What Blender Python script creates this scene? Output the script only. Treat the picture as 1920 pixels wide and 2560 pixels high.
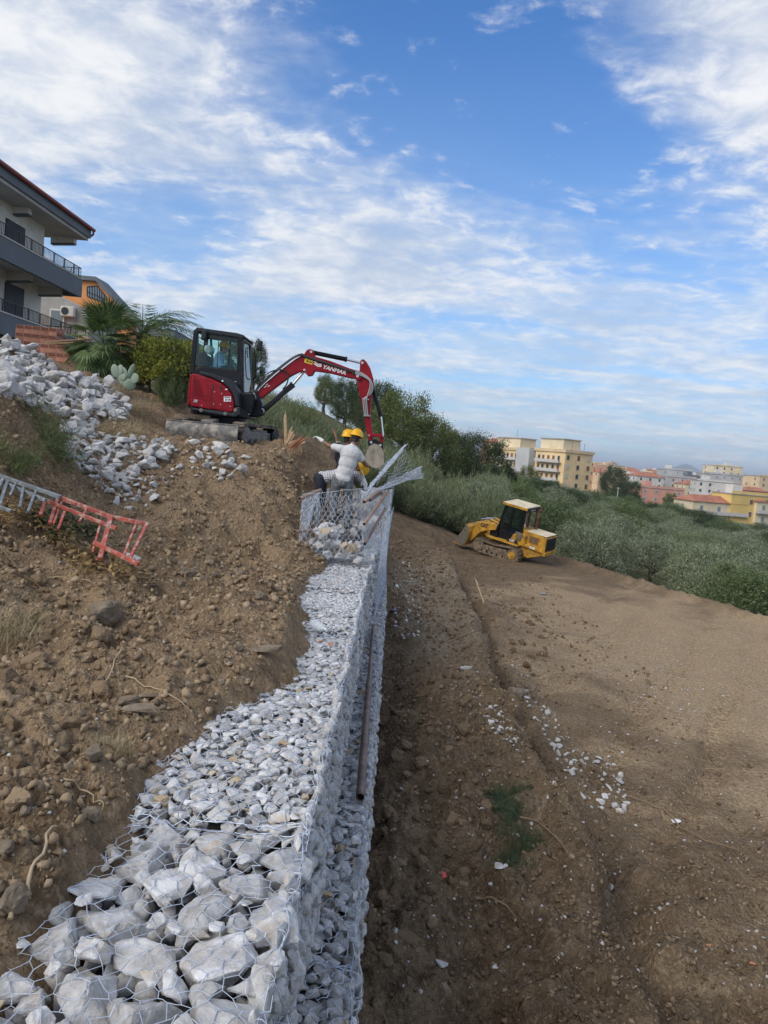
import bpy, bmesh, math, random
import numpy as np
from mathutils import Vector, Matrix, Euler
from mathutils.bvhtree import BVHTree

for o in list(bpy.data.objects):
    bpy.data.objects.remove(o, do_unlink=True)
scene = bpy.context.scene
COL = scene.collection
R = math.radians
random.seed(7)
rng = np.random.default_rng(11)

# ------------------------------------------------------------------ camera
FPX = 1923.0            # focal length in pixels of the 1920 x 2560 photograph
CAMZ = 1.85             # the photographer stands on the wall (its top is z = 0); +Y runs along the wall
_f = np.array([30 / FPX, 151 / FPX, 1.0]); _f /= np.linalg.norm(_f)
_u = np.array([math.sin(R(5)), math.cos(R(5)), 0.0]); _u -= _f * np.dot(_u, _f); _u /= np.linalg.norm(_u)
_x = np.cross(_u, _f)
CM = np.stack([_x, _f, _u], 1)
cam = bpy.data.cameras.new('camera')
cam.sensor_fit = 'VERTICAL'; cam.sensor_height = 36.0; cam.lens = 36.0 * FPX / 2560.0
cam.clip_start = 0.05; cam.clip_end = 120000.0
camo = bpy.data.objects.new('camera', cam); COL.objects.link(camo)
rw, uw, fw = CM[0], CM[1], CM[2]
camo.matrix_world = Matrix(((rw[0], uw[0], -fw[0], 0), (rw[1], uw[1], -fw[1], 0), (rw[2], uw[2], -fw[2], CAMZ), (0, 0, 0, 1)))
scene.camera = camo

def ray(px, py):
    return CM.T @ np.array([(px - 960) / FPX, (1280 - py) / FPX, 1.0])
def P(px, py, Y):
    """world point seen at a photograph pixel, at the surveyed distance Y along the wall"""
    d = ray(px, py); q = np.array([0, 0, CAMZ]) + d * (Y / d[1]); return Vector(q)
def proj(p):
    c = CM @ (np.array(p, float) - np.array([0, 0, CAMZ])); return 960 + FPX * c[0] / c[2], 1280 - FPX * c[1] / c[2], c[2]

# ------------------------------------------------------------------ sun, sky, exposure
SUN_TO = Vector((-0.58, -0.52, 0.62)).normalized()      # towards the sun, veiled by the cloud sheet: soft light, no hard shadows
sun = bpy.data.lights.new('sun', 'SUN'); sun.energy = 1.5; sun.angle = R(45); sun.color = (1.0, 0.92, 0.80)
suno = bpy.data.objects.new('sun', sun); COL.objects.link(suno)
suno.rotation_euler = SUN_TO.to_track_quat('Z', 'Y').to_euler()
suno.location = (-40, -30, 40)

world = bpy.data.worlds.new('World'); scene.world = world; world.use_nodes = True
wn = world.node_tree; wn.nodes.clear()
def N(t, kind, **kw):
    n = t.nodes.new(kind)
    for k, v in kw.items():
        if k.startswith('i_'):
            n.inputs[k[2:].replace('_', ' ')].default_value = v
        else:
            setattr(n, k, v)
    return n
def L(t, a, b): t.links.new(a, b)
def math_(t, op, a, b=None, c=None, clamp=False):
    n = t.nodes.new('ShaderNodeMath'); n.operation = op; n.use_clamp = clamp
    for i, v in enumerate((a, b, c)):
        if v is None: continue
        if isinstance(v, (int, float)): n.inputs[i].default_value = v
        else: t.links.new(v, n.inputs[i])
    return n.outputs[0]
def vmath(t, op, a, b=None):
    n = t.nodes.new('ShaderNodeVectorMath'); n.operation = op
    for i, v in enumerate((a, b)):
        if v is None: continue
        if isinstance(v, (tuple, list)): n.inputs[i].default_value = v
        else: t.links.new(v, n.inputs[i])
    return n
def maprange(t, v, a, b, c=0.0, d=1.0, smooth=True):
    n = t.nodes.new('ShaderNodeMapRange'); n.interpolation_type = 'SMOOTHSTEP' if smooth else 'LINEAR'
    t.links.new(v, n.inputs[0])
    for i, q in enumerate((a, b, c, d)): n.inputs[i + 1].default_value = q
    return n.outputs[0]
def noise(t, vec, scale, detail=6, rough=0.55, dist=0.0, lac=2.0):
    n = t.nodes.new('ShaderNodeTexNoise'); n.inputs['Scale'].default_value = scale; n.inputs['Detail'].default_value = detail
    n.inputs['Roughness'].default_value = rough; n.inputs['Distortion'].default_value = dist; n.inputs['Lacunarity'].default_value = lac
    if vec is not None: t.links.new(vec, n.inputs['Vector'])
    return n.outputs[0]
def mixc(t, fac, a, b, blend='MIX'):
    n = t.nodes.new('ShaderNodeMix'); n.data_type = 'RGBA'; n.blend_type = blend
    for i, v in ((0, fac), (6, a), (7, b)):
        if isinstance(v, (int, float)): n.inputs[i].default_value = v
        elif isinstance(v, (tuple, list)): n.inputs[i].default_value = tuple(v) + ((1,) if len(v) == 3 else ())
        else: t.links.new(v, n.inputs[i])
    return n.outputs[2]

def build_sky():
    t = wn
    out = N(t, 'ShaderNodeOutputWorld'); bg = N(t, 'ShaderNodeBackground'); bg.inputs['Strength'].default_value = 0.10
    sky = N(t, 'ShaderNodeTexSky'); sky.sky_type = 'NISHITA'; sky.sun_disc = False
    sky.sun_elevation = math.asin(SUN_TO.z); sky.sun_rotation = math.atan2(SUN_TO.x, SUN_TO.y)
    sky.altitude = 60; sky.air_density = 1.0; sky.dust_density = 0.6; sky.ozone_density = 2.2
    tc = N(t, 'ShaderNodeTexCoord'); d = tc.outputs['Generated']
    sep = N(t, 'ShaderNodeSeparateXYZ'); L(t, d, sep.inputs[0])
    z = math_(t, 'MAXIMUM', sep.outputs[2], 0.0)
    den = math_(t, 'ADD', z, 0.13)
    cx = math_(t, 'DIVIDE', sep.outputs[0], den); cy = math_(t, 'DIVIDE', sep.outputs[1], den)
    cb = N(t, 'ShaderNodeCombineXYZ'); L(t, cx, cb.inputs[0]); L(t, cy, cb.inputs[1])
    p = cb.outputs[0]
    # where the cloud sheets lie (positions on the cloud layer): (x, y, radius, weight)
    cover = math_(t, 'ADD', 0.27, 0.0)     # broken sheet over the whole sky
    for (bx, by, br, bw) in CLOUD_BANKS:
        s = vmath(t, 'DISTANCE', p, (bx, by, 0)).outputs[1]
        g = maprange(t, s, 0.0, br, bw, 0.0)
        cover = g if cover is None else math_(t, 'ADD', cover, g)
    warp = N(t, 'ShaderNodeMapping'); warp.inputs['Rotation'].default_value = (0, 0, R(24)); warp.inputs['Scale'].default_value = (0.8, 2.0, 1)
    L(t, p, warp.inputs[0])
    n1 = noise(t, warp.outputs[0], 1.15, 9, 0.6, 0.55)
    n2 = noise(t, p, 8.0, 7, 0.62, 0.3)
    n3 = noise(t, p, 2.1, 5, 0.5, 0.4)
    sheet = math_(t, 'ADD', math_(t, 'MULTIPLY_ADD', n1, 1.25, -0.625), cover)
    sheet = math_(t, 'ADD', sheet, math_(t, 'MULTIPLY_ADD', n2, 0.50, -0.25))
    a = maprange(t, sheet, -0.14, 0.56)
    puff = math_(t, 'ADD', math_(t, 'MULTIPLY_ADD', n2, 2.8, -1.42), math_(t, 'MULTIPLY_ADD', n3, 1.5, -0.80))
    puff = math_(t, 'ADD', puff, math_(t, 'MULTIPLY', cover, 0.55))
    b = maprange(t, puff, -0.05, 0.75, 0.0, 0.85)
    fade = maprange(t, z, 0.05, 0.30)
    b = math_(t, 'MULTIPLY', b, fade)
    cl = math_(t, 'SUBTRACT', 1.0, math_(t, 'MULTIPLY', math_(t, 'SUBTRACT', 1.0, math_(t, 'MULTIPLY', a, 0.86)), math_(t, 'SUBTRACT', 1.0, b)))
    # thin veil low over the sea
    veil = maprange(t, z, 0.0, 0.50, 0.72, 0.0)
    veil = math_(t, 'MULTIPLY', veil, maprange(t, n1, 0.25, 0.62, 0.55, 1.0))
    shade = maprange(t, math_(t, 'ADD', math_(t, 'MULTIPLY', n2, 0.5), math_(t, 'MULTIPLY', n3, 0.6)), 0.38, 0.72)
    ccol = mixc(t, shade, (2.8, 3.25, 4.0), (4.9, 4.95, 5.05))
    base = mixc(t, 1.0, sky.outputs[0], SKY_TINT, 'MULTIPLY')
    c1 = mixc(t, veil, base, (2.9, 3.65, 4.5))
    c2 = mixc(t, cl, c1, ccol)
    L(t, c2, bg.inputs[0]); L(t, bg.outputs[0], out.inputs[0])
CLOUD_BANKS = [(-0.95, 1.75, 0.75, 0.40), (-0.25, 2.75, 0.7, 0.26), (0.0, 1.62, 0.62, -0.70), (0.35, 1.95, 0.55, -0.42), (-0.8, 2.5, 0.55, -0.42), (0.95, 2.5, 0.7, -0.30), (0.3, 3.4, 0.8, -0.18), (-0.45, 1.2, 0.35, -0.15), (0.72, 1.5, 0.45, 0.22)]
SKY_TINT = (0.34, 0.63, 0.93)
build_sky()
vs = scene.view_settings
vs.view_transform = 'Standard'; vs.look = 'None'; vs.exposure = 0.95; vs.gamma = 1.0; vs.use_curve_mapping = False
scene.cycles.use_denoising = True
scene.cycles.max_bounces = 6; scene.cycles.diffuse_bounces = 3; scene.cycles.transparent_max_bounces = 12
scene.cycles.volume_bounces = 0
# ------------------------------------------------------------------ numeric noise
def _h(ix, iy, s):
    n = (ix.astype(np.int64) * 374761393 + iy.astype(np.int64) * 668265263 + s * 1442695041) & 0xFFFFFFFF
    n = ((n ^ (n >> 13)) * 1274126177) & 0xFFFFFFFF
    return ((n ^ (n >> 16)) & 0xFFFFFF) / float(0xFFFFFF)
def vnoise(x, y, s=0):
    x = np.asarray(x, float); y = np.asarray(y, float)
    ix = np.floor(x); iy = np.floor(y); fx = x - ix; fy = y - iy
    fx = fx * fx * fx * (fx * (fx * 6 - 15) + 10); fy = fy * fy * fy * (fy * (fy * 6 - 15) + 10)
    a = _h(ix, iy, s); b = _h(ix + 1, iy, s); c = _h(ix, iy + 1, s); d = _h(ix + 1, iy + 1, s)
    return (a * (1 - fx) + b * fx) * (1 - fy) + (c * (1 - fx) + d * fx) * fy - 0.5
def fbm(x, y, s=0, oct=4, gain=0.5):
    t = 0; a = 1.0; f = 1.0
    for i in range(oct):
        t = t + a * vnoise(np.asarray(x) * f + 17.3 * i, np.asarray(y) * f - 9.1 * i, s + i); a *= gain; f *= 2.03
    return t
def sstep(a, b, x):
    t = np.clip((np.asarray(x, float) - a) / (b - a), 0, 1); return t * t * (3 - 2 * t)

# ------------------------------------------------------------------ materials
MATS = {}
def mat(name, color=(0.5, 0.5, 0.5), rough=0.6, metal=0.0, spec=0.5, var=0.0, vscale=5.0, bump=0.0, bscale=40.0, dirt=None, dirt_amt=0.0, dscale=3.0, rand=0.0, coat=0.0, trans=0.0, glossvar=0.0):
    if name in MATS: return MATS[name]
    m = bpy.data.materials.new(name); m.use_nodes = True; t = m.node_tree
    b = t.nodes['Principled BSDF']
    b.inputs['Roughness'].default_value = rough; b.inputs['Metallic'].default_value = metal
    b.inputs['Specular IOR Level'].default_value = spec; b.inputs['Coat Weight'].default_value = coat
    b.inputs['Transmission Weight'].default_value = trans
    tc = N(t, 'ShaderNodeTexCoord'); v = tc.outputs['Object']
    col = tuple(color) + (1,)
    src = None
    if var > 0:
        f = noise(t, v, vscale, 5, 0.6)
        src = mixc(t, maprange(t, f, 0.3, 0.7), tuple(c * (1 - var) for c in color), tuple(min(1, c * (1 + var)) for c in color))
    if dirt is not None:
        f = maprange(t, noise(t, v, dscale, 7, 0.65), 0.62 - dirt_amt * 0.3, 0.78 - dirt_amt * 0.25)
        src = mixc(t, math_(t, 'MULTIPLY', f, 0.9), src if src is not None else tuple(color), dirt)
    if rand > 0:
        oi = N(t, 'ShaderNodeObjectInfo')
        k = math_(t, 'MULTIPLY_ADD', oi.outputs['Random'], 2 * rand, 1 - rand)
        src = mixc(t, 1.0, src if src is not None else tuple(color), N(t, 'ShaderNodeCombineColor').outputs[0], 'MULTIPLY')
        cc = src.node.inputs[7].links[0].from_node
        for i in range(3): L(t, k, cc.inputs[i])
    if src is not None: L(t, src, b.inputs['Base Color'])
    else: b.inputs['Base Color'].default_value = col
    if glossvar > 0:
        L(t, maprange(t, noise(t, v, 6, 5, 0.6), 0.3, 0.7, max(0, rough - glossvar), min(1, rough + glossvar)), b.inputs['Roughness'])
    if bump > 0:
        bn = N(t, 'ShaderNodeBump'); bn.inputs['Strength'].default_value = 1.0; bn.inputs['Distance'].default_value = bump
        L(t, noise(t, v, bscale, 6, 0.6), bn.inputs['Height']); L(t, bn.outputs[0], b.inputs['Normal'])
    MATS[name] = m
    return m

def stone_mat(name, c0, c1, c2, sc=1.0, rand=0.16):
    """limestone: grey body, chalky bloom, ochre stains"""
    m = bpy.data.materials.new(name); m.use_nodes = True; t = m.node_tree; b = t.nodes['Principled BSDF']
    b.inputs['Roughness'].default_value = 0.82; b.inputs['Specular IOR Level'].default_value = 0.25
    tc = N(t, 'ShaderNodeTexCoord'); geo = N(t, 'ShaderNodeNewGeometry'); oi = N(t, 'ShaderNodeObjectInfo')
    off = vmath(t, 'ADD', geo.outputs['Position'], None); cmb = N(t, 'ShaderNodeCombineXYZ')
    L(t, math_(t, 'MULTIPLY', oi.outputs['Random'], 31.0), cmb.inputs[0]); L(t, math_(t, 'MULTIPLY', oi.outputs['Random'], 17.0), cmb.inputs[2])
    L(t, cmb.outputs[0], off.inputs[1]); v = off.outputs[0]
    n1 = noise(t, v, 9 * sc, 8, 0.68, 0.4); n2 = noise(t, v, 30 * sc, 6, 0.7); n3 = noise(t, v, 4 * sc, 4, 0.55, 0.6); n4 = noise(t, v, 90 * sc, 4, 0.7)
    col = mixc(t, maprange(t, n1, 0.36, 0.64), c0, c1)
    col = mixc(t, math_(t, 'MULTIPLY', maprange(t, n3, 0.56, 0.72), 0.75), col, c2)
    col = mixc(t, math_(t, 'MULTIPLY', maprange(t, n2, 0.56, 0.74), 0.6), col, tuple(min(0.85, c * 1.45) for c in c1))
    col = mixc(t, math_(t, 'MULTIPLY', maprange(t, n4, 0.60, 0.74), 0.35), col, tuple(c * 0.35 for c in c0))
    k = math_(t, 'MULTIPLY_ADD', oi.outputs['Random'], 2 * rand, 1 - rand)
    cc = N(t, 'ShaderNodeCombineColor')
    for i in range(3): L(t, k, cc.inputs[i])
    col = mixc(t, 1.0, col, cc.outputs[0], 'MULTIPLY')
    L(t, col, b.inputs['Base Color'])
    h = math_(t, 'ADD', math_(t, 'MULTIPLY', n1, 0.7), math_(t, 'MULTIPLY', n2, 0.45)); h = math_(t, 'ADD', h, math_(t, 'MULTIPLY', n4, 0.12))
    bn = N(t, 'ShaderNodeBump'); bn.inputs['Strength'].default_value = 0.9; bn.inputs['Distance'].default_value = 0.018 / sc
    L(t, h, bn.inputs['Height']); L(t, bn.outputs[0], b.inputs['Normal'])
    MATS[name] = m; return m

def noise_vec(t, v, sc):
    n = t.nodes.new('ShaderNodeTexNoise'); n.inputs['Scale'].default_value = sc; n.inputs['Detail'].default_value = 3; t.links.new(v, n.inputs['Vector']); return n.outputs['Color']
def scaled(t, v, k):
    n = t.nodes.new('ShaderNodeVectorMath'); n.operation = 'SCALE'; n.inputs['Scale'].default_value = k; t.links.new(v, n.inputs[0]); return n.outputs[0]
def soil_mat(name, dark, mid, light, dry=None, pale=None):
    m = bpy.data.materials.new(name); m.use_nodes = True; t = m.node_tree; b = t.nodes['Principled BSDF']
    b.inputs['Roughness'].default_value = 0.95; b.inputs['Specular IOR Level'].default_value = 0.12
    geo = N(t, 'ShaderNodeNewGeometry'); v = geo.outputs['Position']
    n0 = noise(t, v, 0.55, 5, 0.55, 0.3); n1 = noise(t, v, 3.2, 7, 0.62, 0.3); n2 = noise(t, v, 17, 6, 0.65); n3 = noise(t, v, 70, 5, 0.7)
    col = mixc(t, maprange(t, math_(t, 'ADD', math_(t, 'MULTIPLY', n1, 0.6), math_(t, 'MULTIPLY', n0, 0.4)), 0.38, 0.60), dark, mid)
    col = mixc(t, math_(t, 'MULTIPLY', maprange(t, n2, 0.48, 0.70), 0.75), col, light)
    if dry is not None:      # trafficked, dried-out surface of the graded field
      for (cx, cy, rx, ry, c) in dry:
        mp = N(t, 'ShaderNodeMapping'); mp.inputs['Location'].default_value = (-cx / rx, -cy / ry, 0); mp.inputs['Scale'].default_value = (1 / rx, 1 / ry, 0)
        L(t, v, mp.inputs[0]); dd = vmath(t, 'LENGTH', mp.outputs[0]).outputs[1]
        dd = math_(t, 'ADD', dd, math_(t, 'MULTIPLY_ADD', n0, 2.0, -1.0)); dd = math_(t, 'ADD', dd, math_(t, 'MULTIPLY_ADD', n1, 0.6, -0.3))
        col = mixc(t, math_(t, 'MULTIPLY', maprange(t, dd, 1.15, 0.45), 0.85), col, mixc(t, maprange(t, n2, 0.35, 0.65), tuple(q * 0.72 for q in c), tuple(q * 1.2 for q in c)))
    if pale is not None:
        st = N(t, 'ShaderNodeMapping'); st.inputs['Rotation'].default_value = (0, 0, R(32)); st.inputs['Scale'].default_value = (0.5, 2.6, 1); L(t, v, st.inputs[0])
        f = math_(t, 'MULTIPLY', maprange(t, noise(t, st.outputs[0], 0.9, 6, 0.65, 0.4), 0.58, 0.76), maprange(t, n2, 0.4, 0.62))
        col = mixc(t, math_(t, 'MULTIPLY', f, 0.6), col, pale)
    vw = vmath(t, 'ADD', v, scaled(t, noise_vec(t, v, 9), 0.03)).outputs[0]
    sp = N(t, 'ShaderNodeTexVoronoi'); sp.inputs['Scale'].default_value = 26; L(t, v, sp.inputs['Vector'])
    cl = N(t, 'ShaderNodeTexVoronoi'); cl.inputs['Scale'].default_value = 21; L(t, vw, cl.inputs['Vector']); cl2 = N(t, 'ShaderNodeTexVoronoi'); cl2.inputs['Scale'].default_value = 55; L(t, vw, cl2.inputs['Vector'])
    chip = math_(t, 'MULTIPLY', maprange(t, sp.outputs['Distance'], 0.16, 0.10), maprange(t, n1, 0.50, 0.64))
    col = mixc(t, math_(t, 'MULTIPLY', chip, 0.8), col, tuple(min(1, q * 2.2) for q in light))
    L(t, col, b.inputs['Base Color'])
    h = math_(t, 'ADD', math_(t, 'MULTIPLY', n2, 0.9), math_(t, 'MULTIPLY', n3, 0.35)); h = math_(t, 'ADD', h, math_(t, 'MULTIPLY', n1, 1.2)); h = math_(t, 'SUBTRACT', h, math_(t, 'MULTIPLY', cl.outputs['Distance'], 0.9)); h = math_(t, 'SUBTRACT', h, math_(t, 'MULTIPLY', cl2.outputs['Distance'], 0.4))
    bn = N(t, 'ShaderNodeBump'); bn.inputs['Strength'].default_value = 1.0; bn.inputs['Distance'].default_value = 0.045
    L(t, h, bn.inputs['Height']); L(t, bn.outputs[0], b.inputs['Normal'])
    MATS[name] = m; return m

def leaf_mat(name, c0, c1, c2=None, trans=0.25, vs=1.2, rough=0.55):
    m = bpy.data.materials.new(name); m.use_nodes = True; t = m.node_tree; b = t.nodes['Principled BSDF']
    b.inputs['Roughness'].default_value = rough; b.inputs['Specular IOR Level'].default_value = 0.3
    geo = N(t, 'ShaderNodeNewGeometry'); oi = N(t, 'ShaderNodeObjectInfo')
    f = math_(t, 'ADD', math_(t, 'MULTIPLY', geo.outputs['Random Per Island'], 0.6), math_(t, 'MULTIPLY', noise(t, geo.outputs['Position'], vs, 3, 0.5), 0.55))
    col = mixc(t, maprange(t, f, 0.25, 0.85), c0, c1)
    if c2 is not None:
        col = mixc(t, math_(t, 'MULTIPLY', maprange(t, oi.outputs['Random'], 0.55, 1.0), 0.6), col, c2)
    L(t, col, b.inputs['Base Color'])
    tr = N(t, 'ShaderNodeBsdfTranslucent'); L(t, col, tr.inputs[0])
    mx = N(t, 'ShaderNodeMixShader'); mx.inputs[0].default_value = trans
    L(t, b.outputs[0], mx.inputs[1]); L(t, tr.outputs[0], mx.inputs[2]); L(t, mx.outputs[0], t.nodes['Material Output'].inputs[0])
    MATS[name] = m; return m

def glass_mat(name, tint=(0.75, 0.92, 0.88), rough=0.02, clear=0.8, fk=0.9):
    m = bpy.data.materials.new(name); m.use_nodes = True; t = m.node_tree
    g = N(t, 'ShaderNodeBsdfGlossy'); g.inputs['Roughness'].default_value = rough
    tr = N(t, 'ShaderNodeBsdfTransparent'); tr.inputs[0].default_value = tuple(tint) + (1,)
    fr = N(t, 'ShaderNodeFresnel'); fr.inputs[0].default_value = 1.5
    mx = N(t, 'ShaderNodeMixShader'); L(t, math_(t, 'ADD', math_(t, 'MULTIPLY', fr.outputs[0], fk), 1 - clear, clamp=True), mx.inputs[0])
    L(t, tr.outputs[0], mx.inputs[1]); L(t, g.outputs[0], mx.inputs[2]); L(t, mx.outputs[0], t.nodes['Material Output'].inputs[0])
    MATS[name] = m; return m

stone_mat('limestone', (0.385, 0.366, 0.35), (0.595, 0.597, 0.597), (0.50, 0.41, 0.31), 1.0, 0.24)
stone_mat('limestone_pale', (0.39, 0.38, 0.37), (0.55, 0.545, 0.535), (0.45, 0.385, 0.31), 0.7)
stone_mat('limestone_rust', (0.42, 0.30, 0.17), (0.50, 0.42, 0.30), (0.30, 0.28, 0.25))
stone_mat('field_stone', (0.15, 0.118, 0.083), (0.235, 0.19, 0.14), (0.20, 0.15, 0.10))
soil_mat('soil', (0.165, 0.112, 0.066), (0.31, 0.220, 0.135), (0.41, 0.31, 0.205))
soil_mat('field_soil', (0.115, 0.079, 0.048), (0.205, 0.147, 0.092), (0.30, 0.222, 0.146), dry=[(9.0, 19.5, 7.5, 13.5, (0.46, 0.338, 0.212)), (1.35, 20.0, 1.1, 8.5, (0.33, 0.262, 0.182))], pale=(0.46, 0.41, 0.35))
def clod_mat(name, dark, light):
    m = bpy.data.materials.new(name); m.use_nodes = True; t = m.node_tree; b = t.nodes['Principled BSDF']; b.inputs['Roughness'].default_value = 0.95; b.inputs['Specular IOR Level'].default_value = 0.1
    geo = N(t, 'ShaderNodeNewGeometry'); v = geo.outputs['Position']
    f = math_(t, 'ADD', math_(t, 'MULTIPLY', geo.outputs['Random Per Island'], 0.75), math_(t, 'MULTIPLY', noise(t, v, 30, 4, 0.6), 0.4))
    L(t, mixc(t, maprange(t, f, 0.15, 1.0, smooth=False), dark, light), b.inputs['Base Color'])
    bn = N(t, 'ShaderNodeBump'); bn.inputs['Distance'].default_value = 0.012; L(t, noise(t, v, 60, 5, 0.65), bn.inputs['Height']); L(t, bn.outputs[0], b.inputs['Normal']); MATS[name] = m
clod_mat('clod', (0.16, 0.11, 0.066), (0.43, 0.325, 0.215))
clod_mat('clod_dark', (0.11, 0.077, 0.047), (0.33, 0.245, 0.163))
mat('galvanised_wire', (0.58, 0.65, 0.76), 0.42, 0.35, var=0.15, vscale=8)

# ------------------------------------------------------------------ mesh helpers
def prop(o, label=None, cat=None, group=None, kind=None):
    if label: o['label'] = label
    if cat: o['category'] = cat
    if group: o['group'] = group
    if kind: o['kind'] = kind
    return o
def thing(name, label, cat, loc=(0, 0, 0), rot=(0, 0, 0), group=None, mw=None):
    o = bpy.data.objects.new(name, None); COL.objects.link(o); o.empty_display_size = 0.2
    if mw is not None: o.matrix_world = mw
    else: o.location = loc; o.rotation_euler = rot
    return prop(o, label, cat, group)
def link(name, me, parent=None, mw=None, material=None):
    o = bpy.data.objects.new(name, me); COL.objects.link(o)
    if material is not None and not me.materials: me.materials.append(MATS[material] if isinstance(material, str) else material)
    if parent is not None: o.parent = parent
    if mw is not None: o.matrix_local = mw
    return o
def bevel(o, w=0.01, seg=2, ang=35):
    m = o.modifiers.new('bevel', 'BEVEL'); m.width = w; m.segments = seg; m.limit_method = 'ANGLE'; m.angle_limit = R(ang); m.harden_normals = False
    return o

class MB:
    def __init__(s): s.v = []; s.f = []; s.sm = []
    def add(s, vs, fs, smooth=False):
        n = len(s.v); s.v += [tuple(q) for q in vs]; s.f += [tuple(i + n for i in f) for f in fs]; s.sm += [smooth] * len(fs); return s
    def box(s, c, d, m=None):
        x, y, z = (q / 2 for q in d)
        vs = [Vector((sx * x, sy * y, sz * z)) for sz in (-1, 1) for sy in (-1, 1) for sx in (-1, 1)]
        if m is not None: vs = [m @ q for q in vs]
        vs = [q + Vector(c) for q in vs]
        return s.add(vs, [(0, 2, 3, 1), (4, 5, 7, 6), (0, 1, 5, 4), (2, 6, 7, 3), (0, 4, 6, 2), (1, 3, 7, 5)])
    def bb(s, x0, x1, y0, y1, z0, z1):
        return s.box(((x0 + x1) / 2, (y0 + y1) / 2, (z0 + z1) / 2), (abs(x1 - x0), abs(y1 - y0), abs(z1 - z0)))
    def bar(s, a, b, w, h, up=(0, 0, 1)):
        a = Vector(a); b = Vector(b); d = (b - a); l = d.length; d.normalize(); u = Vector(up); u = (u - d * u.dot(d))
        if u.length < 1e-4: u = Vector((1, 0, 0)) - d * d.x
        u.normalize(); r = d.cross(u)
        m = Matrix((r, d, u)).transposed()
        return s.box((a + b) / 2, (w, l, h), m)
    def cyl(s, a, b, r0, r1=None, n=12, caps=True, smooth=True):
        a = Vector(a); b = Vector(b); r1 = r0 if r1 is None else r1
        d = (b - a).normalized(); u = d.orthogonal().normalized(); w = d.cross(u)
        vs = []
        for p, r in ((a, r0), (b, r1)):
            for i in range(n):
                t = 2 * math.pi * i / n; vs.append(p + (u * math.cos(t) + w * math.sin(t)) * r)
        s.add(vs, [(i, (i + 1) % n, n + (i + 1) % n, n + i) for i in range(n)], smooth)
        if caps: s.add(vs, [tuple(range(n - 1, -1, -1)), tuple(range(n, 2 * n))])
        return s
    def tube(s, pts, r, n=6, caps=True, smooth=True):
        pts = [Vector(p) for p in pts]; k = len(pts); rs = r if isinstance(r, (list, tuple)) else [r] * k
        u = None; vs = []
        for i, p in enumerate(pts):
            d = (pts[min(i + 1, k - 1)] - pts[max(i - 1, 0)]).normalized()
            u = d.orthogonal().normalized() if u is None else (u - d * u.dot(d)).normalized()
            w = d.cross(u)
            for j in range(n):
                t = 2 * math.pi * j / n; vs.append(p + (u * math.cos(t) + w * math.sin(t)) * rs[i])
        fs = [(i * n + j, i * n + (j + 1) % n, (i + 1) * n + (j + 1) % n, (i + 1) * n + j) for i in range(k - 1) for j in range(n)]
        s.add(vs, fs, smooth)
        if caps: s.add([vs[j] for j in range(n)], [tuple(range(n - 1, -1, -1))]); s.add(vs[-n:], [tuple(range(n))])
        return s
    def prism(s, outline, t0, t1, axes='xz', smooth=False):
        """outline in two axes, extruded along the third from t0 to t1"""
        n = len(outline)
        def mk(a, b, t): return {'xz': (a, t, b), 'yz': (t, a, b), 'xy': (a, b, t)}[axes]
        vs = [mk(a, b, t0) for a, b in outline] + [mk(a, b, t1) for a, b in outline]
        ar = sum(outline[i][0] * outline[(i + 1) % n][1] - outline[(i + 1) % n][0] * outline[i][1] for i in range(n))
        flip = (ar > 0) == (t1 > t0)
        if axes == 'xz': flip = not flip
        side = [(i, (i + 1) % n, n + (i + 1) % n, n + i) for i in range(n)]
        caps = [tuple(range(n - 1, -1, -1)), tuple(range(n, 2 * n))]
        fs = side + caps
        if not flip: fs = [tuple(reversed(f)) for f in fs]
        return s.add(vs, fs, smooth)
    def lathe(s, prof, c=(0, 0, 0), n=16, smooth=True, m=None):
        vs = []
        for r, z in prof:
            for i in range(n):
                t = 2 * math.pi * i / n; q = Vector((r * math.cos(t), r * math.sin(t), z))
                vs.append((m @ q if m is not None else q) + Vector(c))
        fs = [(i * n + j, i * n + (j + 1) % n, (i + 1) * n + (j + 1) % n, (i + 1) * n + j) for i in range(len(prof) - 1) for j in range(n)]
        return s.add(vs, fs, smooth)
    def quad(s, a, b, c, d): return s.add([a, b, c, d], [(0, 1, 2, 3)])
    def mesh(s, name, fix=True):
        me = bpy.data.meshes.new(name); me.from_pydata(s.v, [], s.f); me.update()
        me.polygons.foreach_set('use_smooth', s.sm)
        return me
    def build(s, name, material, parent=None, bev=0, mw=None, seg=2):
        me = s.mesh(name); o = link(name, me, parent, mw, material)
        if bev: bevel(o, bev, seg)
        return o
def np_mesh(name, v, f, material=None, smooth=False):
    v = np.asarray(v, np.float32).reshape(-1, 3); f = np.asarray(f, np.int32); k = f.shape[1]
    me = bpy.data.meshes.new(name); me.vertices.add(len(v)); me.vertices.foreach_set('co', v.ravel())
    me.loops.add(f.size); me.loops.foreach_set('vertex_index', f.ravel())
    me.polygons.add(len(f)); me.polygons.foreach_set('loop_start', np.arange(0, f.size, k, dtype=np.int32))
    me.polygons.foreach_set('loop_total', np.full(len(f), k, np.int32))
    if smooth: me.polygons.foreach_set('use_smooth', np.ones(len(f), bool))
    me.update(calc_edges=True); me.validate()
    if material: me.materials.append(MATS[material])
    return me

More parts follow.
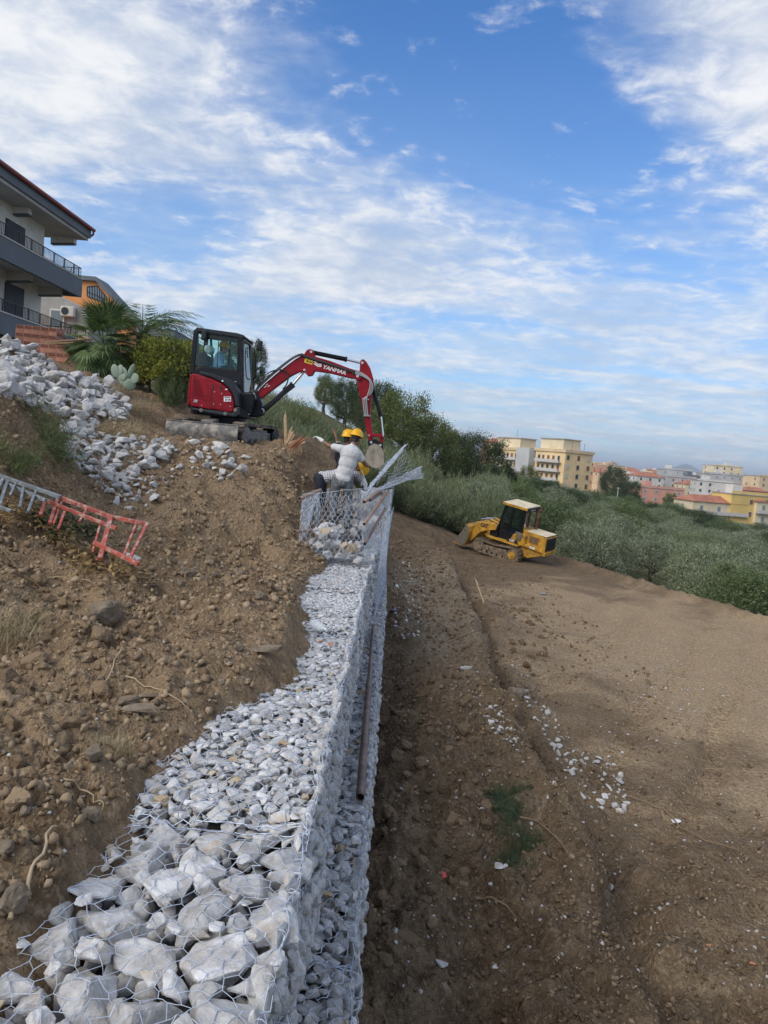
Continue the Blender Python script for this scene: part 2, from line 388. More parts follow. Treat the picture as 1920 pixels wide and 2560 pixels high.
# ------------------------------------------------------------------ terrain
def rbf_fit(pts):
    p = np.array(pts, float); q = p[:, :2]; A = np.sqrt(((q[:, None] - q[None]) ** 2).sum(-1) + 0.02)
    n = len(p); B = np.zeros((n + 3, n + 3)); B[:n, :n] = A - np.eye(n) * 0.02; B[:n, n] = 1; B[:n, n + 1:] = q; B[n, :n] = 1; B[n + 1:, :n] = q.T
    w = np.linalg.solve(B, np.concatenate([p[:, 2], np.zeros(3)]))
    def ev(X, Y):
        X = np.asarray(X, float); Y = np.asarray(Y, float); sh = X.shape; X = X.ravel(); Y = Y.ravel(); out = np.empty(len(X))
        for i in range(0, len(X), 20000):
            a = X[i:i + 20000]; b = Y[i:i + 20000]
            D = np.sqrt((a[:, None] - q[:, 0]) ** 2 + (b[:, None] - q[:, 1]) ** 2 + 0.02)
            out[i:i + 20000] = D @ w[:n] + w[n] + w[n + 1] * a + w[n + 2] * b
        return out.reshape(sh)
    return ev
LEFT_PIX = [(0, 1900, 3.95), (0, 1700, 5.0), (0, 1500, 6.75), (0, 1400, 7.5), (0, 1300, 8.2), (0, 1180, 8.8), (0, 1090, 9.3), (0, 1000, 9.8), (0, 955, 10.4),
            (400, 1250, 11.3), (400, 1400, 10.0), (600, 1250, 12.0), (690, 1250, 12.3), (720, 1400, 11.0), (600, 1400, 10.8), (600, 1135, 15.4), (480, 1118, 15.5), (350, 1085, 16.0),
            (400, 1180, 13.0), (560, 1190, 13.2), (700, 1112, 17.0), (765, 1150, 17.0), (830, 1128, 20.0), (310, 965, 19.0), (250, 950, 20.5), (190, 930, 24.0),
            (100, 915, 16.0), (0, 865, 16.0), (250, 1022, 14.5), (200, 1110, 12.5), (250, 1225, 11.0), (380, 1265, 11.2), (150, 1250, 9.6), (262, 1545, 6.65), (640, 1090, 19.0), (740, 1075, 20.0),
            (430, 1000, 20.5), (480, 1010, 22)]
LEFT_W = [(-1.3, 1.0, 0.03), (-1.3, 3.0, 0.03), (-1.3, 5.0, 0.10), (-1.3, 7.0, 0.19), (-1.3, 9.0, 0.16), (-1.35, 11.3, 0.12), (-2.5, 1.0, 0.1), (-2.4, 3.0, 0.16),
          (-1.45, 12.5, 0.30), (-1.5, 14.0, 0.35), (-1.45, 16.0, 0.35), (-1.3, 18.2, 0.6), (-1.75, 13.8, 0.95), (-1.72, 15.5, 1.15), (-2.0, 15, 1.48), (-1.7, 17, 1.3), (-2.5, 15.5, 1.5), (-2.2, 18, 1.6), (-4, 18, 1.70), (-3, 17, 1.70), (-5.2, 18, 1.74), (-4.2, 20, 1.75),
          (-6, 1, 1.1), (-6, 4, 1.3), (-10, 5, 2.5), (-12, 14, 3.7), (-14, 22, 3.7), (-20, 30, 3.9), (-14, 35, 3.6), (-9, 30, 3.0), (-4, 26, 1.9), (-1, 26, 0.6), (-0.5, 23, 0.4)]
left_h0 = rbf_fit([tuple(P(*q)) for q in LEFT_PIX] + LEFT_W)
def spill(Y):    # how far loose soil runs over the top of the wall
    return np.interp(Y, [0, 3, 4.6, 5.3, 6.2, 7.4, 8.3, 9.5, 10.6, 11.3, 11.7, 12.2], [-1.27, -1.26, -1.22, -1.05, -0.86, -0.90, -1.06, -1.12, -1.10, -0.92, -0.9, -1.30])
def left_h(X, Y):
    z = left_h0(X, Y)
    e = spill(Y) + 0.10 * fbm(np.asarray(Y) * 1.7, np.zeros_like(Y) + 2.0, 5)
    z = z - np.where(Y < 12.4, 0.85 * np.maximum(0, X - e + 0.02) - 0.07 * sstep(-1.9, -1.35, X), 0)
    rg = 1 - np.abs(fbm(X * 2.2 + 0.5 * Y, Y * 1.5, 25, 3)) * 2.6
    lump = 0.18 * fbm(X * 0.9, Y * 0.9, 21, 3) + 0.15 * fbm(X * 3.1, Y * 3.1, 31, 3) + 0.16 * np.maximum(0, fbm(X * 6.5, Y * 6.5, 41, 3)) + 0.045 * fbm(X * 17, Y * 17, 51, 2) + 0.05 * np.maximum(0, rg - 0.45)
    amt = 0.55 + 0.45 * sstep(-1.10, -1.45, X)
    return z + lump * amt
def scarp_x(Y): return 2.35 + 0.30 * fbm(np.asarray(Y) * 0.35, np.zeros_like(Y) + 4.0, 3, 3) + 0.22 * fbm(np.asarray(Y) * 1.9, np.zeros_like(Y) + 1.0, 6, 2) + 0.35 * sstep(11.0, 8.5, Y)
def right_h(X, Y):
    X = np.asarray(X, float); Y = np.asarray(Y, float)
    z = np.full(X.shape, -2.86)
    berm = np.interp(Y, [0, 5, 7, 9, 11, 13, 24, 30, 35, 40], [0.05, 0.15, 0.35, 0.70, 0.92, 0.98, 0.95, 0.75, 0.3, 0.0])
    z = z + berm * (1 - sstep(-0.07, 0.10, X - scarp_x(Y))) + 0.10 * np.minimum(1, berm * 1.4) * np.exp(-((X - scarp_x(Y) + 0.30) / 0.22) ** 2)
    z = z + 0.33 * np.exp(-((X - 0.1) / 0.55) ** 2 - ((Y - 6.2) / 2.6) ** 2)                       # rough heap against the wall
    z = z + 0.40 * np.exp(-((X - 0.9) / 0.7) ** 2 - ((Y - 10.6) / 1.7) ** 2)                        # mound with roots
    z = z - 0.16 * np.exp(-((X - 0.15) / 0.4) ** 2 - ((Y - 14) / 3.0) ** 2)
    z = z + 0.45 * np.exp(-((X - 1.7) / 0.8) ** 2 - ((Y - 25.0) / 2.2) ** 2)
    z = z + 0.35 * np.exp(-((X - 3.2) / 0.55) ** 2 - ((Y - 22.5) / 2.5) ** 2)
    z = z + 0.42 * np.exp(-((X - 2.75) / 0.45) ** 2 - ((Y - 15.5) / 3.5) ** 2) * 0.5
    z = z + 1.7 * sstep(5.8, -2.0, X) * sstep(33.0, 41.0, Y)                                        # ramp where the loader pushes
    z = z - 0.30 * np.minimum(1, berm * 1.3) * np.exp(-((X - scarp_x(Y) - 0.32) / 0.22) ** 2)                       # gutter under the step
    edge = 33.5 + 7.5 * sstep(13.0, 6.0, X) - 9.0 * sstep(8.0, 15.0, X) + 0.9 * fbm(X * 0.35, X * 0.0, 8, 3)
    over = np.maximum(0, Y - edge)
    z = z + 0.28 * np.exp(-((Y - edge + 0.4) / 0.8) ** 2) * sstep(4, 8, X)
    z = z - np.where(X > 3, sstep(3, 8, X), 0) * (1.9 * sstep(0, 5, over) + 0.055 * over)
    rough = 1 - 0.75 * sstep(2.6, 4.6, X) * sstep(7.0, 11.0, Y) + 0.7 * sstep(2.4, 1.4, X) * sstep(15, 11, Y)
    near = sstep(14, 6, Y)
    tr = 0.035 * np.sin((X * 0.94 - Y * 0.34) * 4.2 + 2 * fbm(X * .3, Y * .3, 77, 2)) * sstep(3, 5, X) * (0.4 + fbm(X * .5, Y * .5, 78, 2))
    lump = 0.12 * fbm(X * 0.8, Y * 0.8, 121, 3) + 0.20 * rough * fbm(X * 2.6, Y * 2.6, 131, 3) + 0.13 * rough * np.maximum(0, fbm(X * 6.5, Y * 6.5, 141, 3)) + 0.05 * (0.3 + 0.7 * rough) * fbm(X * 17, Y * 17, 151, 2)
    ca, sa = math.cos(R(28)), math.sin(R(28)); s_ = X * ca - Y * sa; t_ = X * sa + Y * ca                             # prints of the crawler tracks
    for s0 in (-0.9, 0.8, -2.3, -4.2, -5.9, 2.2):
        mk = np.exp(-((s_ - s0 - 0.25 * fbm(t_ * 0.3, t_ * 0.0, 14, 2)) / 0.24) ** 4) * sstep(2.6, 3.6, X) * (0.35 + 0.9 * np.clip(fbm(t_ * 0.45 + s0, s_ * 0.2, 15, 2) + 0.5, 0, 1))
        tr = tr + mk * (0.040 * np.sin(t_ * 6.283 / 0.30) - 0.06) + 0.03 * np.exp(-((np.abs(s_ - s0) - 0.36) / 0.10) ** 2) * sstep(2.6, 3.6, X)
    return z + lump * (0.75 + 0.35 * near) + tr
FAR = rbf_fit([(-14, 35, 3.6), (-20, 30, 3.8), (-1, 26, 0.3), (0, 40, -1.3), (-8, 45, 1.2), (-15, 80, 7.0), (-7.5, 60, 2.6), (8, 41, -3.0), (14, 34, -4.2), (20, 50, -6.0), (11, 52, -4.6),
               (3, 52, -3.0), (22, 45, -5.8), (2, 75, -1.2), (10, 85, -3.6), (-12, 110, 7.0), (-40, 60, 6.0), (-30, 100, 8.0), (-45, 130, 8.5), (5, 120, -1.0), (30, 120, -6.5), (60, 80, -10), (40, 60, -8.5),
               (63, 260, -9.5), (20, 200, -6), (-30, 200, 3), (100, 220, -12.5), (84, 150, -10.6), (120, 120, -13), (200, 300, -17), (150, 450, -19), (300, 450, -21), (60, 420, -14), (-60, 420, -6),
               (300, 900, -28), (600, 900, -32), (0, 900, -20), (-300, 300, 12), (-300, 900, -8), (700, 300, -26), (400, 1800, -44), (1200, 1800, -48), (-400, 1800, -38), (0, 3200, -66), (1500, 3200, -66), (-1500, 3200, -66), (1500, 900, -40), (2400, 1800, -60), (0, 2600, -59), (1500, 2600, -61), (-1500, 2600, -55), (3000, 3200, -66),
               (25, 20, -5), (40, 10, -7), (60, 0, -9), (200, 100, -18), (500, 0, -24), (30, -40, -6), (0, -40, -1), (-1500, 900, 20)])
def far_h(X, Y):
    X = np.asarray(X, float); Y = np.asarray(Y, float)
    z = FAR(X, Y) + 1.1 * fbm(X * 0.03, Y * 0.03, 61, 3) * sstep(60, 160, Y)
    return z
def ground_z(X, Y):
    X = np.asarray(X, float); Y = np.asarray(Y, float)
    w = sstep(-2.0, 1.2, X + 0.9 * np.clip((Y - 24) / 6, 0, 3)); nearz = np.where(X < -0.6, left_h(X, Y), right_h(X, Y))
    mixz = left_h(X, Y) * (1 - w) + right_h(X, Y) * w
    k = sstep(18.2, 22.5, Y); nz = nearz * (1 - k) + mixz * k
    b = np.maximum(np.maximum(sstep(27, 34, Y) * sstep(2.0, -4.0, X), sstep(-16, -24, X)), np.maximum(sstep(41.5, 48, Y), sstep(19, 27, X)))
    return nz * (1 - b) + far_h(X, Y) * b
def gz_exact(x, y): return float(ground_z(np.array([x]), np.array([y]))[0])
def gz(x, y): return float(fast_z(np.array([x]), np.array([y]))[0])
def spaced(a, b, s0, g):
    out = [a]; s = s0; sg = 1 if b > a else -1
    while (out[-1] - b) * sg < 0: out.append(out[-1] + sg * s); s *= g
    return np.array(out)
def grid_mesh(name, xs, ys, hf, material, smooth=True):
    X, Y = np.meshgrid(xs, ys); Z = hf(X, Y); nx = len(xs); ny = len(ys)
    v = np.stack([X, Y, Z], -1).reshape(-1, 3)
    if hf is ground_z: GRIDS.append((np.asarray(xs), np.asarray(ys), Z))
    i = np.arange(nx * ny).reshape(ny, nx)
    f = np.stack([i[:-1, :-1], i[:-1, 1:], i[1:, 1:], i[1:, :-1]], -1).reshape(-1, 4)
    return np_mesh(name, v, f, material, smooth)
ysn = np.concatenate([spaced(0.6, 6.0, 0.040, 1.0), spaced(6.04, 50.0, 0.042, 1.0085)])
xl = np.concatenate([spaced(-0.62, -5.5, 0.036, 1.006), spaced(-5.6, -26.0, 0.07, 1.035)])[::-1]
xr = np.concatenate([spaced(-0.60, 6.0, 0.04, 1.006), spaced(6.1, 29.0, 0.09, 1.022)])
GRIDS = []
def fast_z(X, Y):
    """ground height looked up on the built terrain grids"""
    X = np.asarray(X, float); Y = np.asarray(Y, float); out = np.empty(X.shape); done = np.zeros(X.shape, bool)
    for xs, ys, Z in GRIDS:
        k = (~done) & (X >= xs[0]) & (X <= xs[-1]) & (Y >= ys[0]) & (Y <= ys[-1])
        if not k.any(): continue
        x = X[k]; y = Y[k]; i = np.clip(np.searchsorted(xs, x) - 1, 0, len(xs) - 2); j = np.clip(np.searchsorted(ys, y) - 1, 0, len(ys) - 2)
        a = (x - xs[i]) / (xs[i + 1] - xs[i]); b = (y - ys[j]) / (ys[j + 1] - ys[j])
        out[k] = (Z[j, i] * (1 - a) + Z[j, i + 1] * a) * (1 - b) + (Z[j + 1, i] * (1 - a) + Z[j + 1, i + 1] * a) * b; done |= k
    if (~done).any(): out[~done] = ground_z(X[~done], Y[~done])
    return out
o = link('soil_bank', grid_mesh('soil_bank', xl, ysn, ground_z, 'soil')); prop(o, 'brown earth bank rising beside the gabion wall', kind='structure')
o = link('field', grid_mesh('field', xr, ysn, ground_z, 'field_soil')); prop(o, 'graded brown earth terrace below the gabion wall', kind='structure')
xf = np.concatenate([spaced(-26, -1500, 3.0, 1.055)[::-1], np.arange(-24, 30, 2.0), spaced(31, 2800, 2.5, 1.05)])
yf = np.concatenate([np.arange(-480, 0, 12.0), np.arange(0, 60, 2.0), spaced(61, 3200, 2.2, 1.03)])
def far_sunk(X, Y):
    ins = sstep(-26.5, -22, X) * sstep(29.5, 25, X) * sstep(-1, 3, Y) * sstep(50.5, 46, Y)
    return ground_z(X, Y) - 3.0 * ins - 0.03
def hill_mat():
    m = bpy.data.materials.new('meadow'); m.use_nodes = True; t = m.node_tree; b = t.nodes['Principled BSDF']
    b.inputs['Roughness'].default_value = 0.95; b.inputs['Specular IOR Level'].default_value = 0.1
    geo = N(t, 'ShaderNodeNewGeometry'); v = geo.outputs['Position']
    n1 = noise(t, v, 0.05, 6, 0.6, 0.4); n2 = noise(t, v, 0.6, 6, 0.7); n3 = noise(t, v, 6, 4, 0.7)
    c = mixc(t, maprange(t, n1, 0.36, 0.62), (0.075, 0.085, 0.035), (0.16, 0.135, 0.07))
    c = mixc(t, math_(t, 'MULTIPLY', maprange(t, n2, 0.42, 0.68), 0.7), c, (0.045, 0.065, 0.025))
    c = mixc(t, math_(t, 'MULTIPLY', maprange(t, n3, 0.45, 0.7), 0.5), c, (0.14, 0.13, 0.075))
    mp = N(t, 'ShaderNodeMapping'); mp.inputs['Location'].default_value = (-86 / 17, -150 / 16, 0); mp.inputs['Scale'].default_value = (1 / 17, 1 / 16, 0); L(t, v, mp.inputs[0])
    dd = math_(t, 'ADD', vmath(t, 'LENGTH', mp.outputs[0]).outputs[1], math_(t, 'MULTIPLY_ADD', n2, 0.6, -0.3))
    c = mixc(t, maprange(t, dd, 1.0, 0.75), c, (0.34, 0.25, 0.12))        # stubble field
    L(t, c, b.inputs['Base Color'])
    bn = N(t, 'ShaderNodeBump'); bn.inputs['Distance'].default_value = 0.5; L(t, n2, bn.inputs['Height']); L(t, bn.outputs[0], b.inputs['Normal'])
    MATS['meadow'] = m
hill_mat()
o = link('hillside', grid_mesh('hillside', xf, yf, far_sunk, 'meadow')); prop(o, 'green hillside falling away to the coast', kind='structure')
# sea and the island on the horizon
SEA_Z = -62.0
def sea_mat():
    m = bpy.data.materials.new('sea_water'); m.use_nodes = True; t = m.node_tree; b = t.nodes['Principled BSDF']
    b.inputs['Base Color'].default_value = (0.02, 0.07, 0.13, 1); b.inputs['Roughness'].default_value = 0.35; b.inputs['IOR'].default_value = 1.33
    geo = N(t, 'ShaderNodeNewGeometry'); bn = N(t, 'ShaderNodeBump'); bn.inputs['Distance'].default_value = 1.0
    L(t, noise(t, geo.outputs['Position'], 0.06, 5, 0.6), bn.inputs['Height']); L(t, bn.outputs[0], b.inputs['Normal'])
    MATS['sea_water'] = m
sea_mat()
o = link('sea', np_mesh('sea', [(-30000, 1500, SEA_Z), (38000, 1500, SEA_Z), (40000, 60000, SEA_Z), (-40000, 60000, SEA_Z)], [[0, 1, 2, 3]], 'sea_water')); prop(o, 'blue sea on the horizon', kind='structure')
mat('island_rock', (0.09, 0.11, 0.08), 0.95, var=0.3, vscale=0.004)
def island(name, label, px0, px1, pxs, Y, prof):
    """volcano cone out at sea: prof = (fraction across, height in metres)"""
    a = P(px0, 1200, Y); b = P(px1, 1200, Y); w = (b - a).length; c = (a + b) / 2
    n = 40; rings = 18; v = []; f = []
    fr = np.array([q[0] for q in prof]); hh = np.array([q[1] for q in prof])
    for i in range(rings + 1):
        for j in range(n):
            t = 2 * math.pi * j / n; rr = i / rings
            s = rr * math.cos(t) * 0.5 + 0.5
            side = np.interp(0.5 + rr * 0.5 * (1 if math.cos(t) >= 0 else -1), fr, hh)
            h = side + 14 * vnoise(np.array([i * 0.9]), np.array([j * 0.7]), 3)[0] * (1 - rr) * 2
            v.append((w * 0.5 * rr * math.cos(t), w * 0.35 * rr * math.sin(t), h))
    for i in range(rings):
        for j in range(n):
            f.append((i * n + j, i * n + (j + 1) % n, (i + 1) * n + (j + 1) % n, (i + 1) * n + j))
    o = link(name, np_mesh(name, v, f, 'island_rock', True), mw=Matrix.Translation((c.x, Y, SEA_Z - 3)))
    return prop(o, label, kind='structure')
island('volcanic_island', 'blue volcanic island cone on the horizon', 1590, 1830, 0, 9500, [(0, 0), (0.10, 58), (0.2, 86), (0.30, 128), (0.40, 178), (0.46, 208), (0.50, 217), (0.54, 212), (0.60, 182), (0.70, 134), (0.82, 88), (0.92, 56), (1, 0)])
island('headland', 'low dark blue headland across the bay', 1835, 2140, 0, 4300, [(0, 0), (0.1, 42), (0.3, 66), (0.5, 76), (0.7, 80), (1, 60)])
# ------------------------------------------------------------------ rocks
def hull_rock(seed, npts=15, detail=0, ax=(1, 0.8, 0.62), bev=0.07, rough=0.05):
    rnd = random.Random(seed); bm = bmesh.new()
    for i in range(npts):
        z = rnd.uniform(-1, 1); t = rnd.uniform(0, 2 * math.pi); r = math.sqrt(1 - z * z)
        k = rnd.uniform(0.78, 1.05); q = Vector((r * math.cos(t), r * math.sin(t), z)); m = max(abs(q.x), abs(q.y), abs(q.z))
        q = q * (1 + 0.45 * (1 / m - 1)) * k
        bm.verts.new((q.x * ax[0], q.y * ax[1], q.z * ax[2]))
    res = bmesh.ops.convex_hull(bm, input=bm.verts)
    bmesh.ops.delete(bm, geom=list({g for g in res['geom_interior'] + res['geom_unused'] if isinstance(g, bmesh.types.BMVert)}), context='VERTS')
    bmesh.ops.dissolve_limit(bm, angle_limit=R(16), verts=bm.verts, edges=bm.edges)
    if bev: bmesh.ops.bevel(bm, geom=list(bm.edges), offset=bev, segments=1, profile=0.6, affect='EDGES', clamp_overlap=True)
    bmesh.ops.triangulate(bm, faces=bm.faces)
    for k in range(detail):
        bmesh.ops.subdivide_edges(bm, edges=[e for e in bm.edges if e.calc_length() > 0.30 / (k + 1)], cuts=1, use_grid_fill=True)
        bmesh.ops.triangulate(bm, faces=bm.faces)
    if detail:
        bm.normal_update()
        from mathutils import noise as mn
        off = Vector((seed * 3.1, seed * 1.7, 0))
        for v in bm.verts:
            d = mn.fractal(v.co * 2.2 + off, 1.0, 2.0, 4) * rough * 1.5 + mn.fractal(v.co * 6 + off, 1.0, 2.0, 3) * rough * 0.5
            v.co += v.normal * d
    me = bpy.data.meshes.new('rock'); bm.to_mesh(me); bm.free(); return me
ROCK = [hull_rock(100 + i, 13 + i % 6, 0, ((1, .78, .6), (1, .9, .72), (1, .62, .5), (1, .85, .45))[i % 4]) for i in range(20)]
ROCK_HI = [hull_rock(300 + i, 11 + i % 4, 3, ((1, .78, .55), (1, .9, .62), (1, .66, .5))[i % 3], 0.045, 0.032) for i in range(12)]
ROUND = [hull_rock(500 + i, 22, 2, (1, .85, .68), 0.09, 0.08) for i in range(8)]
def variants(meshes, matname):
    out = []
    for m in meshes:
        c = m.copy(); c.materials.clear(); c.materials.append(MATS[matname]); out.append(c)
    return out
LIME = variants(ROCK, 'limestone'); LIME_HI = variants(ROCK_HI, 'limestone'); PALE = variants(ROCK, 'limestone_pale'); PALE_HI = variants(ROCK_HI, 'limestone_pale')
RUST = variants(ROCK_HI[:4], 'limestone_rust'); FIELD_ROUND = variants(ROUND, 'field_stone'); FIELD_ROCK = variants(ROCK_HI, 'field_stone'); PALE_ROUND = variants(ROUND, 'limestone_pale')
def mesh_arrays(me):
    me.calc_loop_triangles(); n = len(me.vertices); v = np.empty(n * 3, np.float32); me.vertices.foreach_get('co', v)
    f = np.empty(len(me.loop_triangles) * 3, np.int32); me.loop_triangles.foreach_get('vertices', f)
    return v.reshape(-1, 3), f.reshape(-1, 3)
ARR = {}
def arrays(me):
    if me.name not in ARR: ARR[me.name] = mesh_arrays(me)
    return ARR[me.name]
def join_instances(name, items, material):
    """items: (mesh, matrix) -> one mesh"""
    vs = []; fs = []; n = 0
    for me, mw in items:
        v, f = arrays(me); m = np.array(mw); vs.append(v @ m[:3, :3].T + m[:3, 3]); fs.append(f + n); n += len(v)
    return np_mesh(name, np.concatenate(vs), np.concatenate(fs), material)
def rot_rand(rnd, tilt=0.35):
    return Euler((rnd.gauss(0, tilt), rnd.gauss(0, tilt), rnd.uniform(0, 6.283))).to_matrix().to_4x4()
def pack(rnd, w, l, rs, tries=60, tight=0.80):
    """dart throwing of discs with the given radii (descending) on a w x l rectangle"""
    cell = 2 * max(rs); G = {}; out = []
    for r in sorted(rs, reverse=True):
        for k in range(tries):
            x = rnd.uniform(r * 0.4, w - r * 0.4); y = rnd.uniform(r * 0.4, l - r * 0.4); gx = int(x / cell); gy = int(y / cell); ok = True
            for i in (-1, 0, 1):
                for j in (-1, 0, 1):
                    for (a, b, c) in G.get((gx + i, gy + j), ()):
                        if (a - x) ** 2 + (b - y) ** 2 < ((c + r) * tight) ** 2: ok = False; break
                    if not ok: break
                if not ok: break
            if ok: G.setdefault((gx, gy), []).append((x, y, r)); out.append((x, y, r)); break
    return out

# ------------------------------------------------------------------ hexagonal wire netting
def hexnet(w, l, cw=0.083, ch=0.105, rnd=None, jit=0.006):
    """edges of hexagonal netting over w x l as pairs of (u, v) points; twisted edges flagged"""
    E = []; t = ch * 0.36
    ny = int(math.ceil(l / (ch * 0.75 + 0.0001))) + 1; nx = int(math.ceil(w / cw)) + 1
    pt = {}
    def q(i, j, k):
        # column i (cw/2 steps), row j ; k: 0 lower end, 1 upper end of the twist
        key = (i, j, k)
        if key not in pt:
            u = i * cw / 2; v = j * (ch * 0.5 + t * 0.5) + (t if k else 0)
            if rnd: u += rnd.gauss(0, jit); v += rnd.gauss(0, jit)
            pt[key] = (u, v)
        return pt[key]
    rows = int(l / (ch * 0.5 + t * 0.5)) + 1; cols = int(w / (cw / 2)) + 1
    for j in range(rows):
        for i in range(j % 2, cols, 2):
            a = q(i, j, 0); b = q(i, j, 1); E.append((a, b, 1))
            for di in (-1, 1):
                if 0 <= i + di < cols and j + 1 < rows: E.append((b, q(i + di, j + 1, 0), 0))
    return [e for e in E if all(-0.001 <= p[0] <= w + 0.001 and -0.001 <= p[1] <= l + 0.001 for p in e[:2])]
def net_mesh(name, panels, r=0.0016, sides=3):
    """panels: list of (edges, fn(u, v) -> 3D point)"""
    A = []; B = []; T = []
    for E, fn in panels:
        for a, b, tw in E:
            if tw: A.append(fn(*a)); B.append(fn(*b)); T.append(1.7)
            else:
                m = ((a[0] + b[0]) / 2, (a[1] + b[1]) / 2); pm = fn(*m); A += [fn(*a), pm]; B += [pm, fn(*b)]; T += [1, 1]
    return wires(name, np.array(A, float), np.array(B, float), np.array(T) * r, sides)
def wires(name, A, B, rad, sides=3, material='galvanised_wire'):
    d = B - A; ln = np.linalg.norm(d, axis=1, keepdims=True); ln[ln < 1e-6] = 1e-6; d = d / ln
    ref = np.where(np.abs(d[:, 2:3]) < 0.9, np.array([[0, 0, 1.0]]), np.array([[1.0, 0, 0]]))
    u = np.cross(d, ref); u /= np.linalg.norm(u, axis=1, keepdims=True); w = np.cross(d, u)
    vs = []
    for P0 in (A, B):
        for k in range(sides):
            t = 2 * math.pi * k / sides; vs.append(P0 + (u * math.cos(t) + w * math.sin(t)) * rad[:, None])
    V = np.stack(vs, 1).reshape(-1, 3); n = len(A); base = (np.arange(n) * 2 * sides)[:, None]
    f = []
    for k in range(sides): f.append(base + np.array([[k, (k + 1) % sides, sides + (k + 1) % sides, sides + k]]))
    return np_mesh(name, V, np.concatenate(f), material, True)

# ------------------------------------------------------------------ gabion wall
XR, XL = -0.26, -1.24
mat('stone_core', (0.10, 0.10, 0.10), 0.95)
ALLTRI = []
def fill_stones(rnd, w, l, rmin, rmax, n, hi, pale=False, rust=0.04):
    rs = [rmin * (rmax / rmin) ** (rnd.random() ** 1.6) for _ in range(n)]
    return pack(rnd, w, l, rs, 40, 0.80)
def basket(label, y0, y1, x0, x1, ztop, zbot, rmin, rmax, count, rnd, hi=False, facex=None, face=True, top_strip=None, order=''):
    root = thing('gabion_basket', label, 'gabion', ((x0 + x1) / 2, (y0 + y1) / 2, zbot), group='stone filled gabion baskets of the wall')
    inv = Matrix.Translation((-(x0 + x1) / 2, -(y0 + y1) / 2, -zbot))
    st = []
    tx0, tx1 = top_strip if top_strip else (x0, x1)
    ph = rnd.uniform(0, 9)
    def crown(x, y):
        e = min((x - x0) / 0.22, (x1 - x) / 0.16, (y - y0) / 0.14, (y1 - y) / 0.14); e = max(0, min(1, e))
        return ztop - 0.05 * (1 - e) ** 2 + 0.03 * float(vnoise(np.array([x * 2 + ph]), np.array([y * 2]), 7)[0])
    for (a, b, r) in fill_stones(rnd, tx1 - tx0, y1 - y0, rmin, rmax, count, hi):
        x = tx0 + a; y = y0 + b; s = r * rnd.uniform(1.02, 1.2)
        zc = crown(x, y) - s * rnd.uniform(0.42, 0.66)
        src = (LIME_HI if (hi or r > 0.055) else LIME); me = src[rnd.randrange(len(src))]
        if rnd.random() < 0.035: me = RUST[rnd.randrange(4)]
        M = rot_rand(rnd, 0.16) @ Matrix.Diagonal((s * 1.06, s * rnd.uniform(.95, 1.2), s * rnd.uniform(.75, 1.05), 1)); v_, _f2 = arrays(me); mm = np.array(M)
        M = Matrix.Translation((x, y, crown(x, y) + rnd.gauss(0, 0.004 + 0.06 * r) - float((v_ @ mm[2, :3]).max()))) @ M        # packed with their tops level
        st.append((r / max(1.0, y), me, M))
    # a lower layer that closes the gaps
    low = []
    for (a, b, r) in pack(rnd, tx1 - tx0, y1 - y0, [rmin * rnd.uniform(1.0, 1.7) for _ in range(int(count * 0.8))], 14, 0.75):
        x = tx0 + a; y = y0 + b
        low.append((LIME[rnd.randrange(20)], Matrix.Translation((x, y, crown(x, y) - min(0.10, rmax * 0.9) - r * 0.4)) @ rot_rand(rnd, 0.8) @ Matrix.Scale(r * 1.25, 4)))
    if face:
        fx = facex if facex is not None else x1
        for (a, b, r) in fill_stones(rnd, ztop - zbot, y1 - y0, max(rmin, 0.035), min(rmax * 1.1, 0.13), int(count * 0.7), hi):
            z = zbot + a; y = y0 + b; s = r * 1.15
            bulge = 0.05 * math.sin(math.pi * a / (ztop - zbot)) + 0.02 * math.sin(y * 5)
            M = Matrix.Translation((fx + bulge - s * 0.5, y, z)) @ Matrix.Rotation(R(90), 4, 'Y') @ rot_rand(rnd, 0.25) @ Matrix.Diagonal((s, s, s * 0.95, 1))
            st.append((0.22 * r / max(1.0, y), LIME[rnd.randrange(20)], M))
    st.sort(key=lambda q: -q[0])
    for _, me, M in st[:290]: link('stone', me, root, inv @ M)
    rest = [(me, inv @ M) for _, me, M in st[290:]] + [(me, inv @ M) for me, M in low]
    o = link('stone_fill', join_instances('stone_fill', rest, 'limestone'), root); o['kind'] = 'stuff'
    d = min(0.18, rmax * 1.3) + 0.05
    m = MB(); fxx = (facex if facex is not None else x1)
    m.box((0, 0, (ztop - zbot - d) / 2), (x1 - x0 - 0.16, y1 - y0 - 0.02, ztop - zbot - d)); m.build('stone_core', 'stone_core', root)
    # netting draped over the stones
    V = []; Fc = []; n = 0
    for _, me, M in st:
        v, f = arrays(me); mm = np.array(M); V.append(v @ mm[:3, :3].T + mm[:3, 3]); Fc.append(f + n); n += len(v)
    V = np.concatenate(V); Fc = np.concatenate(Fc); bvh = BVHTree.FromPolygons([Vector(q) for q in V], [tuple(q) for q in Fc])
    ext = 0.10 if not top_strip else 0.0
    def top(u, v):
        x = x1 - u; y = y0 + v
        best = crown(max(x, x0), y) - 0.02
        for dx, dy in ((0, 0), (0.03, 0), (-0.03, 0), (0, 0.03), (0, -0.03)):
            h = bvh.ray_cast(Vector((x + dx, y + dy, ztop + 1)), Vector((0, 0, -1)))
            if h[0] is not None: best = max(best, h[0].z - (0.012 if dx or dy else 0.0))
        drop = max(0, x0 - x)
        return (x + inv[0][3], y + inv[1][3], best + 0.006 - drop * 0.8 + inv[2][3])
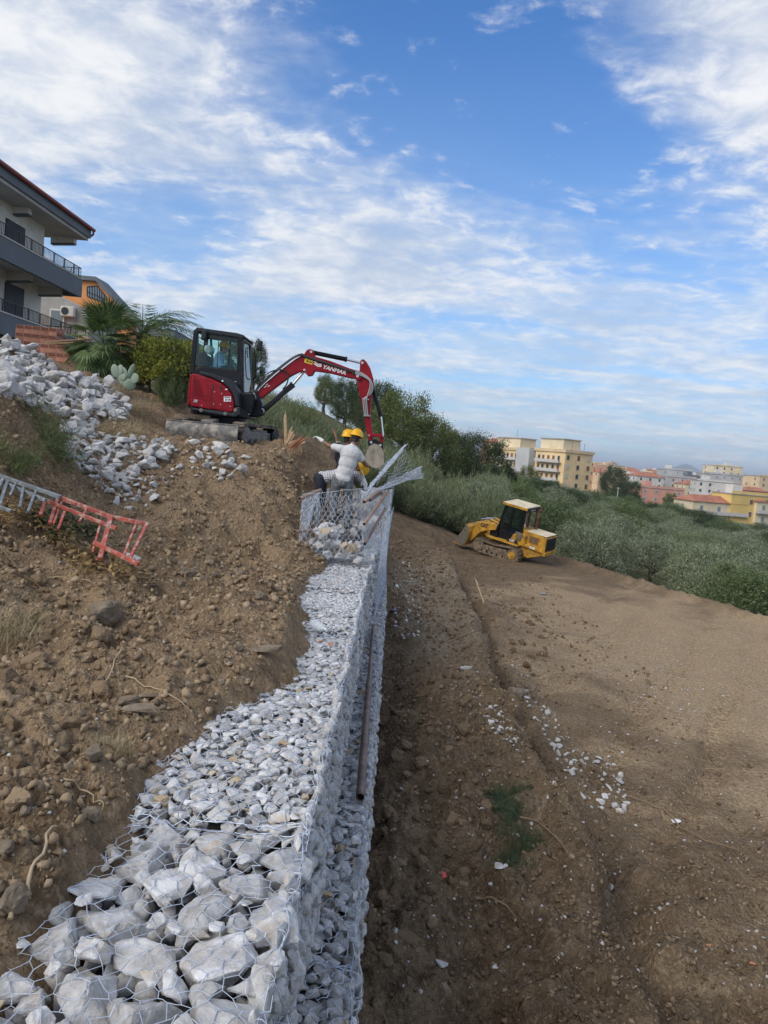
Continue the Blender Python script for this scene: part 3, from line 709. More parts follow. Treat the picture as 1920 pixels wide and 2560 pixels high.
    def side(u, v):
        z = ztop - u; y = y0 + v; fx = facex if facex is not None else x1
        h = bvh.ray_cast(Vector((fx + 1, y, z)), Vector((-1, 0, 0))); x = h[0].x if h[0] is not None and h[0].x > fx - 0.08 else fx
        return (x + 0.005 + inv[0][3], y + inv[1][3], z + inv[2][3])
    tw = (x1 - x0 + ext) if not top_strip else (tx1 - tx0)
    panels = [(hexnet(tw, y1 - y0, rnd=rnd, jit=0.010), top)]
    if face: panels.append((hexnet(ztop - zbot, y1 - y0, rnd=rnd, jit=0.008), side))
    o = link('wire_netting', net_mesh('wire_netting', panels, 0.0014 if hi else 0.0019), root)
    # selvedge and lacing wires where two baskets are tied together
    sel = MB(); k = 26
    for yy in (y0 + 0.012, y1 - 0.012):
        for rep in range(2):
            pts = [top(tw * i / k, (yy - y0) + rnd.gauss(0, 0.012)) for i in range(k + 1)]
            sel.tube(pts, 0.0026, 4)
    pts = [top(0.0 + rnd.gauss(0, 0.01) + 0.012, (y1 - y0) * i / 30) for i in range(31)]; sel.tube(pts, 0.003, 4)
    if face:
        for yy in (y0 + 0.012, y1 - 0.012):
            sel.tube([side((ztop - zbot) * i / 14, yy - y0) for i in range(15)], 0.0026, 4)
    for i in range(18):       # lacing loops along the outer edge
        v0 = (y1 - y0) * (i + 0.5) / 18; c = Vector(top(0.015, v0)); a0 = rnd.uniform(0, 6)
        sel.tube([c + Vector((0.022 * math.cos(a0 + t), 0.014 * t / 3 - 0.02, 0.022 * math.sin(a0 + t) - 0.008)) for t in np.linspace(0, 7.5, 12)], 0.0015, 4)
    sel.build('lacing_wire', 'galvanised_wire', root)
    return root
rw_ = random.Random(5)
ED = [0.9, 3.62, 5.72, 7.72, 9.72, 11.72]
SPEC = [(0.034, 0.155, 560, True, 'gabion basket filled with large grey limestone blocks under wire netting'),
        (0.022, 0.062, 1050, False, 'gabion basket of medium grey stones directly beyond the large blocks'),
        (0.019, 0.046, 1300, False, 'gabion basket of small chippings with brown soil spilling over its top'),
        (0.018, 0.040, 1300, False, 'gabion basket of small chippings with a crushed plastic bottle lying on top'),
        (0.019, 0.040, 1200, False, 'gabion basket of small chippings in front of the half filled cage')]
TOPZ = [-0.015, 0.0, -0.03, 0.0, 0.02]
for i in range(5):
    rmin, rmax, cnt, hi, lab = SPEC[i]
    basket(lab, ED[i], ED[i + 1], XL, XR, TOPZ[i], -1.0, rmin, rmax, cnt, rw_, hi)
LAB2 = ['lower gabion basket under the one filled with large blocks', 'lower gabion basket under the one with medium grey stones', 'lower gabion basket carrying the open end of the steel tube',
        'lower gabion basket carrying the middle of the steel tube', 'lower gabion basket carrying the far end of the steel tube', 'lower gabion basket below the half filled wire cage', 'lower gabion basket below the standing workers']
EL = [1.6, 4.1, 6.1, 8.1, 10.1, 12.1, 14.1, 17.0]
for i in range(7):
    basket(LAB2[i], EL[i], EL[i + 1], -1.15, 0.02, -1.0, -2.0 if i else -2.0, 0.03, 0.075, 170, rw_, False, 0.02, True, (-0.27, 0.02))
basket('gabion basket buried under the half filled cage at its foot', 11.72, 13.72, XL, -0.22, 0.03, -1.0, 0.03, 0.06, 320, rw_)
basket('gabion basket buried under the standing workers at their feet', 13.72, 16.8, XL, -0.20, 0.03, -1.0, 0.03, 0.06, 320, rw_)
# ------------------------------------------------------------------ machine paints
mat('red_paint', (0.235, 0.004, 0.012), 0.38, spec=0.25, coat=0.05, var=0.15, vscale=3, dirt=(0.20, 0.085, 0.065), dirt_amt=0.05, dscale=5, glossvar=0.1)
mat('black_paint', (0.008, 0.009, 0.013), 0.42, spec=0.28, var=0.2, dirt=(0.06, 0.052, 0.045), dirt_amt=-0.1, dscale=6, glossvar=0.1)
mat('charcoal_plastic', (0.018, 0.021, 0.027), 0.5, spec=0.3, var=0.2, dirt=(0.09, 0.078, 0.065), dirt_amt=0.0, dscale=7)
mat('chrome', (0.75, 0.77, 0.80), 0.15, 1.0)
mat('rubber', (0.045, 0.045, 0.045), 0.85, var=0.3, dirt=(0.21, 0.165, 0.115), dirt_amt=0.75, dscale=7, bump=0.006, bscale=60)
mat('worn_steel', (0.11, 0.108, 0.105), 0.6, 0.3, var=0.35, vscale=6, dirt=(0.30, 0.27, 0.235), dirt_amt=0.55, dscale=5, bump=0.004, bscale=40)
mat('frame_grey', (0.13, 0.14, 0.15), 0.55, var=0.25, dirt=(0.25, 0.2, 0.145), dirt_amt=0.6, dscale=8)
mat('hose_grey', (0.33, 0.34, 0.35), 0.55)
mat('white_print', (0.78, 0.78, 0.78), 0.5); mat('yellow_print', (0.72, 0.52, 0.03), 0.5); mat('black_print', (0.02, 0.02, 0.02), 0.5); mat('silver_print', (0.55, 0.55, 0.56), 0.35, 0.5)
mat('plastic_wrap', (0.50, 0.56, 0.58), 0.25, spec=0.8, bump=0.02, bscale=14)
mat('seat_cloth', (0.02, 0.021, 0.024), 0.8)
mat('bucket_dust', (0.24, 0.21, 0.17), 0.75, var=0.35, vscale=7, dirt=(0.36, 0.31, 0.24), dirt_amt=0.6, dscale=6, bump=0.006, bscale=30)
glass_mat('cab_glass', (0.84, 0.96, 0.93), 0.01, 0.995, 0.45)
def text_mesh(body, size, extrude=0.001, shear=0.0, offset=0.0):
    c = bpy.data.curves.new('lettering', 'FONT'); c.body = body; c.size = size; c.extrude = extrude; c.shear = shear; c.align_x = 'CENTER'; c.align_y = 'CENTER'; c.resolution_u = 3; c.offset = offset
    ob = bpy.data.objects.new('lettering', c); COL.objects.link(ob); dg = bpy.context.evaluated_depsgraph_get()
    me = bpy.data.meshes.new_from_object(ob.evaluated_get(dg)); bpy.data.objects.remove(ob); bpy.data.curves.remove(c); return me
def panel_matrix(origin, xdir, ydir):
    x = Vector(xdir).normalized(); y = Vector(ydir); y = (y - x * y.dot(x)).normalized(); z = x.cross(y)
    m = Matrix((x, y, z)).transposed().to_4x4(); m.translation = Vector(origin); return m

# ------------------------------------------------------------------ red mini excavator
EX0 = Vector((-3.97, 18.0, 1.69))
def E2(zx, zy, y=0.0):
    q = P(380 + zx / 2.676, 780 + zy / 2.676, EX0.y + y); return (q.x - EX0.x, q.z - EX0.z)
def E8(zx, zy, y=-0.75):
    q = P(460 + zx / 5.925, 800 + zy / 5.925, EX0.y + y); return (q.x - EX0.x, q.z - EX0.z)
def excavator():
    ex = thing('mini_excavator', 'red mini excavator with black cab and raised boom working above the wall', 'excavator', EX0)
    # --- undercarriage
    U = Matrix.Rotation(R(-14), 4, 'Z')             # +y of this frame points away from the blade
    def W(x, y, z): return U @ Vector((x, y, z))
    for s in (-1, 1):
        prof = []; hl = 0.80; r0 = 0.235; n = 10
        for i in range(n + 1):
            t = math.pi / 2 + math.pi * i / n; prof.append((-hl + r0 * 1.0 * math.cos(t), 0.25 + r0 * math.sin(t)))
        for i in range(n + 1):
            t = -math.pi / 2 + math.pi * i / n; prof.append((hl + r0 * math.cos(t), 0.25 + r0 * math.sin(t)))
        inner = [(a * 0.955, 0.25 + (b - 0.25) * 0.80) for a, b in prof]
        x0 = s * 0.72 - 0.15; x1 = s * 0.72 + 0.15; k = len(prof); m = MB()
        vs = [W(x, a, b) for x in (x0, x1) for pr in (prof, inner) for a, b in pr]
        fs = []
        for i in range(k):
            j = (i + 1) % k
            fs += [(i, j, 2 * k + j, 2 * k + i), (k + i, 3 * k + i, 3 * k + j, k + j), (i, k + i, k + j, j), (2 * k + i, 2 * k + j, 3 * k + j, 3 * k + i)]
        m.add(vs, fs)
        tot = sum((Vector(prof[(i + 1) % k]) - Vector(prof[i])).length for i in range(k)); nl = 44; acc = 0; seg = 0; pos = 0.0
        for q in range(nl):                         # rubber lugs
            dist = tot * q / nl
            while True:
                a = Vector(prof[seg]); b = Vector(prof[(seg + 1) % k]); l = (b - a).length
                if acc + l >= dist: break
                acc += l; seg += 1
            c = a + (b - a) * ((dist - acc) / l); d = (b - a).normalized(); nn = Vector((-d.y, d.x)); nn = -nn if nn.dot(c - Vector((0, 0.25))) < 0 else nn
            ca = c + nn * 0.012
            M3 = (U.to_3x3() @ Matrix(((1, 0, 0), (0, d.x, nn.x), (0, d.y, nn.y))))
            m.box(W(s * 0.72, ca.x, ca.y), (0.29, 0.05, 0.030), M3)
        tr = m.build('track', 'rubber', ex)
        f = MB(); f.box(W(s * 0.72, 0, 0.235), (0.20, 1.5, 0.20), U.to_3x3()); f.box(W(s * 0.72, 0.1, 0.36), (0.16, 0.8, 0.06), U.to_3x3()); f.build('track_frame', 'frame_grey', tr, 0.02)
        for yy, rr in ((0.80, 0.185), (-0.80, 0.175)):
            w = MB(); w.cyl(W(s * 0.72 - 0.155, yy, 0.25), W(s * 0.72 + 0.155, yy, 0.25), rr, n=20); w.cyl(W(s * 0.72 - 0.165, yy, 0.25), W(s * 0.72 + 0.165, yy, 0.25), rr * 0.45, n=12); w.build('idler_wheel' if yy < 0 else 'sprocket', 'black_paint' if yy > 0 else 'frame_grey', tr)
        for q in range(4):
            w = MB(); yy = -0.45 + 0.3 * q; w.cyl(W(s * 0.72 - 0.14, yy, 0.105), W(s * 0.72 + 0.14, yy, 0.105), 0.075, n=12); w.build('roller', 'frame_grey', tr)
    m = MB(); m.box(W(0, 0, 0.36), (1.16, 0.72, 0.2), U.to_3x3()); m.cyl((0, 0, 0.42), (0, 0, 0.62), 0.42, n=28); m.build('undercarriage', 'black_paint', ex, 0.02)
    m = MB()                                         # blade
    nseg = 8; bl = [(-1.22 - 0.05 * math.sin(math.pi * i / nseg), 0.02 + 0.40 * i / nseg) for i in range(nseg + 1)]
    bl2 = [(y + 0.035, z) for y, z in reversed(bl)]
    out = [(y, z) for y, z in bl] + bl2; vs = [W(-0.87, y, z) for y, z in out] + [W(0.87, y, z) for y, z in out]; n = len(out)
    m.add(vs, [(i, n + i, n + (i + 1) % n, (i + 1) % n) for i in range(n)] + [tuple(range(n)), tuple(range(2 * n - 1, n - 1, -1))])
    bd = m.build('blade', 'worn_steel', ex)
    e = MB(); e.box(W(0, -1.225, 0.035), (1.74, 0.03, 0.07), U.to_3x3()); e.build('cutting_edge', 'worn_steel', bd, 0.006)
    e = MB(); e.box(W(0, -1.20, 0.425), (1.74, 0.07, 0.03), U.to_3x3()); e.build('top_rail', 'worn_steel', bd, 0.008)
    for s in (-0.34, 0.34):
        a = MB(); a.bar(W(s, -1.18, 0.25), W(s * 0.9, -0.2, 0.38), 0.09, 0.13); a.build('blade_arm', 'frame_grey', ex, 0.01)
    a = MB(); a.box(W(-0.05, -0.78, 0.47), (0.30, 0.30, 0.10), U.to_3x3() @ Matrix.Rotation(R(12), 3, 'X')); a.build('cylinder_guard', 'frame_grey', ex, 0.02)
    # --- house
    m = MB(); arc = [(0.86 * math.cos(t), 0.80 * math.sin(t)) for t in np.linspace(R(115), R(245), 15)]
    m.prism(arc + [(0.42, -0.74), (0.55, -0.55), (0.55, 0.62), (0.42, 0.76)], 0.62, 0.80, 'xy'); hs = m.build('house_frame', 'black_paint', ex, 0.02)
    m = MB(); m.prism([E8(*q) for q in [(60, 1065), (120, 1060), (120, 1300), (40, 1300), (15, 1250), (15, 1180), (30, 1170)]], -0.60, 0.6); m.build('counterweight', 'charcoal_plastic', ex, 0.03)
    m = MB(); m.prism([E8(*q) for q in [(95, 1280), (85, 1200), (92, 1000), (105, 880), (120, 785), (240, 812), (420, 868), (560, 935), (650, 1008), (710, 1098), (738, 1190), (748, 1260), (728, 1372), (500, 1340)]], -0.76, -0.28)
    rp = m.build('engine_cover', 'red_paint', ex, 0.035, seg=3)
    m = MB(); m.prism([E8(*q) for q in [(118, 790), (90, 1000), (80, 1260), (30, 1270), (45, 1000), (75, 800)]], -0.68, 0.70); m.build('rear_hood', 'red_paint', ex, 0.04, seg=3)
    for i in range(7):                               # louvres
        y0 = 878 + i * 38; l = MB(); a = E8(140 + (4 if i % 2 else 0), y0); b = E8(min(275, 215 + i * 14), y0 + 22)
        x0, z0 = a; x1, z1 = b
        l.prism([(x0, z0), (x1, z0 - 0.022), (x1, z1 - 0.004), (x0, z1 + 0.004)], -0.763, -0.7); l.build('louvre', 'black_print', rp)
        l = MB(); l.bar((x0 - 0.01, -0.772, z0 + 0.006), (x1 + 0.01, -0.772, z0 - 0.016), 0.022, 0.008); l.build('louvre_lip', 'red_paint', rp)
    def crease(pts, w=0.006, name='panel_line', mt='red_paint', y=-0.766):
        l = MB(); q = [E8(*p) for p in pts]; l.tube([(a, y, b) for a, b in q], w, 5); return l.build(name, mt, rp)
    crease([(120, 1110), (135, 1145), (260, 1170), (355, 1190)]); crease([(105, 1265), (300, 1300), (405, 1315)], 0.007); crease([(520, 1335), (690, 1360)], 0.007)
    crease([(300, 880), (350, 960), (360, 1020)], 0.004); crease([(405, 1000), (400, 1325)], 0.003, mt='black_print'); crease([(600, 1215), (740, 1245)], 0.004)
    for (a, b) in [(455, 1065), (560, 1090), (440, 1245), (545, 1250), (265, 1265), (685, 1280)]:
        l = MB(); x, z = E8(a, b); l.cyl((x, -0.762, z), (x, -0.772, z), 0.012, n=10); l.build('latch', 'silver_print', rp)
    for (a, b) in [(430, 985), (545, 1010)]:
        l = MB(); x, z = E8(a, b); l.box((x, -0.764, z), (0.035, 0.008, 0.12)); l.build('hand_pull', 'black_print', rp, 0.004)
    # decals on the cover
    def plate(zx0, zy0, zx1, zy1, mt, name, parent, y=-0.764, t=0.002):
        a = E8(zx0, zy0); b = E8(zx1, zy0); c = E8(zx1, zy1); d = E8(zx0, zy1); l = MB(); l.prism([a, b, c, d], y, y - t); return l.build(name, mt, parent)
    st = plate(592, 1133, 698, 1208, 'white_print', 'sticker', rp)
    for (a, b, c, d) in [(600, 1140, 690, 1152), (612, 1172, 632, 1195), (665, 1172, 690, 1195)]: plate(a, b, c, d, 'black_print', 'sticker_print', st, -0.7665)
    plate(630, 1160, 662, 1195, 'silver_print', 'sticker_print', st, -0.7665)
    plate(612, 1020, 645, 1037, 'white_print', 'small_sticker', rp)
    x, z = E8(168, 1200); link('model_number', text_mesh('38', 0.085, 0.002, 0.25, 0.003), rp, panel_matrix((x, -0.766, z), (1, 0, -0.09), (0, 0, 1)), 'silver_print')
    # black cowl over the cover, skirt
    m = MB(); m.prism([E8(*q) for q in [(236, 800), (240, 768), (265, 757), (430, 800), (690, 884), (745, 960), (800, 1050), (815, 1190), (825, 1290), (760, 1270), (750, 1190), (718, 1090), (655, 998), (562, 922), (420, 856)]], -0.785, -0.30); cw = m.build('cowl', 'charcoal_plastic', ex, 0.025, seg=3)
    l = MB(); x, z = E8(578, 908); l.lathe([(0.0, 0.012), (0.018, 0.006), (0.022, 0)], (x, -0.79, z), 12, m=Matrix.Rotation(R(90), 3, 'X')); l.build('lamp_lens', 'white_print', cw)
    m = MB(); m.prism([E8(*q) for q in [(95, 1292), (500, 1352), (728, 1382), (765, 1290), (835, 1290), (835, 1400), (760, 1440), (560, 1415), (110, 1335)]], -0.79, -0.2); sk = m.build('skirt', 'charcoal_plastic', ex, 0.02)
    for (a, b) in [(258, 1338), (618, 1388), (768, 1335)]:
        l = MB(); x, z = E8(a, b); l.cyl((x, -0.785, z), (x, -0.80, z), 0.042, n=16); l.cyl((x, -0.80, z), (x, -0.812, z), 0.022, n=6); l.build('bolt', 'frame_grey', sk)
    # --- cab
    YN, YF = -0.22, 0.76
    A = {k: E8(*v, y=YN) for k, v in dict(rb=(118, 790), rt=(178, 150), ft=(845, 235), fb=(850, 1075), w0=(240, 690), w1=(800, 745)).items()}
    m = MB(); rt, ft = A['rt'], A['ft']
    roof = [(rt[0] - 0.02, rt[1]), (rt[0] + 0.02, rt[1] + 0.06), (ft[0] - 0.1, ft[1] + 0.055), (ft[0] + 0.06, ft[1] + 0.02), (ft[0] + 0.11, ft[1] - 0.03), (ft[0] + 0.04, ft[1] - 0.06), (rt[0], rt[1] - 0.03)]
    m.prism(roof, YN - 0.04, YF + 0.04); cr = m.build('cab_roof', 'charcoal_plastic', ex, 0.03, seg=3)
    m = MB()
    def post(a, b, w, d, y): m.bar((a[0], y, a[1]), (b[0], y, b[1]), d, w, up=(1, 0, 0))
    for y in (YN, YF):
        post(A['rb'], (A['rt'][0], A['rt'][1]), 0.10, 0.07, y); post(A['fb'], A['ft'], 0.075, 0.075, y)
        mid = E8(392, 180, YN), E8(392, 700, YN)
        m.bar((A['rb'][0], y, A['rb'][1] - 0.05), (A['fb'][0], y, A['fb'][1] + 0.18), 0.06, 0.06)
    p0 = E8(810, 260, YN); p1 = E8(800, 760, YN); post(p1, p0, 0.05, 0.06, YN)
    a = E8(188, 165, YN); b = E8(835, 250, YN); m.bar((a[0], YN, a[1]), (b[0], YN, b[1]), 0.06, 0.07); m.bar((a[0], YF, a[1]), (b[0], YF, b[1]), 0.06, 0.07)
    for q in (A['rb'], A['ft'], A['rt'], A['fb']): m.bar((q[0], YN, q[1]), (q[0], YF, q[1]), 0.06, 0.06)
    cf = m.build('cab_frame', 'black_paint', ex, 0.012)
    m = MB(); m.prism([E8(*q, y=YN) for q in [(118, 760), (240, 690), (800, 748), (852, 760), (850, 1090), (600, 1090), (118, 1000)]], YN - 0.02, YN + 0.04); m.build('cab_side_panel', 'black_paint', ex, 0.01)
    m = MB(); m.prism([E8(*q, y=YN) for q in [(118, 760), (240, 690), (800, 748), (852, 760), (850, 1090), (600, 1090), (118, 1000)]], YF - 0.02, YF + 0.03); m.build('cab_side_panel', 'black_paint', ex, 0.01)
    m = MB(); q = E8(870, 1070, YN); m.bb(A['rb'][0], q[0], YN, YF, 0.80, q[1] - 0.02); m.build('cab_floor', 'black_paint', ex, 0.01)
    for i in range(4):
        l = MB(); x, z = E8(755, 912 + i * 18, YN); l.box((x, YN - 0.022, z), (0.075, 0.004, 0.010)); l.build('vent_slot', 'silver_print', cf)
    def pane(q, y, name='side_window'):
        l = MB(); l.prism([E8(*p, y=YN) for p in q], y, y + 0.006); return l.build(name, 'cab_glass', ex)
    pane([(200, 180), (498, 220), (485, 712), (160, 665)], YN + 0.0); pane([(520, 225), (800, 262), (795, 745), (490, 712)], YN - 0.005)
    l = MB(); a = E8(518, 225, YN); b = E8(490, 712, YN); l.bar((a[0], YN, a[1]), (b[0], YN, b[1]), 0.014, 0.02, up=(1, 0, 0)); l.build('window_seal', 'black_print', ex)
    for (a, b) in (((200, 190), (205, 690)), ((392, 200), (430, 690)), ((690, 250), (660, 740))):     # pillars of the far side, seen through the glass
        l = MB(); a = E8(*a, y=YF); b = E8(*b, y=YF); l.bar((a[0], YF, a[1]), (b[0], YF, b[1]), 0.05, 0.055, up=(1, 0, 0)); l.build('door_pillar', 'black_paint', ex, 0.01)
    pane([(200, 180), (392, 205), (385, 690), (160, 665)], YF, 'door_window'); pane([(400, 205), (800, 262), (795, 745), (390, 690)], YF, 'door_window')
    xf = A['ft'][0] + 0.01
    fbx, fbz = E8(865, 1070, YN); ftx, ftz = E8(862, 285, YN)
    def fr(u, z0, z1): return None
    l = MB(); mz = fbz + (ftz - fbz) * 0.26
    l.add([(ftx, YN + 0.05, ftz), (ftx, YF - 0.05, ftz), (fbx + 0.004, YF - 0.05, mz), (fbx + 0.004, YN + 0.05, mz)], [(0, 1, 2, 3)]); l.build('windscreen', 'cab_glass', ex)
    l = MB(); l.add([(fbx + 0.004, YN + 0.05, mz), (fbx + 0.004, YF - 0.05, mz), (fbx, YF - 0.05, fbz), (fbx, YN + 0.05, fbz)], [(0, 1, 2, 3)]); l.build('lower_windscreen', 'cab_glass', ex)
    l = MB()
    for y in (YN + 0.045, YF - 0.045): l.bar((fbx + 0.02, y, fbz), (ftx + 0.02, y, ftz), 0.03, 0.03, up=(1, 0, 0))
    l.bar((fbx + 0.02, YN + 0.04, fbz), (fbx + 0.02, YF - 0.04, fbz), 0.03, 0.05); l.bar((ftx + 0.02, YN + 0.04, ftz), (ftx + 0.02, YF - 0.04, ftz), 0.03, 0.04)
    l.build('windscreen_frame', 'frame_grey', ex, 0.006)
    l = MB(); a = (ftx + 0.03, YN + 0.35, ftz - 0.02); l.bar(a, (ftx + 0.04, YN + 0.62, ftz - 0.34), 0.012, 0.015); l.build('wiper', 'black_print', ex)
    # grab rail, mirrors
    l = MB(); y = YF - 0.05
    pts = [E8(1005, 415, y), E8(1030, 415, y), E8(1045, 440, y), E8(1060, 600, y), E8(1062, 830, y), E8(1045, 875, y), E8(1010, 880, y)]
    l.tube([(a, y, b) for a, b in pts], 0.014, 8); l.build('grab_rail', 'black_paint', ex)
    def mirror(zx, zy, y, arm):
        x, z = E8(zx, zy, y); l = MB(); l.box((x, y, z), (0.125, 0.07, 0.245), Matrix.Rotation(R(4), 3, 'Y')); mr = l.build('mirror', 'charcoal_plastic', ex, 0.045, seg=4)
        a = MB(); a.tube([(q[0], y + 0.04, q[1]) for q in (E8(*p, y=y) for p in arm)], 0.012, 6); a.build('mirror_arm', 'black_paint', mr)
    mirror(1122, 380, YF - 0.02, [(1000, 310), (1060, 345), (1075, 300), (1110, 285)]); mirror(298, 222, YN - 0.12, [(180, 190), (215, 150), (260, 160), (290, 200)])
    # interior
    l = MB(); a = E8(330, 690, 0.25); b = E8(300, 500, 0.25)
    l.prism([E8(*q, y=0.25) for q in [(230, 500), (300, 490), (380, 540), (410, 700), (560, 720), (560, 790), (230, 760)]], 0.02, 0.50); se = l.build('seat', 'seat_cloth', ex, 0.04, seg=3)
    l = MB(); l.prism([E8(*q, y=0.25) for q in [(330, 385), (400, 375), (440, 410), (430, 480), (395, 520), (330, 490), (312, 430)]], 0.10, 0.42); l.build('headrest', 'plastic_wrap', se, 0.05, seg=3)
    l = MB(); l.prism([E8(*q, y=-0.08) for q in [(540, 680), (640, 660), (740, 690), (770, 745), (540, 745)]], -0.12, 0.0); l.build('console', 'charcoal_plastic', ex, 0.02)
    l = MB(); x, z = E8(690, 690, 0.1); l.cyl((x, 0.1, z - 0.25), (x + 0.03, 0.1, z + 0.03), 0.014, n=8); l.cyl((x + 0.03, 0.1, z + 0.03), (x + 0.035, 0.1, z + 0.15), 0.026, 0.02, n=8); l.build('control_lever', 'black_print', ex)
    # --- boom and arm
    BO = [(695, 548), (760, 480), (860, 395), (960, 320), (1020, 285), (1040, 256), (1062, 250), (1088, 262), (1094, 300), (1200, 332), (1330, 382), (1395, 398), (1402, 440), (1370, 449), (1320, 442), (1190, 410), (1090, 397), (1075, 425), (1045, 430), (1022, 404), (985, 402), (930, 430), (850, 490), (770, 550), (725, 588), (700, 580)]
    m = MB(); m.prism([E2(*q) for q in BO], -0.105, 0.105); bo = m.build('boom', 'red_paint', ex, 0.012)
    AR = [(1393, 335), (1400, 320), (1418, 318), (1438, 338), (1462, 380), (1480, 440), (1486, 495), (1472, 560), (1463, 640), (1466, 740), (1478, 820), (1480, 880), (1452, 884), (1440, 820), (1425, 720), (1405, 620), (1385, 530), (1367, 450), (1384, 425), (1391, 380)]
    m = MB(); m.prism([E2(*q) for q in AR], -0.08, 0.08); ar = m.build('arm', 'red_paint', ex, 0.012)
    m = MB(); m.prism([E2(*q) for q in [(1360, 420), (1380, 408), (1400, 420), (1405, 450), (1385, 462), (1362, 452)]], -0.125, 0.125); m.build('arm_knuckle', 'red_paint', ar, 0.01)
    def pin(p, y=0.13, r=0.034, par=bo):
        x, z = E2(*p); l = MB(); l.cyl((x, -y, z), (x, y, z), r, n=14); l.build('pin', 'silver_print', par)
    pin((1377, 432), 0.14); pin((1068, 270), 0.12, 0.03); pin((1023, 391), 0.12, 0.026); pin((1408, 343), 0.10, 0.03); pin((1458, 826), 0.11, 0.03); pin((1543, 828), 0.11, 0.028); pin((1528, 892), 0.15, 0.03); pin((1467, 872), 0.16, 0.03)
    def ram(name, p0, p1, p2, r, y=0.0, par=ex):
        a = E2(*p0); b = E2(*p1); c = E2(*p2); l = MB(); l.cyl((a[0], y, a[1]), (b[0], y, b[1]), r, n=16); d = (Vector(b) - Vector(a)).normalized() * 0.05
        l.cyl((b[0] - d.x, y, b[1] - d.y), (b[0], y, b[1]), r * 1.18, n=16); o = l.build(name, 'black_paint', par)
        l = MB(); l.cyl((b[0], y, b[1]), (c[0], y, c[1]), r * 0.55, n=12); l.build('piston_rod', 'chrome', o)
        l = MB(); l.tube([(a[0], y - r - 0.015, a[1] + r * 0.6), (b[0] - d.x, y - r - 0.015, b[1] - d.y + r * 0.6)], 0.010, 5); l.build('hydraulic_pipe', 'black_paint', o); return o
    ram('arm_cylinder', (1080, 272), (1305, 318), (1408, 343), 0.052); ram('boom_cylinder', (742, 662), (945, 482), (1023, 391), 0.062); ram('bucket_cylinder', (1480, 520), (1532, 700), (1545, 826), 0.045)
    m = MB(); m.prism([E2(*q) for q in [(740, 640), (765, 655), (960, 505), (950, 478)]], -0.10, -0.07); m.build('cylinder_guard_plate', 'black_paint', ex, 0.008)
    # link and bucket
    for y in (-0.11, 0.11):
        l = MB(); a = E2(1456, 826); b = E2(1543, 826); l.bar((a[0], y, a[1]), (b[0], y, b[1]), 0.025, 0.075); l.build('tipping_link', 'red_paint', ex, 0.008)
    l = MB(); a = E2(1543, 826); b = E2(1526, 892); l.bar((a[0], 0, a[1]), (b[0], 0, b[1]), 0.14, 0.085, up=(1, 0, 0)); l.build('bucket_link', 'red_paint', ex, 0.02)
    side = [(1452, 900), (1485, 880), (1528, 892), (1548, 930), (1554, 985), (1545, 1025), (1515, 1045), (1478, 1040), (1445, 1015), (1418, 985), (1438, 940)]
    sp = [E2(*q) for q in side]
    m = MB()
    for y in (-0.30, 0.28): m.prism(sp, y, y + 0.02)
    shell = sp[1:10]; inn = [(a - 0.0, b) for a, b in shell]
    cxy = (sum(a for a, b in sp) / len(sp), sum(b for a, b in sp) / len(sp))
    inn = [(a + (cxy[0] - a) * 0.07, b + (cxy[1] - b) * 0.07) for a, b in shell]
    m.prism([(a + (cxy[0] - a) * 0.015, b + (cxy[1] - b) * 0.015) for a, b in shell] + inn[::-1], -0.285, 0.285); bk = m.build('bucket', 'bucket_dust', ex)
    l = MB(); 
    for y in (-0.10, 0.08): l.prism([E2(*q) for q in [(1445, 862), (1490, 850), (1545, 880), (1545, 925), (1450, 905)]], y, y + 0.025)
    l.build('bucket_bracket', 'black_paint', bk)
    for i in range(4):
        l = MB(); a = E2(1418, 985); b = E2(1396, 970); y = -0.27 + i * 0.18; l.bar((a[0] + 0.02, y, a[1]), (b[0], y, b[1]), 0.05, 0.03); l.build('tooth', 'worn_steel', bk)
    # hoses
    def hose(pts, r, y, mt, name='hose', par=bo):
        l = MB(); q = [E2(*p) for p in pts]
        # smooth the polyline
        P3 = [Vector((a, y, b)) for a, b in q]; sm = []
        for i in range(len(P3) - 1):
            p0 = P3[max(i - 1, 0)]; p1 = P3[i]; p2 = P3[i + 1]; p3 = P3[min(i + 2, len(P3) - 1)]
            for s in range(5):
                t = s / 5; sm.append(0.5 * ((2 * p1) + (p2 - p0) * t + (2 * p0 - 5 * p1 + 4 * p2 - p3) * t * t + (3 * p1 - p0 - 3 * p2 + p3) * t ** 3))
        sm.append(P3[-1]); l.tube(sm, r, 6); l.build(name, mt, par)
    for k in range(3):
        d = k * 9
        hose([(690 + d, 540), (720, 495 + d), (800, 420 + d), (930, 318 + d * 0.7), (1000, 285 + d * 0.6), (1040, 300 + d * 0.5), (1180, 345 + d * 0.4), (1300, 385 + d * 0.4), (1360, 400 + d)], 0.014, -0.12 - 0.012 * k, 'black_print')
        hose([(1340, 395 + d), (1400, 410 + d), (1455, 450 + d * 0.6), (1478 - d, 500), (1465 - d, 550), (1420 + d, 580), (1415 + d * 1.2, 610), (1425 + d * 1.2, 700)], 0.014, -0.11 - 0.012 * k, 'hose_grey', par=ar)
    hose([(700, 560), (730, 470), (790, 410), (850, 392), (900, 400), (918, 440), (905, 490), (880, 520)], 0.016, -0.15, 'black_print')
    hose([(690, 600), (690, 545), (705, 580), (700, 615)], 0.012, -0.2, 'hose_grey')
    for p in ((1430, 585), (1440, 695)):
        l = MB(); x, z = E2(*p); l.box((x, -0.10, z), (0.16, 0.05, 0.03)); l.build('hose_clamp', 'hose_grey', ar, 0.004)
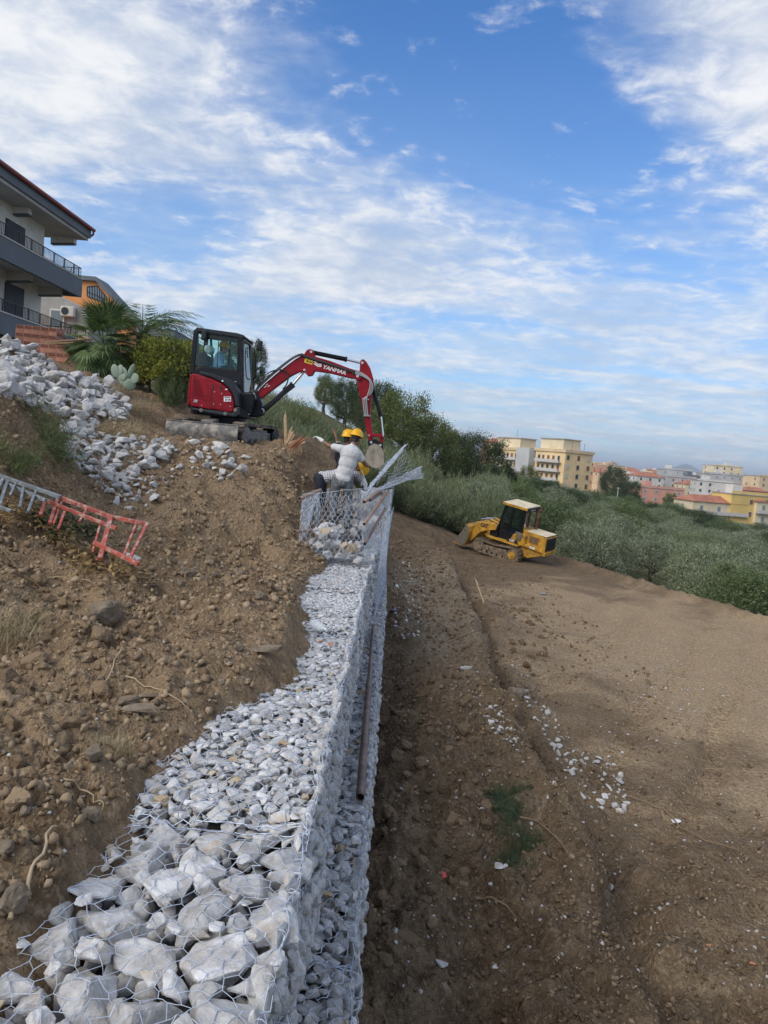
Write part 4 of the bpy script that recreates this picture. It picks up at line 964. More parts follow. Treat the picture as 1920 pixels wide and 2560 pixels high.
    # swing post
    m = MB(); m.prism([E2(*q) for q in [(640, 540), (690, 530), (725, 560), (742, 610), (740, 650), (755, 660), (745, 690), (700, 705), (640, 700), (590, 690), (590, 610), (600, 560)]], -0.17, 0.17); sw = m.build('swing_post', 'black_paint', ex, 0.02)
    m = MB(); m.prism([E8(*q, y=-0.3) for q in [(790, 1090), (900, 1080), (1030, 1090), (1060, 1180), (1010, 1400), (830, 1370)]], -0.45, 0.45); m.build('front_frame', 'black_paint', ex, 0.03)
    l = MB(); a = E8(835, 1385, -0.3); b = E8(990, 1402, -0.3); l.bar((a[0], -0.46, a[1]), (b[0], -0.46, b[1]), 0.012, 0.025); l.build('edge_strip', 'silver_print', sw)
    x, z = E2(742, 662); l = MB(); l.cyl((x, -0.15, z), (x, 0.15, z), 0.055, n=16); l.build('pin', 'silver_print', sw)
    # lettering on the boom
    a = Vector((E2(1147, 368)[0], 0, E2(1147, 368)[1])); b = Vector((E2(1300, 411)[0], 0, E2(1300, 411)[1])); d = (b - a)
    c = Vector((E2(1222, 390)[0], -0.1075, E2(1222, 390)[1])); tm = text_mesh('YANMAR', 0.155, 0.0015, 0.18, 0.004)
    xs = [v.co.x for v in tm.vertices]; sc = (d.length * 1.0) / (max(xs) - min(xs))
    link('lettering', tm, bo, panel_matrix(c, d, (0, 0, 1)) @ Matrix.Diagonal((sc, sc * 0.95, 1, 1)), 'white_print')
    for k in (0, 1):
        l = MB(); o_ = k * 14
        for q in ([(1083, 335 + o_), (1092, 332 + o_), (1117, 350 + o_ * 0.9), (1112, 357 + o_ * 0.9)], [(1112, 357 + o_ * 0.9), (1112, 349 + o_ * 0.9), (1140, 350 + o_ * 0.75), (1134, 360 + o_ * 0.75)]):
            l.prism([E2(*p) for p in q], -0.1055, -0.1075)
        l.build('emblem', 'white_print', bo)
    l = MB(); l.prism([E2(*p) for p in [(1027, 312), (1080, 328), (1075, 356), (1022, 340)]], -0.1055, -0.1072); wl = l.build('warning_label', 'yellow_print', bo)
    l = MB(); l.prism([E2(*p) for p in [(1034, 337), (1042, 320), (1052, 341)]], -0.1073, -0.1085); l.build('warning_symbol', 'black_print', wl)
    l = MB(); l.prism([E2(*p) for p in [(1055, 333), (1074, 339), (1072, 347), (1053, 341)]], -0.1073, -0.1085); l.build('warning_symbol', 'black_print', wl)
    for (a, b) in ((765, 490), (778, 500), (755, 505)):
        l = MB(); l.prism([E2(*p) for p in [(a, b), (a + 14, b - 8), (a + 16, b - 4), (a + 2, b + 4)]], -0.1055, -0.107); l.build('decal', 'white_print', bo)
    return ex
excavator()
# ------------------------------------------------------------------ people
mat('skin', (0.32, 0.17, 0.105), 0.55, var=0.12, vscale=20)
mat('skin_dark', (0.20, 0.10, 0.062), 0.55, var=0.12, vscale=20)
mat('hair_dark', (0.018, 0.014, 0.012), 0.6)
mat('helmet_yellow', (0.78, 0.40, 0.006), 0.35, spec=0.4)
mat('white_cotton', (0.56, 0.56, 0.57), 0.9, var=0.08, vscale=9, dirt=(0.48, 0.45, 0.41), dirt_amt=0.1, dscale=5, bump=0.012, bscale=7)
mat('navy_cloth', (0.014, 0.017, 0.03), 0.85, var=0.25, vscale=9, bump=0.006, bscale=16)
mat('denim_grey', (0.11, 0.125, 0.14), 0.9, var=0.3, vscale=7, dirt=(0.30, 0.28, 0.24), dirt_amt=0.35, dscale=6, bump=0.006, bscale=18)
mat('blue_shirt', (0.22, 0.36, 0.58), 0.85, var=0.1, vscale=9, bump=0.006, bscale=16)
mat('glove_white', (0.66, 0.65, 0.62), 0.85); mat('boot_leather', (0.06, 0.045, 0.033), 0.7)
def check_mat():
    m = bpy.data.materials.new('checked_cloth'); m.use_nodes = True; t = m.node_tree; b = t.nodes['Principled BSDF']; b.inputs['Roughness'].default_value = 0.9
    tc = N(t, 'ShaderNodeTexCoord'); mp = N(t, 'ShaderNodeMapping'); mp.inputs['Rotation'].default_value = (0, 0, 0); L(t, tc.outputs['Object'], mp.inputs[0])
    sp = N(t, 'ShaderNodeSeparateXYZ'); L(t, mp.outputs[0], sp.inputs[0]); S = 30.0
    def band(o): return maprange(t, math_(t, 'FRACT', math_(t, 'MULTIPLY', o, S)), 0.60, 0.68)
    f = math_(t, 'MAXIMUM', band(sp.outputs[0]), band(math_(t, 'ADD', sp.outputs[2], math_(t, 'MULTIPLY', sp.outputs[1], 0.7))))
    L(t, mixc(t, f, (0.03, 0.035, 0.07), (0.66, 0.66, 0.68)), b.inputs['Base Color']); MATS['checked_cloth'] = m
check_mat()
def capsule(m, a, ra, b, rb, n=14):
    a = Vector(a); b = Vector(b); d = (b - a); l = d.length
    if l < 1e-5: d = Vector((0, 0, 1)); l = 1e-5
    d.normalize(); prof = []
    for i in range(6): t = math.pi / 2 * i / 6; prof.append((a - d * ra * math.cos(t), ra * math.sin(t)))
    prof.append((a, ra)); prof.append((b, rb))
    for i in range(1, 7): t = math.pi / 2 * i / 6; prof.append((b + d * rb * math.sin(t), rb * math.cos(t)))
    u = d.orthogonal().normalized(); w = d.cross(u); vs = []
    for c, r in prof:
        for j in range(n): q = 2 * math.pi * j / n; vs.append(c + (u * math.cos(q) + w * math.sin(q)) * max(r, 1e-4))
    k = len(prof); fs = [(i * n + j, i * n + (j + 1) % n, (i + 1) * n + (j + 1) % n, (i + 1) * n + j) for i in range(k - 1) for j in range(n)]
    fs += [tuple(range(n - 1, -1, -1)), tuple(range((k - 1) * n, k * n))]
    m.add(vs, fs, True)
def ellipsoid(m, c, rx, ry, rz, M=None, n=16):
    vs = []; fs = []; k = 10
    for i in range(k + 1):
        t = math.pi * i / k
        for j in range(n):
            q = 2 * math.pi * j / n; p = Vector((rx * max(math.sin(t), 1e-3) * math.cos(q), ry * max(math.sin(t), 1e-3) * math.sin(q), rz * -math.cos(t)))
            vs.append((M @ p if M is not None else p) + Vector(c))
    fs = [(i * n + j, i * n + (j + 1) % n, (i + 1) * n + (j + 1) % n, (i + 1) * n + j) for i in range(k) for j in range(n)] + [tuple(range(n - 1, -1, -1)), tuple(range(k * n, k * n + n))]
    m.add(vs, fs, True)
def fuse(m, name, material, parent, voxel=0.012, smooth=4, wrinkle=0.0, mw_inv=None):
    me = m.mesh(name); ob = bpy.data.objects.new('tmp_' + name, me); COL.objects.link(ob)
    r = ob.modifiers.new('r', 'REMESH'); r.mode = 'VOXEL'; r.voxel_size = voxel; r.use_smooth_shade = True
    s = ob.modifiers.new('s', 'SMOOTH'); s.iterations = smooth; s.factor = 0.5
    dg = bpy.context.evaluated_depsgraph_get(); dg.update(); out = bpy.data.meshes.new_from_object(ob.evaluated_get(dg))
    bpy.data.objects.remove(ob); bpy.data.meshes.remove(me)
    if wrinkle:
        from mathutils import noise as mn
        nrm = [v.normal.copy() for v in out.vertices]
        for v, nv in zip(out.vertices, nrm):
            q = v.co; v.co = q + nv * wrinkle * (mn.fractal(Vector((q.x * 9, q.y * 9, q.z * 5)), 1.0, 2.0, 3) + 0.7 * abs(math.sin(q.z * 31 + 5 * mn.noise(q * 7))) - 0.35)
    out.polygons.foreach_set('use_smooth', [True] * len(out.polygons))
    out.materials.clear(); out.materials.append(MATS[material]); out.name = name
    o = bpy.data.objects.new(name, out); COL.objects.link(o); o.parent = parent
    if mw_inv is not None: out.transform(mw_inv)
    return o
def hand(m, wrist, d, palm, s=1.0, curl=0.5, side=1):
    """five fingers on a palm; d = direction of the hand, palm = direction the palm faces"""
    d = Vector(d).normalized(); pn = Vector(palm); pn = (pn - d * pn.dot(d)).normalized(); w = d.cross(pn) * side
    wr = Vector(wrist); pc = wr + d * 0.05 * s
    M = Matrix((w, pn, d)).transposed(); ellipsoid(m, pc, 0.042 * s, 0.018 * s, 0.055 * s, M)
    for i, (ln, off) in enumerate(((0.068, -0.030), (0.078, -0.010), (0.073, 0.010), (0.058, 0.029))):
        b = wr + d * 0.092 * s + w * off * s; p1 = b + (d * math.cos(curl) + pn * math.sin(curl)) * ln * 0.5 * s
        p2 = p1 + (d * math.cos(curl * 2.1) + pn * math.sin(curl * 2.1)) * ln * 0.5 * s
        capsule(m, b, 0.0095 * s, p1, 0.009 * s, 8); capsule(m, p1, 0.009 * s, p2, 0.0075 * s, 8)
    b = wr + d * 0.03 * s - w * 0.034 * s; p1 = b + (d * 0.7 - w * 0.75 + pn * 0.3).normalized() * 0.036 * s; p2 = p1 + (d * 0.9 + pn * 0.5).normalized() * 0.03 * s
    capsule(m, b, 0.012 * s, p1, 0.010 * s, 8); capsule(m, p1, 0.010 * s, p2, 0.008 * s, 8)
def person(label, J, face, up, shirt, trousers, skin='skin', gloves=(None, None), sleeves='short', hair='hair_dark', group=None, palm=(0, 0, -1), helmet_tilt=0.0, seated=False):
    """J: joint positions in world space"""
    J = {k: Vector(v) for k, v in J.items()}
    base = (J['aL'] + J['aR']) / 2; base.z = min(J['aL'].z, J['aR'].z) - 0.09
    root = thing('person', label, 'person', base, group=group); inv = Matrix.Translation(-base)
    face = Vector(face).normalized(); up = Vector(up).normalized(); face = (face - up * face.dot(up)).normalized(); lr = up.cross(face)   # person's left
    HM = Matrix((lr, face, up)).transposed()
    hc = J['head']; b = MB()
    ellipsoid(b, hc + up * 0.02, 0.076, 0.094, 0.105, HM); ellipsoid(b, hc + face * 0.022 - up * 0.05, 0.058, 0.070, 0.075, HM)      # skull, jaw
    ellipsoid(b, hc + face * 0.102 - up * 0.022, 0.014, 0.02, 0.026, HM); ellipsoid(b, hc + face * 0.088 - up * 0.068, 0.026, 0.012, 0.010, HM)   # nose, mouth
    ellipsoid(b, hc + face * 0.086 + up * 0.018, 0.055, 0.012, 0.012, HM)
    for s in (-1, 1): ellipsoid(b, hc + lr * 0.080 * s - up * 0.01, 0.012, 0.022, 0.034, HM)
    capsule(b, J['neck'], 0.058, hc - up * 0.05 - face * 0.015, 0.054)
    chest = J['chest']; pel = (J['hL'] + J['hR']) / 2; ax = (J['neck'] - pel).normalized(); sh = (J['sL'] - J['sR']).normalized(); fw = sh.cross(ax).normalized()
    TM = Matrix((sh, fw, ax)).transposed(); tl = (J['neck'] - pel).length
    def torso(m, k=0.0):
        ellipsoid(m, pel + ax * tl * 0.74, 0.185 + k, 0.115 + k, 0.17, TM); ellipsoid(m, pel + ax * tl * 0.50, 0.160 + k, 0.108 + k, 0.20, TM); ellipsoid(m, pel + ax * tl * 0.22, 0.150 + k, 0.108 + k, 0.18, TM)
        capsule(m, J['sL'] - sh * 0.01, 0.066 + k, J['sR'] + sh * 0.01, 0.066 + k); capsule(m, pel + ax * tl * 0.9, 0.075 + k, J['neck'] - ax * 0.02, 0.052 + k)
    torso(b); ellipsoid(b, pel, 0.165, 0.115, 0.12, TM)
    for s in 'LR':
        capsule(b, J['s' + s], 0.056, J['e' + s], 0.042); capsule(b, J['e' + s], 0.042, J['w' + s], 0.028)
        d = J['w' + s] - J['e' + s]; hand(b, J['w' + s], d, palm, 1.0, 0.55, 1 if s == 'L' else -1)
        capsule(b, J['h' + s], 0.088, J['k' + s], 0.058); capsule(b, J['k' + s], 0.056, J['a' + s], 0.040)
        fd = Vector((face.x, face.y, 0)); fd = fd.normalized() if fd.length > 0.1 else Vector((1, 0, 0))
        capsule(b, J['a' + s] - Vector((0, 0, 0.045)) - fd * 0.02, 0.042, J['a' + s] - Vector((0, 0, 0.055)) + fd * 0.14, 0.034)
    fuse(b, 'body', skin, root, 0.0085, 3, mw_inv=inv)
    c = MB(); torso(c, 0.013); ellipsoid(c, pel + ax * 0.02, 0.182, 0.135, 0.12, TM)
    for s in 'LR':
        e = J['s' + s].lerp(J['e' + s], 0.5) if sleeves == 'short' else J['e' + s]
        capsule(c, J['s' + s], 0.068, e, 0.068 if sleeves == 'short' else 0.056)
        if sleeves == 'long': capsule(c, J['e' + s], 0.056, J['e' + s].lerp(J['w' + s], 0.9), 0.042)
    fuse(c, 'shirt', shirt, root, 0.012, 8, 0.005, inv)
    c = MB(); ellipsoid(c, pel - ax * 0.03, 0.172, 0.128, 0.13, TM)
    for s in 'LR': capsule(c, J['h' + s], 0.104, J['k' + s], 0.075); capsule(c, J['k' + s], 0.075, J['a' + s], 0.062)
    fuse(c, 'trousers', trousers, root, 0.014, 5, 0.010, inv)
    for s in 'LR':
        fd = Vector((face.x, face.y, 0)); fd = fd.normalized() if fd.length > 0.1 else Vector((1, 0, 0))
        c = MB(); a = J['a' + s]; capsule(c, a + Vector((0, 0, 0.05)), 0.060, a - Vector((0, 0, 0.03)), 0.060); capsule(c, a - Vector((0, 0, 0.045)) - fd * 0.03, 0.052, a - Vector((0, 0, 0.052)) + fd * 0.16, 0.042)
        fuse(c, 'boot', 'boot_leather', root, 0.012, 3, 0, inv)
    for s, g in zip('LR', gloves):
        if g:
            c = MB(); d = J['w' + s] - J['e' + s]; hand(c, J['w' + s], d, palm, 1.14, 0.55, 1 if s == 'L' else -1); dn = d.normalized(); capsule(c, J['w' + s] - dn * 0.03, 0.037, J['w' + s] + dn * 0.03, 0.036); fuse(c, 'glove', g, root, 0.007, 2, 0, inv)
    c = MB(); ellipsoid(c, hc + up * 0.022 - face * 0.012, 0.081, 0.094, 0.104, HM); ellipsoid(c, hc - face * 0.055 - up * 0.05, 0.058, 0.04, 0.05, HM); hr = fuse(c, 'hair', hair, root, 0.012, 2, 0, inv)
    # helmet: ribbed shell, brim and peak
    hm = MB(); hp = Matrix.Translation(hc - base + up * 0.035) @ (HM @ Matrix.Rotation(helmet_tilt, 3, 'X')).to_4x4()
    prof = [(0.001, 0.142), (0.035, 0.138), (0.068, 0.122), (0.094, 0.092), (0.108, 0.050), (0.113, 0.010), (0.128, 0.002), (0.129, -0.004), (0.112, -0.002), (0.100, 0.04)]
    n = 24; vs = []
    for r, z in prof:
        for j in range(n):
            q = 2 * math.pi * j / n; fy = 1.16 + (0.10 if (z < 0.006 and math.sin(q) > 0.3 and r > 0.12) else 0.0) * math.sin(q); vs.append(Vector((r * math.cos(q), r * math.sin(q) * fy, z)))
    hm.add(vs, [(i * n + j, i * n + (j + 1) % n, (i + 1) * n + (j + 1) % n, (i + 1) * n + j) for i in range(len(prof) - 1) for j in range(n)], True)
    for xx in (-0.03, 0, 0.03): hm.tube([(xx, 0.122 * math.cos(t) * 1.02, 0.02 + 0.125 * math.sin(t)) for t in np.linspace(0.45, math.pi - 0.45, 12)], 0.007, 6)
    ho = hm.build('helmet', 'helmet_yellow', root, mw=hp)
    return root
def Z3(zx, zy, Y): return P(700 + zx / 4.1475, 1040 + zy / 4.1475, Y)
# white T-shirt, back to the camera, reaching out with a gloved hand
Y1 = 14.1
hip = Z3(650, 655, Y1); foot = 0.36
person('worker in white T-shirt with back turned, reaching one gloved hand out sideways',
       dict(head=Z3(790, 232, Y1 + 0.05), neck=Z3(760, 300, Y1), chest=Z3(715, 420, Y1), sL=Z3(622, 338, Y1), sR=Z3(812, 388, Y1 + 0.02), eL=Z3(505, 308, Y1 + 0.08), wL=Z3(428, 250, Y1 + 0.14),
            eR=Z3(882, 500, Y1 + 0.12), wR=Z3(905, 515, Y1 + 0.34), hL=hip + Vector((-0.10, 0, 0)), hR=hip + Vector((0.10, 0.02, 0)), kL=Vector((hip.x - 0.13, Y1 + 0.06, foot + 0.50)), kR=Vector((hip.x + 0.13, Y1 + 0.08, foot + 0.5)),
            aL=Vector((hip.x - 0.15, Y1 - 0.02, foot + 0.09)), aR=Vector((hip.x + 0.15, Y1 + 0.0, foot + 0.09))),
       (0.45, 0.9, -0.18), (0.12, 0.12, 1), 'white_cotton', 'denim_grey', 'skin_dark', ('glove_white', None), helmet_tilt=-0.05)
# checked shirt, bent double
Y2 = 14.75
hip = Z3(425, 650, Y2); sc = Z3(735, 585, Y2 - 0.05)
person('worker in checked shirt and dark trousers bending down into the cage',
       dict(head=Z3(822, 560, Y2 - 0.25), neck=Z3(762, 580, Y2 - 0.1), chest=Z3(640, 585, Y2), sL=sc + Vector((0, 0.19, 0.03)), sR=sc + Vector((0.0, -0.19, -0.02)), eL=Z3(800, 640, Y2 + 0.1), wL=Z3(850, 690, Y2), eR=Z3(815, 600, Y2 - 0.30), wR=Z3(858, 655, Y2 - 0.32),
            hL=hip + Vector((0, 0.10, 0.02)), hR=hip + Vector((0, -0.10, 0.0)), kL=Vector((hip.x + 0.05, Y2 + 0.12, 0.93)), kR=Vector((hip.x + 0.03, Y2 - 0.12, 0.90)), aL=Vector((hip.x - 0.03, Y2 + 0.12, 0.49)), aR=Vector((hip.x - 0.06, Y2 - 0.12, 0.47))),
       (0.55, -0.35, -0.75), (0.9, -0.1, 0.35), 'checked_cloth', 'navy_cloth', 'skin_dark', ('glove_white', 'glove_white'), 'long')
# third man behind, holding a long handle
Y3 = 15.3
hip = Z3(652, 600, Y3)
person('worker in dark clothes behind the white T-shirt, holding a long tool handle',
       dict(head=Z3(708, 232, Y3), neck=Z3(690, 305, Y3), chest=Z3(680, 420, Y3), sL=Z3(602, 345, Y3), sR=Z3(770, 350, Y3), eL=Z3(592, 440, Y3 - 0.02), wL=Z3(600, 335, Y3 - 0.1), eR=Z3(775, 470, Y3 + 0.05), wR=Z3(740, 540, Y3 + 0.1),
            hL=hip + Vector((-0.10, 0, 0)), hR=hip + Vector((0.10, 0, 0)), kL=Vector((hip.x - 0.11, Y3 + 0.04, 0.95)), kR=Vector((hip.x + 0.11, Y3 + 0.04, 0.95)), aL=Vector((hip.x - 0.12, Y3, 0.52)), aR=Vector((hip.x + 0.12, Y3, 0.52))),
       (0.75, 0.55, -0.15), (0, 0, 1), 'navy_cloth', 'navy_cloth', 'skin_dark', ('glove_white', None), 'long')
mat('tool_wood', (0.28, 0.13, 0.08), 0.7, var=0.25, vscale=12)
a = Z3(556, 135, Y3 - 0.12); b = Z3(604, 300, Y3 - 0.12); d = (b - a)
root = thing('shovel', 'reddish wooden shovel handle held upright by the worker in dark clothes', 'shovel', a + d * 3.2)
m = MB(); m.cyl(-d * 3.2, Vector((0, 0, 0)) - d * 0.15, 0.019, n=10); m.build('handle', 'tool_wood', root)
m = MB(); m.lathe([(0.0, -0.02), (0.11, 0.0), (0.12, 0.16), (0.03, 0.26), (0.02, 0.3)], n=12, m=Matrix.Scale(0.35, 3, Vector((0, 1, 0)))); m.build('blade', 'worn_steel', root)
# machine operator
q = lambda zx, zy, y: Vector(E8(zx, zy, y)[0:1] + (y,) + E8(zx, zy, y)[1:]) + EX0
op = person('machine operator in light blue shirt and yellow helmet seated inside the excavator cab',
       dict(head=q(592, 425, 0.27), neck=q(545, 500, 0.27), chest=q(500, 600, 0.27), sL=q(515, 535, 0.45), sR=q(512, 540, 0.08), eL=q(560, 690, 0.52), wL=q(660, 690, 0.50), eR=q(545, 690, 0.02), wR=q(655, 690, 0.06),
            hL=q(470, 770, 0.36), hR=q(470, 770, 0.17), kL=q(740, 800, 0.40), kR=q(740, 800, 0.13), aL=q(780, 1030, 0.40), aR=q(780, 1030, 0.13)),
       (1, 0, -0.12), (0.10, 0, 1), 'blue_shirt', 'denim_grey', 'skin', (None, None), 'long')
# ------------------------------------------------------------------ yellow crawler loader
mat('loader_yellow', (0.50, 0.265, 0.032), 0.5, spec=0.3, var=0.25, vscale=2.5, dirt=(0.20, 0.125, 0.06), dirt_amt=0.5, dscale=3.5, glossvar=0.15)
mat('cream_paint', (0.62, 0.53, 0.36), 0.6, var=0.15, vscale=3)
mat('track_mud', (0.11, 0.085, 0.06), 0.9, var=0.4, vscale=8, dirt=(0.26, 0.19, 0.125), dirt_amt=0.7, dscale=6, bump=0.015, bscale=25)
mat('rusty_pipe', (0.12, 0.045, 0.03), 0.75, var=0.4, vscale=10)
mat('muddy_steel', (0.15, 0.13, 0.11), 0.65, 0.2, var=0.3, vscale=6, dirt=(0.2, 0.15, 0.1), dirt_amt=0.5, dscale=5)
mat('mudguard_brown', (0.15, 0.085, 0.045), 0.7, var=0.3)
glass_mat('loader_glass', (0.62, 0.72, 0.75), 0.03, 0.97)
def loader():
    hub = Vector((-0.80, 0.9, 0.42)); S = 0.86
    Rm = Matrix.Rotation(R(142), 4, 'Z') @ Matrix.Rotation(R(-8.5), 4, 'Y') @ Matrix.Rotation(R(-5.5), 4, 'X') @ Matrix.Scale(S, 4)
    c = P(1283.5, 1387.0, 36.2); loc = c - (Rm @ hub)
    ld = thing('crawler_loader', 'old yellow crawler loader with closed cab pushing soil on the lower terrace', 'loader', mw=Matrix.Translation(loc) @ Rm)
    Y = 'loader_yellow'; K = 'black_paint'
    for s in (-1, 1):
        y = s * 0.9; prof = []; n = 12
        for i in range(n + 1):
            t = math.pi / 2 - math.pi * i / n; prof.append((1.36 + 0.36 * math.cos(t), 0.37 + 0.36 * math.sin(t)))
        for i in range(n + 1):
            t = -math.pi / 2 - math.pi * i / n; prof.append((-0.80 + 0.44 * math.cos(t), 0.44 + 0.44 * math.sin(t)))
        prof += [(-0.2, 0.78), (0.4, 0.68), (0.9, 0.71)]
        k = len(prof); inner = [(0.28 + (a - 0.28) * 0.95, 0.40 + (b - 0.40) * 0.80) for a, b in prof]; m = MB()
        vs = [(a, yy, b) for yy in (y - 0.21, y + 0.21) for pr in (prof, inner) for a, b in pr]; fs = []
        for i in range(k):
            j = (i + 1) % k; fs += [(i, j, 2 * k + j, 2 * k + i), (k + i, 3 * k + i, 3 * k + j, k + j), (i, k + i, k + j, j), (2 * k + i, 2 * k + j, 3 * k + j, 3 * k + i)]
        m.add(vs, fs); tot = sum((Vector(prof[(i + 1) % k]) - Vector(prof[i])).length for i in range(k)); acc = 0; seg = 0
        for q in range(38):
            dist = tot * q / 38
            while True:
                a = Vector(prof[seg]); b = Vector(prof[(seg + 1) % k]); l = (b - a).length
                if acc + l >= dist: break
                acc += l; seg += 1
            cc = a + (b - a) * ((dist - acc) / l); d = (b - a).normalized(); nn = Vector((-d.y, d.x)); nn = -nn if nn.dot(cc - Vector((0, 0.4))) < 0 else nn
            ca = cc + nn * 0.02; M3 = Matrix(((d.x, 0, nn.x), (0, 1, 0), (d.y, 0, nn.y))); m.box((ca.x, y, ca.y), (0.13, 0.44, 0.025), M3); m.box((cc.x + nn.x * 0.05, y, cc.y + nn.y * 0.05), (0.025, 0.44, 0.045), M3)
        tr = m.build('track', 'track_mud', ld)
        for xx, rr, nm, mt in ((-0.80, 0.36, 'sprocket', 'track_mud'), (1.36, 0.30, 'idler_wheel', 'track_mud')):
            w = MB(); w.cyl((xx, y - 0.17, 0.40), (xx, y + 0.20 * s + (0 if s > 0 else 0.0) + (0.0), 0.40), rr, n=22); w.build(nm, mt, tr)
        w = MB(); w.cyl((-0.80, y - 0.2, 0.42), (-0.80, y + 0.24 * s, 0.42), 0.21, n=18); w.cyl((-0.80, y, 0.42), (-0.80, y + 0.28 * s, 0.42), 0.12, n=14); w.build('hub', 'mudguard_brown' if s < 0 else Y, tr, 0.01)
        w = MB(); w.prism([(-0.45, 0.22), (1.1, 0.20), (1.15, 0.45), (0.4, 0.52), (-0.4, 0.58)], y - 0.16, y + 0.17); w.build('track_frame', 'track_mud', tr, 0.03)
        for q in range(5):
            w = MB(); xx = -0.40 + q * 0.34; w.cyl((xx, y - 0.18, 0.17), (xx, y + 0.19, 0.17), 0.13, n=14); w.build('roller', 'track_mud', tr)
    # chassis and engine
    m = MB(); m.prism([(-2.45, 0.85), (-2.45, 1.0), (-1.0, 1.02), (0.9, 0.98), (1.1, 0.7), (0.6, 0.45), (-0.9, 0.45), (-1.55, 0.42)], -0.62, 0.62); m.build('chassis', Y, ld, 0.02)
    m = MB(); m.prism([(-2.42, 1.0), (-2.42, 1.78), (-1.5, 1.86), (-0.85, 1.86), (-0.85, 1.0)], -0.60, 0.60); en = m.build('engine_hood', Y, ld, 0.03)
    m = MB(); m.bb(-2.40, -1.2, -0.58, 0.58, 1.84, 1.875); m.build('hood_top', 'cream_paint', ld, 0.01)
    m = MB(); m.bb(-2.46, -2.40, -0.50, 0.50, 1.05, 1.72); gr = m.build('radiator_grille', 'black_print', ld, 0.01)
    for i in range(11):
        l = MB(); l.bb(-2.475, -2.455, -0.49, 0.49, 1.08 + i * 0.058, 1.10 + i * 0.058); l.build('grille_bar', K, gr)
    m = MB(); m.bb(-2.52, -2.30, -0.66, 0.66, 0.80, 1.0); m.build('rear_bumper', Y, ld, 0.02)
    m = MB(); m.prism([(-2.42, 0.98), (-1.15, 1.0), (-1.15, 1.16), (-2.35, 1.16)], 0.58, 0.76); m.build('side_box', Y, ld, 0.02)
    m = MB(); m.prism([(-1.98, 1.28), (-1.42, 1.30), (-1.42, 1.68), (-1.98, 1.66)], 0.595, 0.625); m.build('side_door', 'mudguard_brown', ld, 0.01)
    m = MB(); m.bb(-1.28, -0.72, -0.80, 0.80, 1.0, 1.62); m.build('fuel_tank', Y, ld, 0.04)
    m = MB(); m.bb(-1.0, 1.0, 0.60, 1.05, 0.96, 1.02); m.bb(-1.0, 1.0, -1.05, -0.60, 0.96, 1.02); m.build('fender', Y, ld, 0.015)
    m = MB(); m.prism([(-0.75, 1.02), (-0.35, 1.02), (-0.55, 1.55), (-0.75, 1.6)], 0.62, 0.90); m.build('side_console', Y, ld, 0.02)
    m = MB(); m.prism([(-1.02, 1.28), (-0.72, 1.28), (-0.62, 1.72), (-1.08, 1.72)], 0.80, 0.86); m.build('side_mesh_guard', 'muddy_steel', ld, 0.02)
    m = MB()
    for i in range(5): m.prism([(-1.0 + i * 0.28, 0.905), (-0.80 + i * 0.28, 0.905), (-0.76 + i * 0.28, 0.955), (-0.97 + i * 0.28, 0.955)], 1.05, 1.056)
    m.build('step_holes', 'black_print', ld)
    # cab
    zb, zt = 1.45, 2.98; F0, F1, B0, B1 = 0.62, 0.34, -0.92, -0.92; W = 0.64
    m = MB()
    for y in (-W, W):
        m.bar((F0, y, zb), (F1, y, zt), 0.07, 0.08); m.bar((B0, y, zb), (B1, y, zt), 0.07, 0.09); m.bar((-0.10, y, zb), (-0.10, y, zt), 0.05, 0.05); m.bar((F0, y, zb), (B0, y, zb), 0.06, 0.09); m.bar((F1, y, zt), (B1, y, zt), 0.06, 0.09)
    for (x, z) in ((F0, zb), (F1, zt), (B0, zb), (B1, zt)): m.bar((x, -W, z), (x, W, z), 0.07, 0.09)
    m.build('cab_frame', K, ld, 0.012)
    m = MB(); m.prism([(F0, zb), (0.50, 1.02), (-0.45, 1.02), (-0.85, 1.4), (-0.85, zb)], -W, W); m.build('cab_base', K, ld, 0.01)
    for y in (-W, W):
        l = MB(); l.prism([(F0 - 0.03, zb), (F1, zt), (-0.08, zt), (-0.08, zb)], y, y + 0.006); l.build('cab_window', 'loader_glass', ld)
        l = MB(); l.prism([(-0.12, zb), (-0.12, zt), (B1, zt), (B0, zb)], y, y + 0.006); l.build('cab_window', 'loader_glass', ld)
    for (xa, xb, nm) in ((F0, F1, 'windscreen'), (B0 - 0.02, B1 - 0.02, 'rear_window')):
        l = MB(); l.add([(xa, -W, zb), (xa, W, zb), (xb, W, zt), (xb, -W, zt)], [(0, 1, 2, 3)]); l.build(nm, 'loader_glass', ld)
    m = MB(); m.bb(-1.02, 0.48, -0.74, 0.74, 3.05, 3.13); rf = m.build('cab_roof', 'cream_paint', ld, 0.03)
    m = MB(); m.bb(-1.05, 0.50, 0.70, 0.755, 2.96, 3.10); m.bb(-1.05, 0.50, -0.755, -0.70, 2.96, 3.10); m.bb(0.44, 0.505, -0.75, 0.75, 2.96, 3.10); m.build('roof_edge', Y, rf, 0.015)
    m = MB(); m.bb(-1.07, -0.98, -0.72, 0.72, 2.84, 3.07); rb = m.build('rear_visor', 'black_print', ld, 0.01)
    l = MB(); l.bb(-1.078, -1.072, -0.12, 0.34, 2.92, 2.985); l.build('rear_plate', 'silver_print', rb)
    l = MB(); l.bb(-0.75, -0.25, -0.25, 0.25, 1.45, 1.62); l.bb(-0.80, -0.66, -0.25, 0.25, 1.6, 2.25); l.build('seat', 'seat_cloth', ld, 0.04)
    m = MB(); m.cyl((-1.22, -0.30, 1.86), (-1.22, -0.30, 2.55), 0.085, n=14); ep = m.build('exhaust_stack', 'rusty_pipe', ld)
    l = MB(); l.cyl((-1.22, -0.30, 2.52), (-1.22, -0.30, 2.80), 0.098, n=14); l.build('exhaust_sleeve', 'mudguard_brown', ep)
